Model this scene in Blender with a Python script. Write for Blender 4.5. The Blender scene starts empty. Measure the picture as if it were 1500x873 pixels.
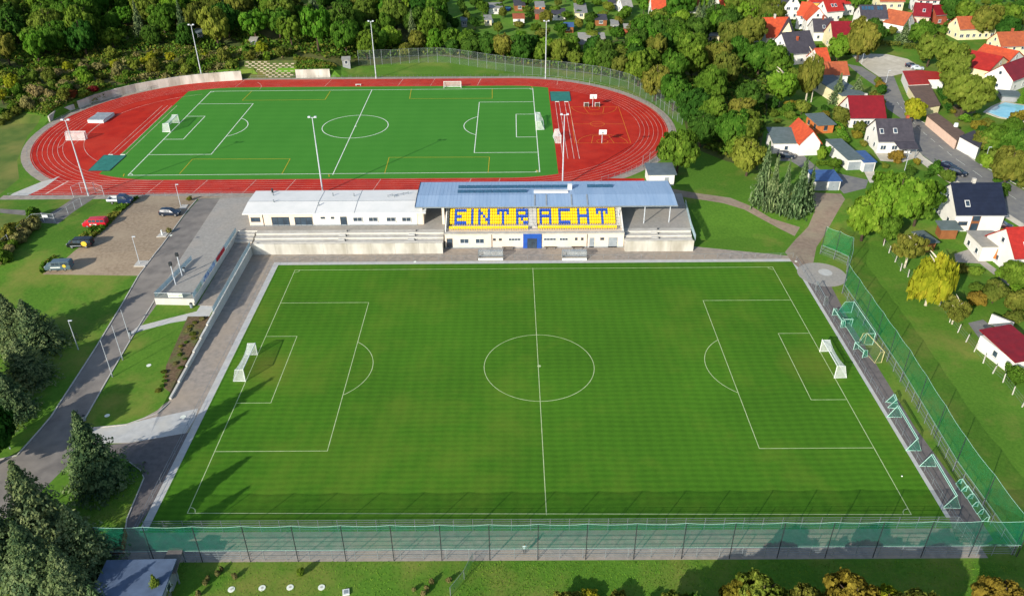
import bpy, bmesh, math, random
import numpy as np
from mathutils import Vector, Matrix
from mathutils.geometry import delaunay_2d_cdt
from math import radians, sin, cos, pi, hypot, atan2
random.seed(7)
SC = bpy.context.scene
COL = SC.collection

# ------------------------------------------------------------------ camera
CAM = Vector((-4.2, -107.9, 80.8)); YAW, PITCH, ROLL, FOC = -0.0021, 0.5583, -0.0071, 1181.42
PW, PH = 1500.0, 873.0
FW = Vector((sin(YAW)*cos(PITCH), cos(YAW)*cos(PITCH), -sin(PITCH)))
r0 = Vector((cos(YAW), -sin(YAW), 0)); u0 = r0.cross(FW)
RT = cos(ROLL)*r0 + sin(ROLL)*u0; UP = -sin(ROLL)*r0 + cos(ROLL)*u0
cd = bpy.data.cameras.new("camera"); cam = bpy.data.objects.new("camera", cd); COL.objects.link(cam)
cam.matrix_world = Matrix(((RT.x, UP.x, -FW.x, CAM.x), (RT.y, UP.y, -FW.y, CAM.y), (RT.z, UP.z, -FW.z, CAM.z), (0, 0, 0, 1)))
cd.sensor_width = 36; cd.lens = FOC/PW*36; cd.clip_end = 8000; cd.clip_start = 0.5
SC.camera = cam

# ------------------------------------------------------------------ light
SUN_EL, SHADOW_AZ = radians(23.5), radians(37)       # shadows fall up and to the right
w = bpy.data.worlds.new("World"); SC.world = w; w.use_nodes = True
nt = w.node_tree; bg = nt.nodes["Background"]
sky = nt.nodes.new("ShaderNodeTexSky"); sky.sky_type = 'NISHITA'; sky.sun_disc = False
sky.sun_elevation = SUN_EL; sky.sun_rotation = SHADOW_AZ + pi
nt.links.new(sky.outputs[0], bg.inputs[0]); bg.inputs[1].default_value = 0.15
sl = bpy.data.lights.new("sun", 'SUN'); sl.energy = 5.0; sl.angle = radians(0.55); sl.color = (1.0, 0.93, 0.82)
so = bpy.data.objects.new("sun", sl); COL.objects.link(so)
so.rotation_euler = Vector((sin(SHADOW_AZ)*cos(SUN_EL), cos(SHADOW_AZ)*cos(SUN_EL), -sin(SUN_EL))).to_track_quat('-Z', 'Y').to_euler()
SC.view_settings.view_transform = 'Standard'; SC.view_settings.look = 'None'
SC.view_settings.exposure = 0.40; SC.view_settings.gamma = 1.0
SC.cycles.max_bounces = 6; SC.cycles.transparent_max_bounces = 16
SC.cycles.diffuse_bounces = 3; SC.cycles.glossy_bounces = 2

# ------------------------------------------------------------------ terrain
def sstep(a, b, v):
    t = min(1.0, max(0.0, (v-a)/(b-a))); return t*t*(3-2*t)
TCX, TCY, THALF = -47.6, 109.2, 42.2                  # running track: centre and half straight
def trackd(x, y):
    dx = max(0.0, abs(x-TCX)-THALF); return hypot(dx, y-TCY)
def hgt(x, y):
    if x < -58.6:                                      # left side: the road climbs from the lower pitch
        if y < -15: hl = 0.0
        elif y < 18: hl = 1.4*(y+15)/33
        elif y < 36: hl = 1.4+1.2*(y-18)/18
        else: hl = 2.6-0.5*sstep(53, 63, y)
        if x > -64.2: hl = hl+(min(hl, 1.4)-hl)*sstep(-64.2, -63.6, x) if y < 46 else hl
        hl *= 1-sstep(-59.0, -58.65, x) if y < 44 else 1
        hh = hl
    else:
        k = sstep(60, 90, x)
        hh = 2.1*sstep(44-16*k, 62, y)
    ex = max(0.0, trackd(x, y)-46.9)
    wgt = sstep(112, 124, y)*sstep(61.5-ex*1.1, 64+ex*.3, -x)
    if wgt > 0:
        e = trackd(x, y)-46.9
        if e > 0: hh += wgt*2.5*sstep(0, .5, e)+sstep(112, 150, y)*sstep(30, 95, -x)*min(e, 120)*0.10
    if y > 165: hh += 0.03*min(165, y-165)
    return hh
def ray(px, py):
    return (FW + RT*((px-PW/2)/FOC) - UP*((py-PH/2)/FOC)).normalized()
def PZ(px, py, z):
    d = ray(px, py); return CAM + d*((z-CAM.z)/d.z)
def P(px, py):
    d = ray(px, py)
    if d.z > -0.02: d.z = -0.02
    t = (25-CAM.z)/d.z; tp = t
    tmax = (-1-CAM.z)/d.z
    while t < tmax:
        p = CAM+d*t
        if p.z <= hgt(p.x, p.y): break
        tp = t; t += 1.0
    a, b = tp, t
    for _ in range(12):
        m = (a+b)/2; p = CAM+d*m
        if p.z <= hgt(p.x, p.y): b = m
        else: a = m
    p = CAM+d*b; p.z = hgt(p.x, p.y); return p
def S(p):
    d = Vector(p)-CAM; z = d.dot(FW)
    return PW/2+FOC*d.dot(RT)/z, PH/2-FOC*d.dot(UP)/z, FOC/z
def G2(pts): return [tuple(P(*q)[:2]) for q in pts]

# ------------------------------------------------------------------ materials
def s2l(c):
    c /= 255.0; return c/12.92 if c <= 0.04045 else ((c+0.055)/1.055)**2.4
def rgb(h): return (s2l(int(h[0:2], 16)), s2l(int(h[2:4], 16)), s2l(int(h[4:6], 16)), 1)
MATS = {}
def mat(name, c1, c2=None, scale=3.0, rough=.8, metal=0.0, bump=0.0, spec=.3, detail=4, alpha=None, c3=None, scale3=.1, mix3=.5, coords='pos', stretch=None):
    """noise-mottled principled material in world (position) coordinates"""
    if name in MATS: return MATS[name]
    m = bpy.data.materials.new(name); m.use_nodes = True; MATS[name] = m
    t = m.node_tree; N = t.nodes; L = t.links; b = N["Principled BSDF"]
    b.inputs["Roughness"].default_value = rough; b.inputs["Metallic"].default_value = metal
    b.inputs["Specular IOR Level"].default_value = spec
    geo = N.new("ShaderNodeNewGeometry"); src = geo.outputs["Position"]
    if coords == 'obj':
        tc = N.new("ShaderNodeTexCoord"); src = tc.outputs["Object"]
    if stretch:
        mp = N.new("ShaderNodeMapping"); mp.inputs["Scale"].default_value = stretch[:3]
        if len(stretch) > 3: mp.inputs["Rotation"].default_value[2] = stretch[3]
        L.new(src, mp.inputs["Vector"]); src = mp.outputs[0]
    a = rgb(c1) if isinstance(c1, str) else c1
    if c2 is None:
        c2 = tuple(min(1, v*.82) for v in a[:3])+(1,)
    elif isinstance(c2, str): c2 = rgb(c2)
    nz = N.new("ShaderNodeTexNoise"); nz.inputs["Scale"].default_value = scale; nz.inputs["Detail"].default_value = detail
    L.new(src, nz.inputs["Vector"])
    rp = N.new("ShaderNodeValToRGB"); rp.color_ramp.elements[0].position = .35; rp.color_ramp.elements[1].position = .65
    rp.color_ramp.elements[0].color = a; rp.color_ramp.elements[1].color = c2
    L.new(nz.outputs[0], rp.inputs[0]); out = rp.outputs[0]
    if c3:
        n3 = N.new("ShaderNodeTexNoise"); n3.inputs["Scale"].default_value = scale3; n3.inputs["Detail"].default_value = 5
        L.new(src, n3.inputs["Vector"])
        r3 = N.new("ShaderNodeValToRGB"); r3.color_ramp.elements[0].position = .45; r3.color_ramp.elements[1].position = .68
        r3.color_ramp.elements[0].color = (0, 0, 0, 1); r3.color_ramp.elements[1].color = (mix3,)*3+(1,)
        L.new(n3.outputs[0], r3.inputs[0])
        mx = N.new("ShaderNodeMix"); mx.data_type = 'RGBA'
        L.new(r3.outputs[0], mx.inputs[0]); L.new(out, mx.inputs[6]); mx.inputs[7].default_value = rgb(c3); out = mx.outputs[2]
    L.new(out, b.inputs["Base Color"])
    if bump:
        bp = N.new("ShaderNodeBump"); bp.inputs["Strength"].default_value = bump; bp.inputs["Distance"].default_value = .1
        L.new(nz.outputs[0], bp.inputs["Height"]); L.new(bp.outputs[0], b.inputs["Normal"])
    if alpha is not None:
        b.inputs["Alpha"].default_value = alpha
    m["outc"] = 0
    return m
def net_mat(name, c, alpha, cell=.12, rough=.9):
    """real netting seen from far: threads cover a fraction of the sheet"""
    m = bpy.data.materials.new(name); m.use_nodes = True; t = m.node_tree; N = t.nodes; L = t.links
    b = N["Principled BSDF"]; b.inputs["Base Color"].default_value = rgb(c); b.inputs["Roughness"].default_value = rough
    b.inputs["Specular IOR Level"].default_value = .1
    geo = N.new("ShaderNodeNewGeometry"); nz = N.new("ShaderNodeTexNoise"); nz.inputs["Scale"].default_value = .8; nz.inputs["Detail"].default_value = 3
    L.new(geo.outputs["Position"], nz.inputs["Vector"])
    mr = N.new("ShaderNodeMapRange"); mr.inputs[1].default_value = .3; mr.inputs[2].default_value = .7
    mr.inputs[3].default_value = alpha*.75; mr.inputs[4].default_value = min(1, alpha*1.25)
    L.new(nz.outputs[0], mr.inputs[0]); L.new(mr.outputs[0], b.inputs["Alpha"]); return m
def leaf_mat(name, c1, c2, c3, trans=.34):
    m = bpy.data.materials.new(name); m.use_nodes = True; t = m.node_tree; N = t.nodes; L = t.links
    N.remove(N["Principled BSDF"]); out = N["Material Output"]
    geo = N.new("ShaderNodeNewGeometry"); oi = N.new("ShaderNodeObjectInfo")
    rp = N.new("ShaderNodeValToRGB"); e = rp.color_ramp.elements
    e[0].color = rgb(c1); e[0].position = 0; e[1].color = rgb(c3); e[1].position = 1
    k = e.new(.55); k.color = rgb(c2)
    nz = N.new("ShaderNodeTexNoise"); nz.inputs["Scale"].default_value = .35; nz.inputs["Detail"].default_value = 2
    L.new(geo.outputs["Position"], nz.inputs["Vector"])
    mr = N.new("ShaderNodeMapRange"); mr.inputs[1].default_value = .3; mr.inputs[2].default_value = .7
    L.new(nz.outputs[0], mr.inputs[0])
    ad = N.new("ShaderNodeMath"); ad.operation = 'MULTIPLY_ADD'; ad.inputs[1].default_value = .45
    L.new(geo.outputs["Random Per Island"], ad.inputs[0])
    ad2 = N.new("ShaderNodeMath"); ad2.operation = 'MULTIPLY'; ad2.inputs[1].default_value = .55
    L.new(mr.outputs[0], ad2.inputs[0]); L.new(ad2.outputs[0], ad.inputs[2])
    L.new(ad.outputs[0], rp.inputs[0])
    hs = N.new("ShaderNodeHueSaturation")
    h1 = N.new("ShaderNodeMapRange"); h1.inputs[3].default_value = .475; h1.inputs[4].default_value = .52
    v1 = N.new("ShaderNodeMapRange"); v1.inputs[3].default_value = 1.18; v1.inputs[4].default_value = .86
    L.new(oi.outputs["Random"], h1.inputs[0]); L.new(oi.outputs["Random"], v1.inputs[0])
    L.new(h1.outputs[0], hs.inputs["Hue"]); L.new(v1.outputs[0], hs.inputs["Value"]); L.new(rp.outputs[0], hs.inputs["Color"])
    d = N.new("ShaderNodeBsdfDiffuse"); tr = N.new("ShaderNodeBsdfTranslucent"); mx = N.new("ShaderNodeMixShader"); mx.inputs[0].default_value = trans
    L.new(hs.outputs[0], d.inputs[0]); L.new(hs.outputs[0], tr.inputs[0]); L.new(d.outputs[0], mx.inputs[1]); L.new(tr.outputs[0], mx.inputs[2])
    L.new(mx.outputs[0], out.inputs[0]); return m

def pitch_mat(name, c1, c2, c3, period, yellow, fine):
    """mown turf: crossing mowing bands, blotches and a fine grain"""
    m = bpy.data.materials.new(name); m.use_nodes = True; t = m.node_tree; N = t.nodes; L = t.links; b = N["Principled BSDF"]
    b.inputs["Roughness"].default_value = .9; b.inputs["Specular IOR Level"].default_value = .08
    geo = N.new("ShaderNodeNewGeometry"); pos = geo.outputs["Position"]
    dn = N.new("ShaderNodeTexNoise"); dn.inputs["Scale"].default_value = .12; L.new(pos, dn.inputs["Vector"])
    vm = N.new("ShaderNodeVectorMath"); vm.operation = 'MULTIPLY_ADD'; vm.inputs[1].default_value = (.8, .8, 0)
    L.new(dn.outputs["Color"], vm.inputs[0]); L.new(pos, vm.inputs[2])
    def wave(dirn, per):
        wv = N.new("ShaderNodeTexWave"); wv.wave_type = 'BANDS'; wv.bands_direction = dirn; wv.inputs["Scale"].default_value = .314/per
        wv.inputs["Distortion"].default_value = 1.1; wv.inputs["Detail"].default_value = 3; wv.inputs["Detail Scale"].default_value = 1.2
        L.new(vm.outputs[0], wv.inputs["Vector"]); return wv.outputs["Fac"]
    if period: wy, wx = wave('Y', period), wave('X', period*1.7)
    else: wy = wx = dn.outputs[0]
    big = N.new("ShaderNodeTexNoise"); big.inputs["Scale"].default_value = .055; big.inputs["Detail"].default_value = 5; L.new(pos, big.inputs["Vector"])
    fi = N.new("ShaderNodeTexNoise"); fi.inputs["Scale"].default_value = 1.9; fi.inputs["Detail"].default_value = 6; fi.inputs["Roughness"].default_value = .7; L.new(pos, fi.inputs["Vector"])
    def madd(a, k, c):
        n = N.new("ShaderNodeMath"); n.operation = 'MULTIPLY_ADD'; L.new(a, n.inputs[0]); n.inputs[1].default_value = k
        if isinstance(c, float): n.inputs[2].default_value = c
        else: L.new(c, n.inputs[2])
        return n.outputs[0]
    v = madd(wy, .15, 0.03); v = madd(wx, .07, v); v = madd(big.outputs[0], .45, v); v = madd(fi.outputs[0], fine, v)
    rp = N.new("ShaderNodeValToRGB"); e = rp.color_ramp.elements
    e[0].position = .28+fine*.2; e[0].color = rgb(c1); e[1].position = .72+fine*.5; e[1].color = rgb(c2)
    L.new(v, rp.inputs[0])
    yb = N.new("ShaderNodeTexNoise"); yb.inputs["Scale"].default_value = .09; yb.inputs["Detail"].default_value = 7; yb.inputs["Roughness"].default_value = .65
    off = N.new("ShaderNodeVectorMath"); off.operation = 'ADD'; off.inputs[1].default_value = (41, 13, 5); L.new(pos, off.inputs[0]); L.new(off.outputs[0], yb.inputs["Vector"])
    yr = N.new("ShaderNodeValToRGB"); yr.color_ramp.elements[0].position = .48; yr.color_ramp.elements[1].position = .75
    yr.color_ramp.elements[0].color = (0, 0, 0, 1); yr.color_ramp.elements[1].color = (yellow,)*3+(1,); L.new(yb.outputs[0], yr.inputs[0])
    mx = N.new("ShaderNodeMix"); mx.data_type = 'RGBA'; L.new(yr.outputs[0], mx.inputs[0]); L.new(rp.outputs[0], mx.inputs[6]); mx.inputs[7].default_value = rgb(c3)
    res = mx.outputs[2]
    if period and name == 'natural_turf':
        for gx in (-45.5, 45.5):                                    # trodden goalmouths
            ds = N.new("ShaderNodeVectorMath"); ds.operation = 'DISTANCE'; ds.inputs[1].default_value = (gx, 0, 0); L.new(pos, ds.inputs[0])
            g1 = N.new("ShaderNodeMapRange"); g1.inputs[1].default_value = 1.0; g1.inputs[2].default_value = 6.5; g1.inputs[3].default_value = .75; g1.inputs[4].default_value = 0; L.new(ds.outputs["Value"], g1.inputs[0])
            g2 = N.new("ShaderNodeMath"); g2.operation = 'MULTIPLY'; L.new(g1.outputs[0], g2.inputs[0]); L.new(yb.outputs[0], g2.inputs[1])
            m3 = N.new("ShaderNodeMix"); m3.data_type = 'RGBA'; L.new(g2.outputs[0], m3.inputs[0]); L.new(res, m3.inputs[6]); m3.inputs[7].default_value = rgb('7a7432'); res = m3.outputs[2]
    L.new(res, b.inputs["Base Color"])
    bp = N.new("ShaderNodeBump"); bp.inputs["Strength"].default_value = .5; bp.inputs["Distance"].default_value = .05
    L.new(fi.outputs[0], bp.inputs["Height"]); L.new(bp.outputs[0], b.inputs["Normal"])
    return m
M = {
 'turf': pitch_mat('natural_turf', '386016', '4f811f', '6c7d2a', 1.05, .42, .36),
 'atex': pitch_mat('artificial_turf', '3d7a2a', '468430', '4e8634', 3.5, .2, .18),
 'meadow': pitch_mat('meadow_grass', '365c1a', '5a802a', '827e40', 0, .85, .85),
 'lawn': pitch_mat('garden_lawn', '365a1c', '5e842e', '808442', 0, .75, .85),
 'dry': mat('dry_bank_grass', '5c6c2a', '48601f', .35, .95, c3='7c783c', scale3=.09, mix3=.8, bump=.5),
 'wild': mat('wild_undergrowth', '4c5626', '3a4c1e', .5, .95, c3='665e34', scale3=.1, mix3=.7, bump=.8),
 'track': mat('red_track', 'b02a1b', '9f2217', .35, .75, c3='b43c2a', scale3=.08, mix3=.55, spec=.1),
 'asphalt': mat('asphalt', '7c7771', '67635f', .5, .9, c3='8a837a', scale3=.1, mix3=.8, bump=.1),
 'darkasphalt': mat('dark_asphalt', '6a6462', '5d5856', 1.2, .9, c3='78706a', scale3=.12, mix3=.5),
 'street': mat('street_asphalt', '6c6c6c', '7a7974', .8, .9, c3='85827a', scale3=.1, mix3=.5),
 'paving': mat('paving_blocks', '9a9085', '857e75', 1.1, .9, c3='9d8f7d', scale3=.15, mix3=.7, bump=.1),
 'plaza': mat('plaza_paving', '97948d', '8b8882', 2.0, .9, c3='9f968a', scale3=.2, mix3=.5, bump=.1),
 'carpark': mat('car_park_paving', '978772', '857560', 1.6, .95, c3='9c8d76', scale3=.14, mix3=.8, bump=.2),
 'slab': mat('pale_slabs', 'b4b5b2', 'a6a7a5', 1.0, .85, c3='b4b0a4', scale3=.3, mix3=.6),
 'gravel': mat('gravel', 'c6c0b0', 'b4ad9d', .7, .95, c3='a6a08e', scale3=.1, mix3=.6, bump=.2),
 'brownpath': mat('brown_path', '8a7a6a', '7b6c5e', 1.2, .95, c3='8d8570', scale3=.18, mix3=.8, bump=.2),
 'soil': mat('mulch_bed', '6c5a44', '54442f', 2.5, .95, c3='56602e', scale3=.5, mix3=.9, bump=.6),
 'kerb': mat('kerb_stone', 'b5b2aa', 'a6a39b', 2.0, .85),
 'white': mat('white_line', 'dfe3d8', 'cdd3c4', 1.5, .8),
 'lane': mat('worn_lane_paint', 'd8d2c6', 'c49a8c', .5, .85, c3='b86a58', scale3=.15, mix3=.6),
 'lattice': mat('weathered_lattice', 'b0a692', '978c78', 1.2, .9),
 'wline': mat('worn_chalk_line', 'b9c696', '9fb37a', .9, .9),
 'yline': mat('yellow_line', 'c9a822', 'b89c20', 1.5, .8),
 'oline': mat('orange_line', 'd98a2a', 'c87a22', 1.5, .8),
 'concrete': mat('pale_concrete', 'c6c4bb', 'b8b6ae', .8, .9, c3='a8a69e', scale3=.3, mix3=.5, stretch=(1, 1, .25)),
 'step': mat('step_concrete', 'bab7ae', 'aaa79f', 1.2, .9, c3='9c978c', scale3=.4, mix3=.5),
 'stain': mat('weathered_concrete', 'c3c1b8', 'aca99f', .5, .95, c3='8b8678', scale3=.25, mix3=.7, stretch=(1, 1, .3)),
 'render': mat('cream_render', 'd9cab8', 'd2c2af', .7, .9),
 'whitewall': mat('white_render', 'd8d6d0', 'cfcdc6', .5, .9),
 'cream': mat('yellow_cream_render', 'd9cfa8', 'd0c59d', .5, .9),
 'blueroof': mat('blue_metal_roof', '8ba4bf', '829cb8', .5, .5, metal=.0, spec=.4, c3='94abc4', scale3=.12, mix3=.6, stretch=(4, .4, 1)),
 'whiteroof': mat('white_membrane_roof', 'd6d6d2', 'cfd0cc', .5, .6, c3='dcdbd6', scale3=.12, mix3=.6),
 'glass': mat('window_glass', '2a3642', '3a4a58', .6, .12, spec=.6),
 'frame': mat('dark_window_frame', '3a3d40', None, 2, .5),
 'wframe': mat('white_window_frame', 'd0d2d0', None, 2, .5),
 'bluep': mat('blue_paint', '2450a4', '214a96', 1, .5),
 'steel': mat('galvanised_steel', '8c9498', '7f878c', 3, .45, metal=.3),
 'dark': mat('dark_metal', '2e3336', '262a2d', 3, .55),
 'pv': mat('solar_glass', '2c4a60', '345670', 2, .25, spec=.6),
 'pole': mat('painted_pole', 'b8bec4', 'aab1b8', 2, .5),
 'wpaint': mat('white_metal_paint', 'd6dad6', 'c8cdca', 2, .5),
 'gframe': mat('pale_green_frame', 'a8cfc0', '98c2b2', 2, .5),
 'yframe': mat('faded_yellow_frame', 'c4bc88', 'b5ac78', 2, .6),

 'seaty': mat('yellow_seat', 'e6c010', 'dcb60a', 4, .5),
 'seatb': mat('blue_seat', '1f4fae', '1c48a2', 4, .5),
 'cover': mat('green_pit_cover', '2c7266', '27685d', 1.0, .7, c3='347c70', scale3=.4, mix3=.5),
 'greymat': mat('grey_cover', '8d959a', '7f888e', 1.0, .7),
 'bark': mat('bark', '4d4034', '3c3128', 5, .95),
 'birch': mat('birch_bark', 'c4bca8', '97907e', 3, .9),
 'water': mat('pool_water', '6fb6c8', '8cc8d4', .4, .15, spec=.6),
 'red': mat('red_board', 'b01c24', 'a01820', 2, .6),
 'tyre': mat('tyre', '1c1c1d', None, 5, .9),
 'rim': mat('rim', '9a9c9e', None, 5, .4, metal=.6),
 'lamp': mat('lamp_glass', 'd8dad4', None, 5, .3),
 'pitgreen': net_mat('ball_stop_net', '0a5e48', .41),
 'pitgreenr': net_mat('side_ball_net', '0c7a4e', .31),
 'gnet': net_mat('green_goal_net', '1f8064', .30),
 'wnet': net_mat('white_goal_net', 'dfe5e2', .38),
 'wire': net_mat('wire_mesh', '6c7c74', .13),
 'rod': net_mat('rod_mesh', '7f8c86', .10),
 'rail': net_mat('perforated_panel', 'a9c3cc', .62),
}
LEAF = {
 'green': leaf_mat('leaves_mid_green', '2c4a16', '4e7024', '708e36'),
 'dark': leaf_mat('leaves_dark_green', '233e16', '3c5e22', '587a30'),
 'bright': leaf_mat('leaves_bright_green', '3c6018', '5e8628', '7c9a3a'),
 'yg': leaf_mat('leaves_yellow_green', '4a5c1e', '687a2e', '84903e'),
 'olive': leaf_mat('leaves_olive', '46521e', '68702e', '86863c'),
 'yellow': leaf_mat('leaves_yellow', '5e6c18', '8a9226', 'aaa432'),
 'orange': leaf_mat('leaves_orange', '5c5622', '80742c', '9c8e38'),
 'red': leaf_mat('leaves_red', '44281a', '6e3424', '7c4a30'),
 'spruce': leaf_mat('needles_dark', '2a3e2a', '43593c', '5c7050', .15),
 'bluespruce': leaf_mat('needles_blue_grey', '2a3c26', '445a36', '5e744a', .1),
 'blade': leaf_mat('grass_blades', '4a7020', '5e8a2a', '7c9038', .2),
 'sprucetip': leaf_mat('needle_tips_olive', '3c5030', '5c6e46', '76825a', .15),
 'bluesprucetip': leaf_mat('needle_tips_blue_grey', '42563a', '62764e', '7c885e', .1),
 'brown': leaf_mat('dry_twigs', '5c5a34', '7a7448', '928a5a', .1),
}

# ------------------------------------------------------------------ mesh helpers
class MB:
    def __init__(s): s.v = []; s.f = []; s.m = []
    def add(s, vs, fs, m=0):
        o = len(s.v); s.v += [tuple(q) for q in vs]; s.f += [tuple(i+o for i in f) for f in fs]; s.m += [m]*len(fs)
    def box(s, c, d, rz=0, m=0, taper=1.0):
        x, y, z = d[0]/2, d[1]/2, d[2]/2; k = taper
        vs = [(-x, -y, -z), (x, -y, -z), (x, y, -z), (-x, y, -z), (-x*k, -y*k, z), (x*k, -y*k, z), (x*k, y*k, z), (-x*k, y*k, z)]
        cr, sr = cos(rz), sin(rz)
        vs = [(c[0]+a*cr-b*sr, c[1]+a*sr+b*cr, c[2]+e) for a, b, e in vs]
        s.add(vs, [(0, 3, 2, 1), (4, 5, 6, 7), (0, 1, 5, 4), (1, 2, 6, 5), (2, 3, 7, 6), (3, 0, 4, 7)], m); return s
    def beam(s, a, b, wd, ht, m=0):
        a, b = Vector(a), Vector(b); d = (b-a); n = Vector((-d.y, d.x, 0)); n = n.normalized()*wd/2 if n.length > 1e-6 else Vector((wd/2, 0, 0))
        u = d.cross(n).normalized()*(ht/2)
        if u.z < 0: u = -u
        vs = [a-n-u, a+n-u, a+n+u, a-n+u, b-n-u, b+n-u, b+n+u, b-n+u]
        s.add(vs, [(0, 1, 2, 3), (7, 6, 5, 4), (0, 4, 5, 1), (1, 5, 6, 2), (2, 6, 7, 3), (3, 7, 4, 0)], m); return s
    def tube(s, pts, r, n=6, m=0, r2=None, cap=True):
        pts = [Vector(q) for q in pts]; o = len(s.v); k = len(pts)
        for i, q in enumerate(pts):
            d = (pts[min(i+1, k-1)]-pts[max(i-1, 0)]).normalized()
            a = d.cross(Vector((0, 0, 1)) if abs(d.z) < .9 else Vector((1, 0, 0))).normalized(); b = d.cross(a)
            rr = r if r2 is None else r+(r2-r)*i/(k-1)
            for j in range(n):
                t = 2*pi*j/n; s.v.append(tuple(q+a*cos(t)*rr+b*sin(t)*rr))
        for i in range(k-1):
            for j in range(n):
                s.f.append((o+i*n+j, o+i*n+(j+1) % n, o+(i+1)*n+(j+1) % n, o+(i+1)*n+j)); s.m.append(m)
        if cap:
            s.f.append(tuple(o+j for j in reversed(range(n)))); s.f.append(tuple(o+(k-1)*n+j for j in range(n))); s.m += [m, m]
        return s
    def prism(s, poly, z0, z1, m=0, mt=None):
        n = len(poly); z1l = z1 if isinstance(z1, (list, tuple)) else [z1]*n; z0l = z0 if isinstance(z0, (list, tuple)) else [z0]*n
        ar = sum(poly[i][0]*poly[(i+1) % n][1]-poly[(i+1) % n][0]*poly[i][1] for i in range(n))
        if ar < 0: poly = poly[::-1]; z1l = z1l[::-1]; z0l = z0l[::-1]
        vs = [(p[0], p[1], z) for p, z in zip(poly, z0l)]+[(p[0], p[1], z) for p, z in zip(poly, z1l)]
        s.add(vs, [tuple(reversed(range(n)))]+[(i, (i+1) % n, n+(i+1) % n, n+i) for i in range(n)], m)
        s.add([vs[n+i] for i in range(n)], [tuple(range(n))], m if mt is None else mt); return s
    def quad(s, a, b, c, d, m=0): s.add([a, b, c, d], [(0, 1, 2, 3)], m); return s
    def mesh(s, name, mats, smooth=False):
        me = bpy.data.meshes.new(name); me.from_pydata(s.v, [], s.f)
        for q in (mats if isinstance(mats, (list, tuple)) else [mats]): me.materials.append(q)
        me.polygons.foreach_set("material_index", s.m)
        if smooth: me.polygons.foreach_set("use_smooth", [True]*len(s.f))
        me.update(); return me
    def build(s, name, mats, parent=None, smooth=False, loc=None, rz=0):
        return ob(name, s.mesh(name, mats, smooth), parent, loc, rz)
def ob(name, me, parent=None, loc=None, rz=0):
    o = bpy.data.objects.new(name, me); COL.objects.link(o)
    if parent: o.parent = parent
    if loc is not None: o.location = loc
    if rz: o.rotation_euler = (0, 0, rz)
    return o
def tag(o, label, cat, group=None):
    o["label"] = label; o["category"] = cat
    if group: o["group"] = group
    return o
def thing(name, label, cat, loc=(0, 0, 0), rz=0, group=None):
    o = bpy.data.objects.new(name, None); COL.objects.link(o); o.location = loc; o.rotation_euler = (0, 0, rz); o.empty_display_size = .5
    return tag(o, label, cat, group)
def struct(o): o["kind"] = "structure"; return o
def stuff(o): o["kind"] = "stuff"; return o
def kids(o, table): return [c for c in table if c.parent == o]
def dup(root, loc=None, rz=None, label=None, scale=None):
    """copy a thing, its parts and their sub-parts (mesh data shared)"""
    r = root.copy(); COL.objects.link(r)
    if loc is not None: r.location = loc
    if rz is not None: r.rotation_euler = (0, 0, rz)
    if scale is not None: r.scale = scale
    if label: r["label"] = label
    for ch in root.children:
        c = ch.copy(); COL.objects.link(c); c.parent = r
        for g in ch.children:
            d = g.copy(); COL.objects.link(d); d.parent = c
    return r
def mirror_free(): pass
# ------------------------------------------------------------------ ground: one triangulation cut into regions
REG = []
def region(name, m, poly): REG.append((name, m, [tuple(q[:2]) for q in poly]))
def capsule(R, n=40, cx=TCX, cy=TCY, half=THALF):
    pts = []
    for i in range(n+1):
        t = -pi/2+pi*i/n; pts.append((cx+half+R*cos(t), cy+R*sin(t)))
    for i in range(n+1):
        t = pi/2+pi*i/n; pts.append((cx-half+R*cos(t), cy+R*sin(t)))
    return pts
R0, LANE, NL = 36.6, 1.22, 6
ROUT = R0+LANE*NL+.35
# wild bank and wood floor behind the track
region('wood_floor', M['wild'], G2([(-80, 190), (0, 205), (30, 165), (70, 160), (110, 140), (200, 118), (350, 98), (500, 98), (640, 82), (800, 100), (930, 118), (1000, 165), (1010, 215), (1060, 235), (1110, 250), (1130, 120), (1000, 40), (600, 30), (300, 0), (-80, 0)]))
region('dry_bank', M['dry'], G2([(-60, 175), (0, 160), (60, 170), (40, 200), (25, 235), (28, 262), (0, 285), (-60, 295)]))
region('dry_bank', M['dry'], G2([(0, 315), (50, 305), (58, 330), (30, 355), (0, 380), (-40, 400), (-40, 320)]))
region('track_surround', M['paving'], [p for p in capsule(ROUT+2.2)])
region('running_track', M['track'], capsule(ROUT))
region('running_track', M['track'], [(-119.5, 64.55), (-90, 64.55), (-90, 74.2), (-116, 74.2)])
region('running_track', M['track'], [(-6, 64.55), (26.5, 64.55), (27.5, 72), (-6, 73)])
region('track_surround', M['slab'], G2([(78, 262), (88, 258), (65, 275), (35, 289), (8, 291), (20, 283), (62, 266)]))
region('track_surround', M['paving'], [(-123, 62.2), (-10, 62.2), (-10, 64.55), (-123, 64.55)])
FX0, FX1, FY0, FY1 = PZ(158, 262, 2.1).x, PZ(806, 160, 2.1).x, TCY-36.2, TCY+36.2
def _tx(s):
    xr = PZ(818, 255, 2.1).x if s < 0 else PZ(803, 130, 2.1).x; out = []
    for i in range(41):
        x = -106.0+(xr+106.0)*i/40; dx = max(0, abs(x-TCX)-THALF); out.append((x, TCY+s*math.sqrt(max(1, (R0-.35)**2-dx*dx))))
    return out
region('artificial_turf', M['atex'], _tx(-1)+_tx(1)[::-1])
region('car_park', M['carpark'], G2([(205, 287), (330, 288), (288, 292), (237, 360), (203, 404), (62, 402), (75, 393), (95, 380), (122, 358), (160, 328), (190, 300)]))
region('access_road', M['asphalt'], G2([(292, 291), (334, 291), (285, 362), (234, 440), (190, 500), (155, 560), (122, 618), (135, 626), (130, 652), (90, 690), (40, 740), (-60, 800), (-60, 690), (0, 673), (25, 668), (75, 610), (140, 510), (203, 404), (237, 360)]))
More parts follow.
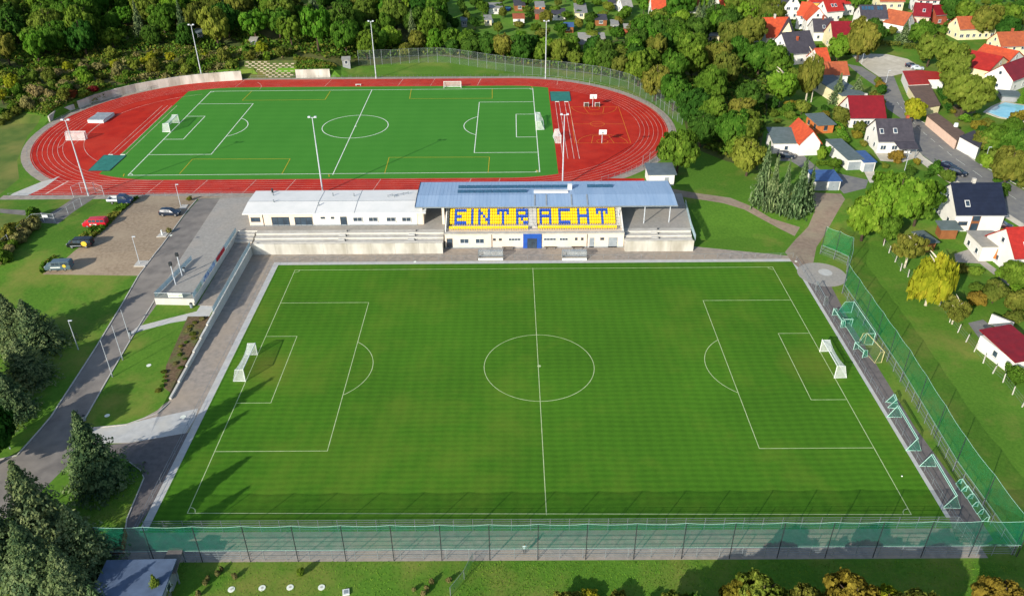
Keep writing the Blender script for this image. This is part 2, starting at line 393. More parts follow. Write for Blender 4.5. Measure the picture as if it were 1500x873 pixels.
region('foot_path', M['slab'], G2([(187, 491), (202, 478), (240, 468), (288, 456), (296, 444), (318, 444), (306, 464), (250, 473), (205, 485), (195, 489)]))
region('foot_path', M['asphalt'], G2([(108, 290), (142, 287), (85, 328), (50, 326), (78, 310)]))
region('foot_path', M['asphalt'], G2([(0, 306), (52, 309), (78, 316), (60, 318), (0, 312)]))
region('mulch_bed', M['soil'], [(-63.0, 13.9), (-58.8, 13.9), (-58.8, -7.0), (-60.5, -5.5), (-62.0, 0)])
region('paved_path', M['paving'], [(-58.62, 41.5), (-58.62, -8.5), (-59.5, -11), (-61.5, -13.2)]+G2([(205, 618), (135, 626), (130, 648), (200, 650), (275, 634), (287, 612)])+[(-52, -9), (-51.9, 34.6), (52.3, 34.9), (52.3, 37.2), (33, 41.6)])
region('paved_path', M['slab'], G2([(135, 626), (180, 622), (290, 598), (286, 612), (272, 634), (190, 648), (130, 650)]))
region('side_path', M['darkasphalt'], G2([(130, 652), (190, 649), (284, 632), (278, 645), (262, 672), (245, 700), (220, 745), (200, 775), (182, 775), (185, 760), (212, 700), (207, 688), (185, 672), (150, 668)]))
region('spectator_path', M['paving'], [(-57, -40.1), (54.6, -40.1), (54.4, -35.3), (-57.2, -35.3)])
region('side_path', M['paving'], G2([(182, 772), (205, 772), (205, 820), (240, 822), (230, 873), (150, 873)]))
region('side_path', M['darkasphalt'], [(52.9, 34.9), (55.2, 34.9)]+G2([(1218, 420), (1250, 480), (1300, 560), (1340, 625), (1410, 720), (1455, 790), (1440, 800), (1400, 790)])+[(52.9, -33)])
region('pale_slab_edge', M['slab'], [(-53.0, -35.0), (-51.9, -35.0), (-51.9, 34.6), (52.4, 34.8), (52.4, -33.5), (53.0, -33.5), (53.0, 35.9), (-53.0, 35.7)])
region('grass_pitch', M['turf'], [(-51.9, -35.0), (52.4, -35.0), (52.4, 34.8), (-51.9, 34.6)])
region('brown_path', M['brownpath'], G2([(1150, 369), (1166, 350), (1184, 332), (1194, 308), (1186, 282), (1232, 284), (1238, 292), (1216, 330), (1196, 362), (1190, 392), (1172, 394), (1160, 384)]))
region('brown_path', M['brownpath'], G2([(985, 277), (1020, 283), (1070, 290), (1100, 302), (1130, 320), (1172, 333), (1164, 346), (1125, 326), (1090, 307), (1060, 298), (988, 287)]))
cc = P(1204, 402)
region('concrete_circle', M['plaza'], [(cc.x+4.7*cos(t*pi/16), cc.y+4.7*sin(t*pi/16)) for t in range(32)])
cc2 = P(1209, 399)
region('concrete_circle', M['slab'], [(cc2.x+1.35*cos(t*pi/8), cc2.y+1.35*sin(t*pi/8)) for t in range(16)])
region('street', M['street'], G2([(1284, 100), (1306, 104), (1324, 148), (1340, 172), (1362, 184), (1428, 236), (1470, 263), (1560, 315), (1560, 365), (1490, 325), (1455, 300), (1400, 263), (1352, 228), (1338, 212), (1336, 185), (1300, 160), (1290, 135)]))
region('pavement', M['gravel'], G2([(1338, 214), (1352, 229), (1398, 262), (1450, 297), (1500, 328), (1500, 336), (1440, 300), (1385, 265), (1340, 232), (1330, 216)]))
region('gravel_lot', M['gravel'], G2([(1248, 82), (1268, 79), (1300, 80), (1330, 87), (1346, 97), (1340, 104), (1322, 108), (1306, 112), (1288, 113), (1268, 100)]))
region('driveway', M['gravel'], G2([(1265, 250), (1279, 250), (1293, 266), (1274, 268)]))
region('driveway', M['street'], G2([(1162, 222), (1175, 226), (1200, 248), (1272, 264), (1268, 276), (1236, 284), (1225, 272), (1190, 256), (1158, 236), (1140, 236), (1142, 226)]))
region('driveway', M['street'], G2([(1240, 94), (1262, 98), (1284, 112), (1282, 126), (1262, 112)]))
region('driveway', M['plaza'], G2([(1398, 372), (1420, 365), (1440, 380), (1470, 402), (1480, 420), (1435, 386), (1400, 384)]))
region('driveway', M['street'], G2([(1418, 473), (1440, 468), (1462, 485), (1458, 498), (1442, 506)]))
region('patio', M['gravel'], G2([(1280, 222), (1310, 218), (1344, 222), (1340, 232), (1322, 238), (1290, 236)]))
region('garden_bed', M['soil'], G2([(1390, 155), (1420, 150), (1430, 165), (1400, 172)]))
region('paved_rectangle', M['brownpath'], G2([(523, 101), (541, 101), (538, 112), (517, 112)]))
region('paved_rectangle', M['brownpath'], G2([(631, 99), (648, 99), (645, 112), (626, 112)]))
region('allotment_lawn', M['lawn'], G2([(620, 40), (700, 55), (830, 62), (960, 58), (1000, 40), (1000, -20), (640, -20)]))
region('allotment_lawn', M['lawn'], G2([(500, 96), (640, 84), (720, 92), (800, 104), (780, 112), (500, 113)]))
def subdiv(poly, st=3.0):
    out = []
    n = len(poly)
    for i in range(n):
        a, b = poly[i], poly[(i+1) % n]; k = max(1, int(hypot(b[0]-a[0], b[1]-a[1])/st))
        for j in range(k): out.append((a[0]+(b[0]-a[0])*j/k, a[1]+(b[1]-a[1])*j/k))
    return out
def build_ground():
    vs, es = [], []
    def ring(poly, closed=True, st=3.0):
        q = subdiv(poly, st) if closed else subdiv(poly+poly[-2:0:-1], st)
        o = len(vs); vs.extend(q); n = len(q)
        es.extend((o+i, o+(i+1) % n) for i in range(n if closed else n//2))
    for nm, m, poly in REG: ring(poly)
    for xx in (-59.02, -58.63, -64.25, -63.55): ring([(xx, -16), (xx, 46.2)], False)
    for e in (47.0, 47.45):
        cap = [q for q in capsule(e, 60) if q[0] < -52 and q[1] > 108]; ring(cap, False, 8)
    rnd = random.Random(3)
    for iy in range(-24, 95):
        for ix in range(-62, 63):
            st = 4.5
            vs.append((ix*st+rnd.uniform(-.8, .8), iy*st+rnd.uniform(-.8, .8)))
    for R in (420, 700, 1500, 3500):
        for k in range(24): vs.append((R*cos(k*pi/12+.01*R), 150+R*sin(k*pi/12+.01*R)))
    ov, oe, of, _, _, _ = delaunay_2d_cdt([Vector(v) for v in vs], es, [], 0, 1e-4)
    V = np.array([(v[0], v[1]) for v in ov]); F = np.array([f[:3] for f in of])
    C = V[F].mean(axis=1)
    lab = np.full(len(F), -1)
    for k, (nm, m, poly) in enumerate(REG):
        pl = np.array(poly); inside = np.zeros(len(C), bool); x, y = C[:, 0], C[:, 1]
        j = len(pl)-1
        for i in range(len(pl)):
            xi, yi = pl[i]; xj, yj = pl[j]
            cond = ((yi > y) != (yj > y))
            with np.errstate(divide='ignore', invalid='ignore'):
                inside ^= cond & (x < (xj-xi)*(y-yi)/(yj-yi if yj != yi else 1e-9)+xi)
            j = i
        lab[inside] = k
    Z = np.array([hgt(a, b) for a, b in V])
    groups = {}
    for k in range(-1, len(REG)):
        key = ('ground', M['meadow']) if k < 0 else REG[k][:2]
        groups.setdefault((key[0], key[1].name), [key, []])[1].append(np.where(lab == k)[0])
    for (nm, mn), (key, idx) in groups.items():
        fi = np.concatenate(idx)
        if not len(fi): continue
        ff = F[fi]; u, inv = np.unique(ff.ravel(), return_inverse=True); inv = inv.reshape(-1, 3)
        co = np.column_stack([V[u], Z[u]])
        me = bpy.data.meshes.new(nm); me.from_pydata(co.tolist(), [], inv.tolist()); me.materials.append(key[1]); me.update()
        if me.polygons[0].normal.z < 0: me.flip_normals()
        struct(ob(nm, me))
build_ground()

# ------------------------------------------------------------------ painted lines (thin sheets just above the surface)
def strip(mb, pts, wd, z, closed=False):
    n = len(pts); L = []
    for i in range(n):
        a = Vector(pts[i-1] if (i or closed) else pts[i]); b = Vector(pts[(i+1) % n] if (i < n-1 or closed) else pts[i])
        d = (b-a).normalized(); L.append((pts[i], (-d.y*wd/2, d.x*wd/2)))
    k = n if closed else n-1
    for i in range(k):
        (p, q), (p2, q2) = L[i], L[(i+1) % n]
        zz = z if not callable(z) else None
        za = zz if zz is not None else z(*p); zb = zz if zz is not None else z(*p2)
        mb.quad((p[0]-q[0], p[1]-q[1], za), (p2[0]-q2[0], p2[1]-q2[1], zb), (p2[0]+q2[0], p2[1]+q2[1], zb), (p[0]+q[0], p[1]+q[1], za))
def arc(cx, cy, r, a0, a1, n=32): return [(cx+r*cos(a0+(a1-a0)*i/n), cy+r*sin(a0+(a1-a0)*i/n)) for i in range(n+1)]
def ln(mb, a, b, wd, z): strip(mb, [a, b], wd, z)
def rectline(mb, pts, wd, z):
    for i in range(len(pts)-1):
        a, b = Vector(pts[i]), Vector(pts[i+1]); d = (b-a).normalized()*wd/2
        ln(mb, tuple(a-d), tuple(b+d), wd, z+.001*(i % 2))
def football(name, m, cx, cy, corners, L, Wd, wd, z, hx):
    """corners: TL TR BR BL measured; boxes from the standard dimensions"""
    mb = MB(); z0 = z+.012
    rectline(mb, corners+[corners[0]], wd, z0)
    ln(mb, hx[0], hx[1], wd, z0+.003)
    strip(mb, arc(cx, cy, 9.15, 0, 2*pi, 64)[:-1], wd, z0+.005, True)
    strip(mb, arc(cx, cy, .16, 0, 2*pi, 8)[:-1], .3, z0+.006, True)
    for s in (-1, 1):
        g = cx+s*L/2
        for dep, hw in ((16.5, 20.16), (5.5, 9.16)):
            rectline(mb, [(g-s*wd/2, cy+hw), (g-s*dep, cy+hw), (g-s*dep, cy-hw), (g-s*wd/2, cy-hw)], wd, z0+.003)
        a = math.acos(5.5/9.15); c = g-s*11
        strip(mb, arc(c, cy, 9.15, (pi if s > 0 else 0)-a, (pi if s > 0 else 0)+a, 24), wd, z0+.005)
    for (x, y), a in zip(corners, (-pi/2, pi, pi/2, 0)): strip(mb, arc(x, y, 1, a, a+pi/2, 8), wd, z0+.006)
    return struct(mb.build(name, m))
def q2(px, py, z): p = PZ(px, py, z); return (p.x, p.y)
football('pitch_markings', M['wline'], 0, 0, [q2(432.2, 395.8, 0), q2(1131.7, 391.3, 0), q2(1334.9, 753.3, 0), q2(274.5, 751.3, 0)], 95.77, 65.1, .11, 0.0, [q2(780.5, 392.8, 0), q2(800.5, 754, 0)])
ZF = 2.1
football('pitch_markings', M['white'], -48.2, 109.25, [q2(309.3, 134.2, ZF), q2(780.4, 129.9, ZF), q2(790.7, 252.3, ZF), q2(187.5, 257.2, ZF)], 101.15, 66.5, .2, ZF, [q2(545, 131.8, ZF), q2(487.3, 256.3, ZF)])
mb = MB()
for q in ([(263, 255), (282, 233.5), (425, 233), (413, 255)], [(563.5, 254), (570, 231), (717, 230.5), (715, 253)], [(369, 134), (355, 147.5), (476, 146.5), (484, 134)], [(602.5, 131), (600, 145), (721, 144.5), (721, 131)]):
    rectline(mb, [q2(a, b, ZF) for a, b in q], .13, ZF+.022)
for a, b in ((183.5, 256.5), (788.5, 250.5), (484, 257), (780.8, 128)):
    p = q2(a, b, ZF); ln(mb, (p[0]-.1, p[1]-1), (p[0]-.5, p[1]+.6), .2, ZF+.03)
struct(mb.build('small_pitch_markings', M['yline']))
mb = MB()
for k in range(NL+1):
    strip(mb, capsule(R0+LANE*k, 48), .065, ZF+.012, True)
for sx in range(-84, -4, 1):
    pass
for px in (235, 300, 372, 430, 556, 690, 733):                      # lane marks across the near straight
    p = PZ(px, 270, ZF); ln(mb, (p.x-1.2, TCY-R0-LANE*NL), (p.x-.1, TCY-R0), .1, ZF+.016)
for px in (352, 480, 585, 632, 700, 815, 862):
    p = PZ(px, 120, ZF); ln(mb, (p.x, TCY+R0), (p.x+.9, TCY+R0+LANE*NL), .1, ZF+.016)
for k in range(NL+1): ln(mb, (-118.5+.35*k*1.0, TCY-R0-LANE*k), (-89, TCY-R0-LANE*k), .1, ZF+.014)
ln(mb, (-113.5, TCY-R0-LANE*NL), (-111.6, TCY-R0), .35, ZF+.016)
for sx, ex_ in zip((160, 167, 178, 184.5), (238, 245.5, 252, 259.5)): ln(mb, q2(sx, 226, ZF), q2(ex_, 155, ZF), .12, ZF+.018)
for sx, ex_ in zip((813.3, 818.8, 827, 832.7), (824.8, 832, 841, 848.8)): ln(mb, q2(sx, 149.6, ZF), q2(ex_, 232.9, ZF), .12, ZF+.018)
strip(mb, arc(-89.8, TCY, 31.5, pi/2+.35, 3*pi/2-.5, 30), .1, ZF+.018)
ln(mb, q2(86, 217, ZF), q2(128, 181, ZF), .1, ZF+.02); ln(mb, q2(107, 213, ZF), q2(153, 176, ZF), .1, ZF+.02)
strip(mb, arc(-93, TCY+35, 9, -.1, .8, 8), .1, ZF+.02)
for a, b in ((160, 180), (176, 225)): pass
struct(mb.build('lane_markings', M['lane']))
mb = MB()
c4 = [q2(835, 157, ZF), q2(906, 157, ZF), q2(924, 210, ZF), q2(842, 210, ZF)]
rectline(mb, c4+[c4[0]], .1, ZF+.02); ln(mb, q2(838, 182, ZF), q2(914, 182, ZF), .1, ZF+.024)
for py, s in ((157, -1), (210, 1)):
    c = PZ(870 if s < 0 else 883, py, ZF)
    strip(mb, arc(c.x, c.y, 6.6, 0 if s > 0 else pi, pi if s > 0 else 2*pi, 24), .1, ZF+.026)
    w_ = 2.6; rectline(mb, [(c.x-w_-.4, c.y), (c.x-w_+.5, c.y+s*5.5), (c.x+w_-.5, c.y+s*5.5), (c.x+w_+.4, c.y)], .1, ZF+.03)
    strip(mb, arc(c.x, c.y+s*1.2, 1.5, 0, 2*pi, 16)[:-1], .1, ZF+.034, True)
c = PZ(875, 182, ZF); strip(mb, arc(c.x, c.y, 2, 0, 2*pi, 20)[:-1], .1, ZF+.03, True)
struct(mb.build('court_markings', M['oline']))
# street centre line and kerbs
mb = MB()
cl = [(1314, 150), (1336, 178), (1352, 194), (1375, 213), (1400, 233), (1425, 250), (1450, 268), (1500, 300)]
pts = G2(cl)
for i in range(len(pts)-1):
    a, b = Vector(pts[i]), Vector(pts[i+1]); n = max(1, int((b-a).length/4))
    for j in range(n):
        p, q = a+(b-a)*(j/n), a+(b-a)*((j+.55)/n); strip(mb, [tuple(p), tuple(q)], .09, lambda x, y: hgt(x, y)+.03)
struct(mb.build('street_markings', M['white']))
def kerb(px, wd=.18, ht=.12, m=None, name='kerb'):
    pts = subdiv_line(G2(px), 2.5); mb = MB()
    for a, b in zip(pts, pts[1:]):
        za, zb = hgt(*a), hgt(*b); mb.beam((a[0], a[1], za+ht/2-.05), (b[0], b[1], zb+ht/2-.05), wd, ht+.1)
    return struct(mb.build(name, m or M['kerb']))
def subdiv_line(p, st):
    out = []
    for a, b in zip(p, p[1:]):
        k = max(1, int(hypot(b[0]-a[0], b[1]-a[1])/st))
        out += [(a[0]+(b[0]-a[0])*j/k, a[1]+(b[1]-a[1])*j/k) for j in range(k)]
    return out+[p[-1]]
kerb([(288, 293), (237, 360), (203, 404), (140, 510), (75, 610), (25, 667), (0, 673)])
kerb([(226, 441), (190, 500), (155, 560), (122, 618)])
kerb([(134, 627), (185, 622), (230, 606), (248, 590)], .14)
kerb([(1428, 236), (1362, 185), (1340, 173), (1324, 149)]); kerb([(1450, 298), (1398, 263), (1352, 230), (1338, 214)])
kerb([(1436, 241), (1500, 277)])
kerb([(184, 775), (186, 760), (211, 700), (206, 689), (186, 674)], .12)
for cpx, cpy, r in ((218, 535, .45), (335, 376.5, .35), (268.5, 610.5, .5), (157, 608.5, .45), (608, 383.5, .35), (1166, 383, .3), (250, 345, .4)):
    p = P(cpx, cpy); mb = MB(); mb.tube([(0, 0, -.02), (0, 0, .03)], r*.85, 14)
    tag(mb.build('manhole_cover', M['white'], loc=p), 'x', 'manhole cover')
MH = [o for o in COL.objects if o.name.startswith('manhole_cover')]
for o, l in zip(MH, ['round white cover in the grass between the access road and the mulch bed', 'round pale manhole cover on the path at the foot of the retaining wall corner', 'round pale manhole cover in the bend of the paved path beside the pitch', 'round white cover at the lower tip of the grass triangle', 'small round cover in the slabs behind the far touchline left of the dugouts', 'small pale cover by the top right corner of the grass pitch', 'pale manhole cover in the paved car park']): o['label'] = l
# ------------------------------------------------------------------ stadium buildings
def WY(px, py, y):
    d = ray(px, py); t = (y-CAM.y)/d.y; p = CAM+d*t; return p.x, p.z
DECK = 2.75
def win(mbf, mbg, x0, x1, z0, z1, y, fr=.08, dep=.06, split=0):
    """frame bars and a pane on a wall that faces -y"""
    for a, b, c, d in ((x0, x1, z0, z0+fr), (x0, x1, z1-fr, z1), (x0, x0+fr, z0+fr, z1-fr), (x1-fr, x1, z0+fr, z1-fr)):
        mbf.box(((a+b)/2, y-dep/2, (c+d)/2), (b-a, dep, d-c))
    for k in range(1, split+1):
        xx = x0+(x1-x0)*k/(split+1); mbf.box((xx, y-dep/2, (z0+z1)/2), (fr*.8, dep*.9, z1-z0-2*fr))
    mbg.box(((x0+x1)/2, y-.015, (z0+z1)/2), (x1-x0-2*fr, .03, z1-z0-2*fr))
def window(parent, x0, x1, z0, z1, y, split=0, fm='frame', gm='glass', name='window', fr=.08, sill=False):
    a, b = MB(), MB(); win(a, b, x0, x1, z0, z1, y, split=split, fr=fr)
    o = a.build(name, M[fm], parent); b.build('pane', M[gm], o)
    if sill: MB().box(((x0+x1)/2, y-.09, z0-.05), (x1-x0+.1, .18, .08)).build('sill', M['wpaint'], o)
    return o
# plaza and deck ---------------------------------------------------------------
pa, pb = PZ(226, 437, DECK), PZ(284, 438, DECK); pc = PZ(345, 343.5, DECK); pd = PZ(322, 291, DECK)
XW = pc.x
plaza_poly = [(pa.x, pa.y), (pb.x, pb.y), (XW, pc.y), (XW, 44.6), (-18.6, 44.6), (-18.6, 47.5), (19, 47.5), (19, 44.6), (33.6, 44.6), (34.6, 61.9), (-60, 61.9), (pd.x, pd.y)]
struct(MB().prism(plaza_poly, -.5, DECK, 1, 0).build('plaza', [M['plaza'], M['concrete']]))
wk = [(XW+.01, pc.y-.4), (XW+.01, 41.2), (-58.7, 41.2), (-58.7, 17.0), (pb.x+.3, pb.y+.01)]
struct(MB().prism(wk, -.5, [1.6, 1.6, 1.6, 1.42, 1.42]).build('walkway', M['paving']))
mb = MB()
for k in range(3): mb.box(((XW-58.7)/2, 41.2+.55+1.15*k+.01, (1.6+.29*(k+1))/2-.2), (-58.7-XW-.04, 1.12, 1.6+.29*(k+1)+.4), m=0)
struct(mb.build('walkway_steps', M['step']))
# retaining wall along the pitch-side path
t = thing('retaining_wall', 'long grey concrete retaining wall with stepped top between paved path and mulch bed', 'wall', (-58.5, 15, 0))
wpts = [(39.0, 1.75), (14.5, 1.75)]
MB().prism([(-.2, -.5), (.2, -.5), (.2, 24.2), (-.2, 24.2)], -.3, [1.62, 1.62, 1.85, 1.85]).build('wall_panel', M['concrete'], t)
ys = [-.5, -4.2, -8, -11.7, -15.4, -19.2, -23.2]
for i in range(6):
    h = 1.55-.24*i; MB().box((0, (ys[i]+ys[i+1])/2, h/2-.15), (.36, abs(ys[i+1]-ys[i])-.04, h+.3)).build('wall_panel', M['concrete'], t)
def glass_rail(name, label, pts, h=1.1, panel='rail', seg=2.0, group=None, cat='railing'):
    o = Vector((pts[0][0], pts[0][1], 0)); t = thing(name, label, cat, tuple(pts[0]), 0, group)
    P0 = Vector(pts[0])
    for a, b in zip(pts, pts[1:]):
        a, b = Vector(a)-P0, Vector(b)-P0; n = max(1, round((b-a).length/seg))
        for i in range(n):
            p, q = a+(b-a)*(i/n), a+(b-a)*((i+1)/n)
            m1 = MB(); d = (q-p).normalized()
            m1.beam(p+d*.06+Vector((0, 0, h*.5)), q-d*.06+Vector((0, 0, h*.5)), .03, h*.84); m1.build('panel', M[panel], t)
            MB().tube([p, p+Vector((0, 0, h+.02))], .035, 5).build('post', M['steel'], t)
        MB().tube([a+Vector((0, 0, h)), b+Vector((0, 0, h))], .035, 6).build('handrail', M['steel'], t)
    return t
glass_rail('railing', 'tall pale blue railing on the retaining wall beside the pitch path', [(-58.5, 39.2, 1.85), (-58.5, 14.5, 1.62)])
PLR = glass_rail('railing', 'pale blue railing with sponsor boards along the plaza edge above the walkway', [(XW-.1, pc.y+1, DECK), (pb.x-.1, pb.y+.1, DECK)])
glass_rail('railing', 'grey railing with a white sign across the narrow end of the plaza', [(pa.x+.15, pa.y+.15, DECK), (pb.x-.3, pb.y+.15, DECK)], panel='wire')
pm = PZ(278, 378, DECK+.5)
glass_rail('railing', 'pale railing between the access road and the low end of the plaza', [(pa.x+.1, pa.y+.3, DECK), (pm.x+.4, pm.y, DECK)])
def plaza_board(y0, y1, cols, label, h=.85):
    xx = lambda y: XW-.1+(pb.x-XW)*(pc.y+1-y)/(pc.y+1-pb.y-.1)+.1
    a, b = Vector((xx(y0), y0, DECK+.55)), Vector((xx(y1), y1, DECK+.55)); t = thing('banner', label, 'banner', (a.x, a.y, DECK+.1), 0)
    n = len(cols)
    for i, c in enumerate(cols):
        p, q = (b-a)*(i/n), (b-a)*((i+1)/n); MB().beam(p+Vector((0, 0, .45)), q+Vector((0, 0, .45)), .03, h).build('banner_sheet', M[c], t)
M['bannerblue'] = mat('blue_banner', '3f62a0', 'b8c4d4', 1.5, .6); M['bannerpale'] = mat('pale_blue_banner', 'b9c8dc', '6f8cba', 1.6, .6); M['bannergreen'] = mat('green_banner', '7f9c86', 'c4ccc0', 1.8, .6)
M['bannerred'] = mat('red_banner', 'b8142a', 'a81226', 1.2, .6)
yy = lambda py, px: PZ(px, py, DECK+.5).y
plaza_board(yy(364, 325), yy(374, 319.5), ['bannerred'], 'upper red advertising banner on the plaza railing'); plaza_board(yy(374.5, 319), yy(382, 314.5), ['bannerred'], 'lower red advertising banner on the plaza railing')
plaza_board(yy(386, 312), yy(397, 305), ['bannerpale', 'bannerpale'], 'pale blue and white banner on the plaza railing')
plaza_board(yy(399, 303.5), yy(411, 296), ['bannerblue', 'bannerblue'], 'dark blue and white banner on the plaza railing'); plaza_board(yy(416, 294), yy(427, 287), ['bannergreen'], 'grey green banner at the low end of the plaza railing')
sa, sb = PZ(245, 435, DECK+.55), PZ(266, 435.5, DECK+.55)
t = thing('sign_board', 'white sign board with faint green print on the end railing of the plaza', 'sign', (sa.x, pa.y-.05, DECK+.2))
MB().box(((sb.x-sa.x)/2, 0, .45), (sb.x-sa.x, .05, .95)).build('board', M['wpaint'], t)
mb = MB()
for i in range(9): mb.box((.25+.28*i, -.03, .38+.03*(i % 3)), (.2, .012, .16))
mb.build('print', mat('green_print', '9ab878', '86a866', 2, .7), t)
# standing terraces ------------------------------------------------------------
def terrace(label, x0, x1, yf, aisles):
    t = thing('standing_terrace', label, 'terrace', (x0, yf, 0), 0, 'standing terraces beside the grandstand')
    n = 4; L = (x1-x0); k = max(2, round(L/5)); 
    for i in range(k): MB().box((L*(i+.5)/k, .14, 1.1), (L/k-.03, .28, 2.7)).build('wall_panel', M['stain'], t)
    d = 44.6-yf
    levels = [(.29, d*.28, 1.55), (d*.28, d*.52, 1.95), (d*.52, d*.76, 2.35), (d*.76, d-.02, 2.76)]
    for a, b, z in levels:
        m1 = MB(); m1.box((L/2, (a+b)/2, z/2-.15), (L, b-a-.003, z+.3)); m1.build('step', M['step'], t)
        if z > 1.6: MB().box((L/2, a-.015, z-.16), (L-.02, .03, .3)).build('riser_board', M['concrete'], t)
    for ax in aisles:
        m1 = MB()
        for a, b, z in levels[:3]: MB().box((ax-x0, b-.25, z+.1), (1.3, .5, .2)).build('aisle_step', M['slab'], t)
        for a, b, z in levels: MB().box((ax-x0+.9, (a+b)/2, z+.15), (.16, .3, .3)).build('aisle_block', M['dark'], t)
    return t
tl = terrace('long concrete standing terrace in front of the clubhouse', -58.3, -18.75, 39.0, [WY(500, 345, 42)[0], WY(602, 345, 42)[0]])
tr_ = terrace('short concrete standing terrace right of the grandstand', 19.0, 33.2, 39.4, [WY(959, 345, 42)[0]])
glass_rail('railing', 'pale side railing on the right end of the right standing terrace', [(33.4, 39.5, 2.4), (33.4, 44.4, 2.75), (34.3, 56, 2.75)], h=1.3)
# clubhouse ---------------------------------------------------------------------
CY = 46.8; EAVE = 5.75; x0, x1 = WY(366.5, 330, CY)[0], WY(611.5, 330, CY)[0]; xm = WY(459, 330, CY)[0]
cl = thing('clubhouse', 'long low clubhouse with pale grey roof, cream left end and white right part', 'clubhouse', (x0, CY, DECK))
def loc(o, *a): return (a[0]-o.location.x, a[1]-o.location.y, a[2]-o.location.z)
L1, L2 = xm-x0, x1-x0; HH = EAVE-DECK
MB().box((L1/2, 4.9, HH/2), (L1, 9.8, HH)).build('wall', M['render'], cl)
MB().box(((L1+L2)/2, 4.95, HH/2), (L2-L1, 9.7, HH)).build('wall', M['whitewall'], cl)
MB().box((L2/2, -.02, .1), (L2-.1, .06, .2)).build('plinth', M['greymat'], cl)
MB().box((L2+.7, 4.5, HH/2), (1.4, 8.6, HH)).build('wall', M['render'], cl)
# roof: two shallow slopes with standing overlaps
xa, xb = -1.0, L2+2.0
mb = MB()
prof = [(-.8, HH), (4.2, HH+.5), (10.4, HH+.2)]
for (ya, za), (yb, zb) in zip(prof, prof[1:]):
    mb.add([(xa, ya, za), (xb, ya, za), (xb, yb, zb), (xa, yb, zb), (xa, ya, za+.22), (xb, ya, za+.22), (xb, yb, zb+.22), (xa, yb, zb+.22)], [(3, 2, 1, 0), (4, 5, 6, 7), (0, 1, 5, 4), (2, 3, 7, 6), (0, 4, 7, 3), (1, 2, 6, 5)])
rf = mb.build('roof', M['whiteroof'], cl)
mb = MB()
for xx in (L1-.6+1.5, L2*.635): mb.beam((xx, -.75, HH+.235), (xx, 4.2, HH+.735), .1, .04); mb.beam((xx, 4.2, HH+.735), (xx, 10.3, HH+.435), .1, .04)
mb.beam((xa, 4.2, HH+.74), (xb, 4.2, HH+.74), .12, .05); mb.build('roof_seam', M['steel'], rf)
for fx, fy in ((.1, 7.6), (.13, 3.9), (.41, 2.3), (.47, 7.2), (.6, 6.9)):
    MB().tube([(L2*fx, fy, HH+.4), (L2*fx, fy, HH+1.25)], .13, 8).build('vent_pipe', M['steel'], rf)
m1 = MB()
for k, (fx, fy) in enumerate(((.81, 6.2), (.835, 6.9), (.85, 6.0), (.87, 6.8), (.9, 7.4), (.93, 7.9))):
    m1.tube([(L2*fx, fy, HH+.5), (L2*fx, fy, HH+1.2)], .06, 5)
    if k: m1.tube([(L2*pf[0], pf[1], HH+1.0), (L2*fx, fy, HH+1.0)], .06, 5)
    pf = (fx, fy)
m1.build('pipe_run', M['steel'], rf)
MB().tube([(L2*.085, 9.2, HH+.3), (L2*.085, 9.2, HH+1.5)], .22, 8).build('chimney', M['dark'], rf)
MB().tube([(WY(385.5, 322, CY)[0]-x0, -.07, 0), (WY(385.5, 322, CY)[0]-x0, -.07, HH)], .06, 6).build('downpipe', M['dark'], cl)
cw = lambda px0, px1, py0, py1, **k: (lambda a, b: window(cl, a[0]-x0, b[0]-x0, a[1]-DECK, b[1]-DECK, -.0, **k))(WY(340+px0/4.41, 250+py1/4.41, CY), WY(340+px1/4.41, 250+py0/4.41, CY))
cw(124, 178, 303, 332, split=2); cw(262, 366, 300, 357, split=2, name='glass_door'); cw(410, 514, 300, 357, split=2, name='glass_door')
cw(572, 597, 299, 312, fm='frame'); cw(638, 656, 299, 312); cw(704, 736, 298, 357, name='door')
for a in (783, 883, 998, 1098): cw(a, a+56, 301, 329, fm='wframe', sill=True, split=1)
# grandstand ---------------------------------------------------------------------
GY = 41.3; gx0, gx1 = -18.45, 18.9
gs = thing('grandstand', 'grandstand with yellow and blue seats spelling EINTRACHT under a blue roof', 'grandstand', (0, GY, 0))
body = MB(); body.box(((gx0+gx1)/2, 3.0, 1.5), (gx1-gx0, 6.0, 3.4)); body.build('wall', M['render'], gs)
MB().box(((gx0+gx1)/2, .35, 3.32), (gx1-gx0+.1, .95, .26)).build('parapet', M['step'], gs)
MB().box(((gx0+gx1)/2, -.03, .12), (gx1-gx0-.02, .06, .24)).build('plinth', M['greymat'], gs)
RD, RH = .75, .35; Y1 = 3.75; Z1 = 3.72
sb_ = MB()
for k in range(8):
    y_a = Y1+RD*k-.15; z = Z1+RH*k-.42
    sb_.box(((gx0+gx1)/2, y_a+RD*.5+(3 if k == 7 else 0), z/2+.1), (gx1-gx0-.4, RD-.004+(6 if k == 7 else 0), z-.2))
sb_.build('tribune_step', M['step'], gs)
MB().box(((gx0+gx1)/2, 16.4, 3.4), (gx1-gx0, .3, 6.8)).build('rear_wall', M['bluep'], gs)
for xx in (gx0+.12, gx1-.12):
    MB().prism([(xx-.12, .9), (xx+.12, .9), (xx+.12, 10.5), (xx-.12, 10.5)], 1, [3.5, 3.5, 7, 7]).build('side_wall', M['whitewall'], gs)
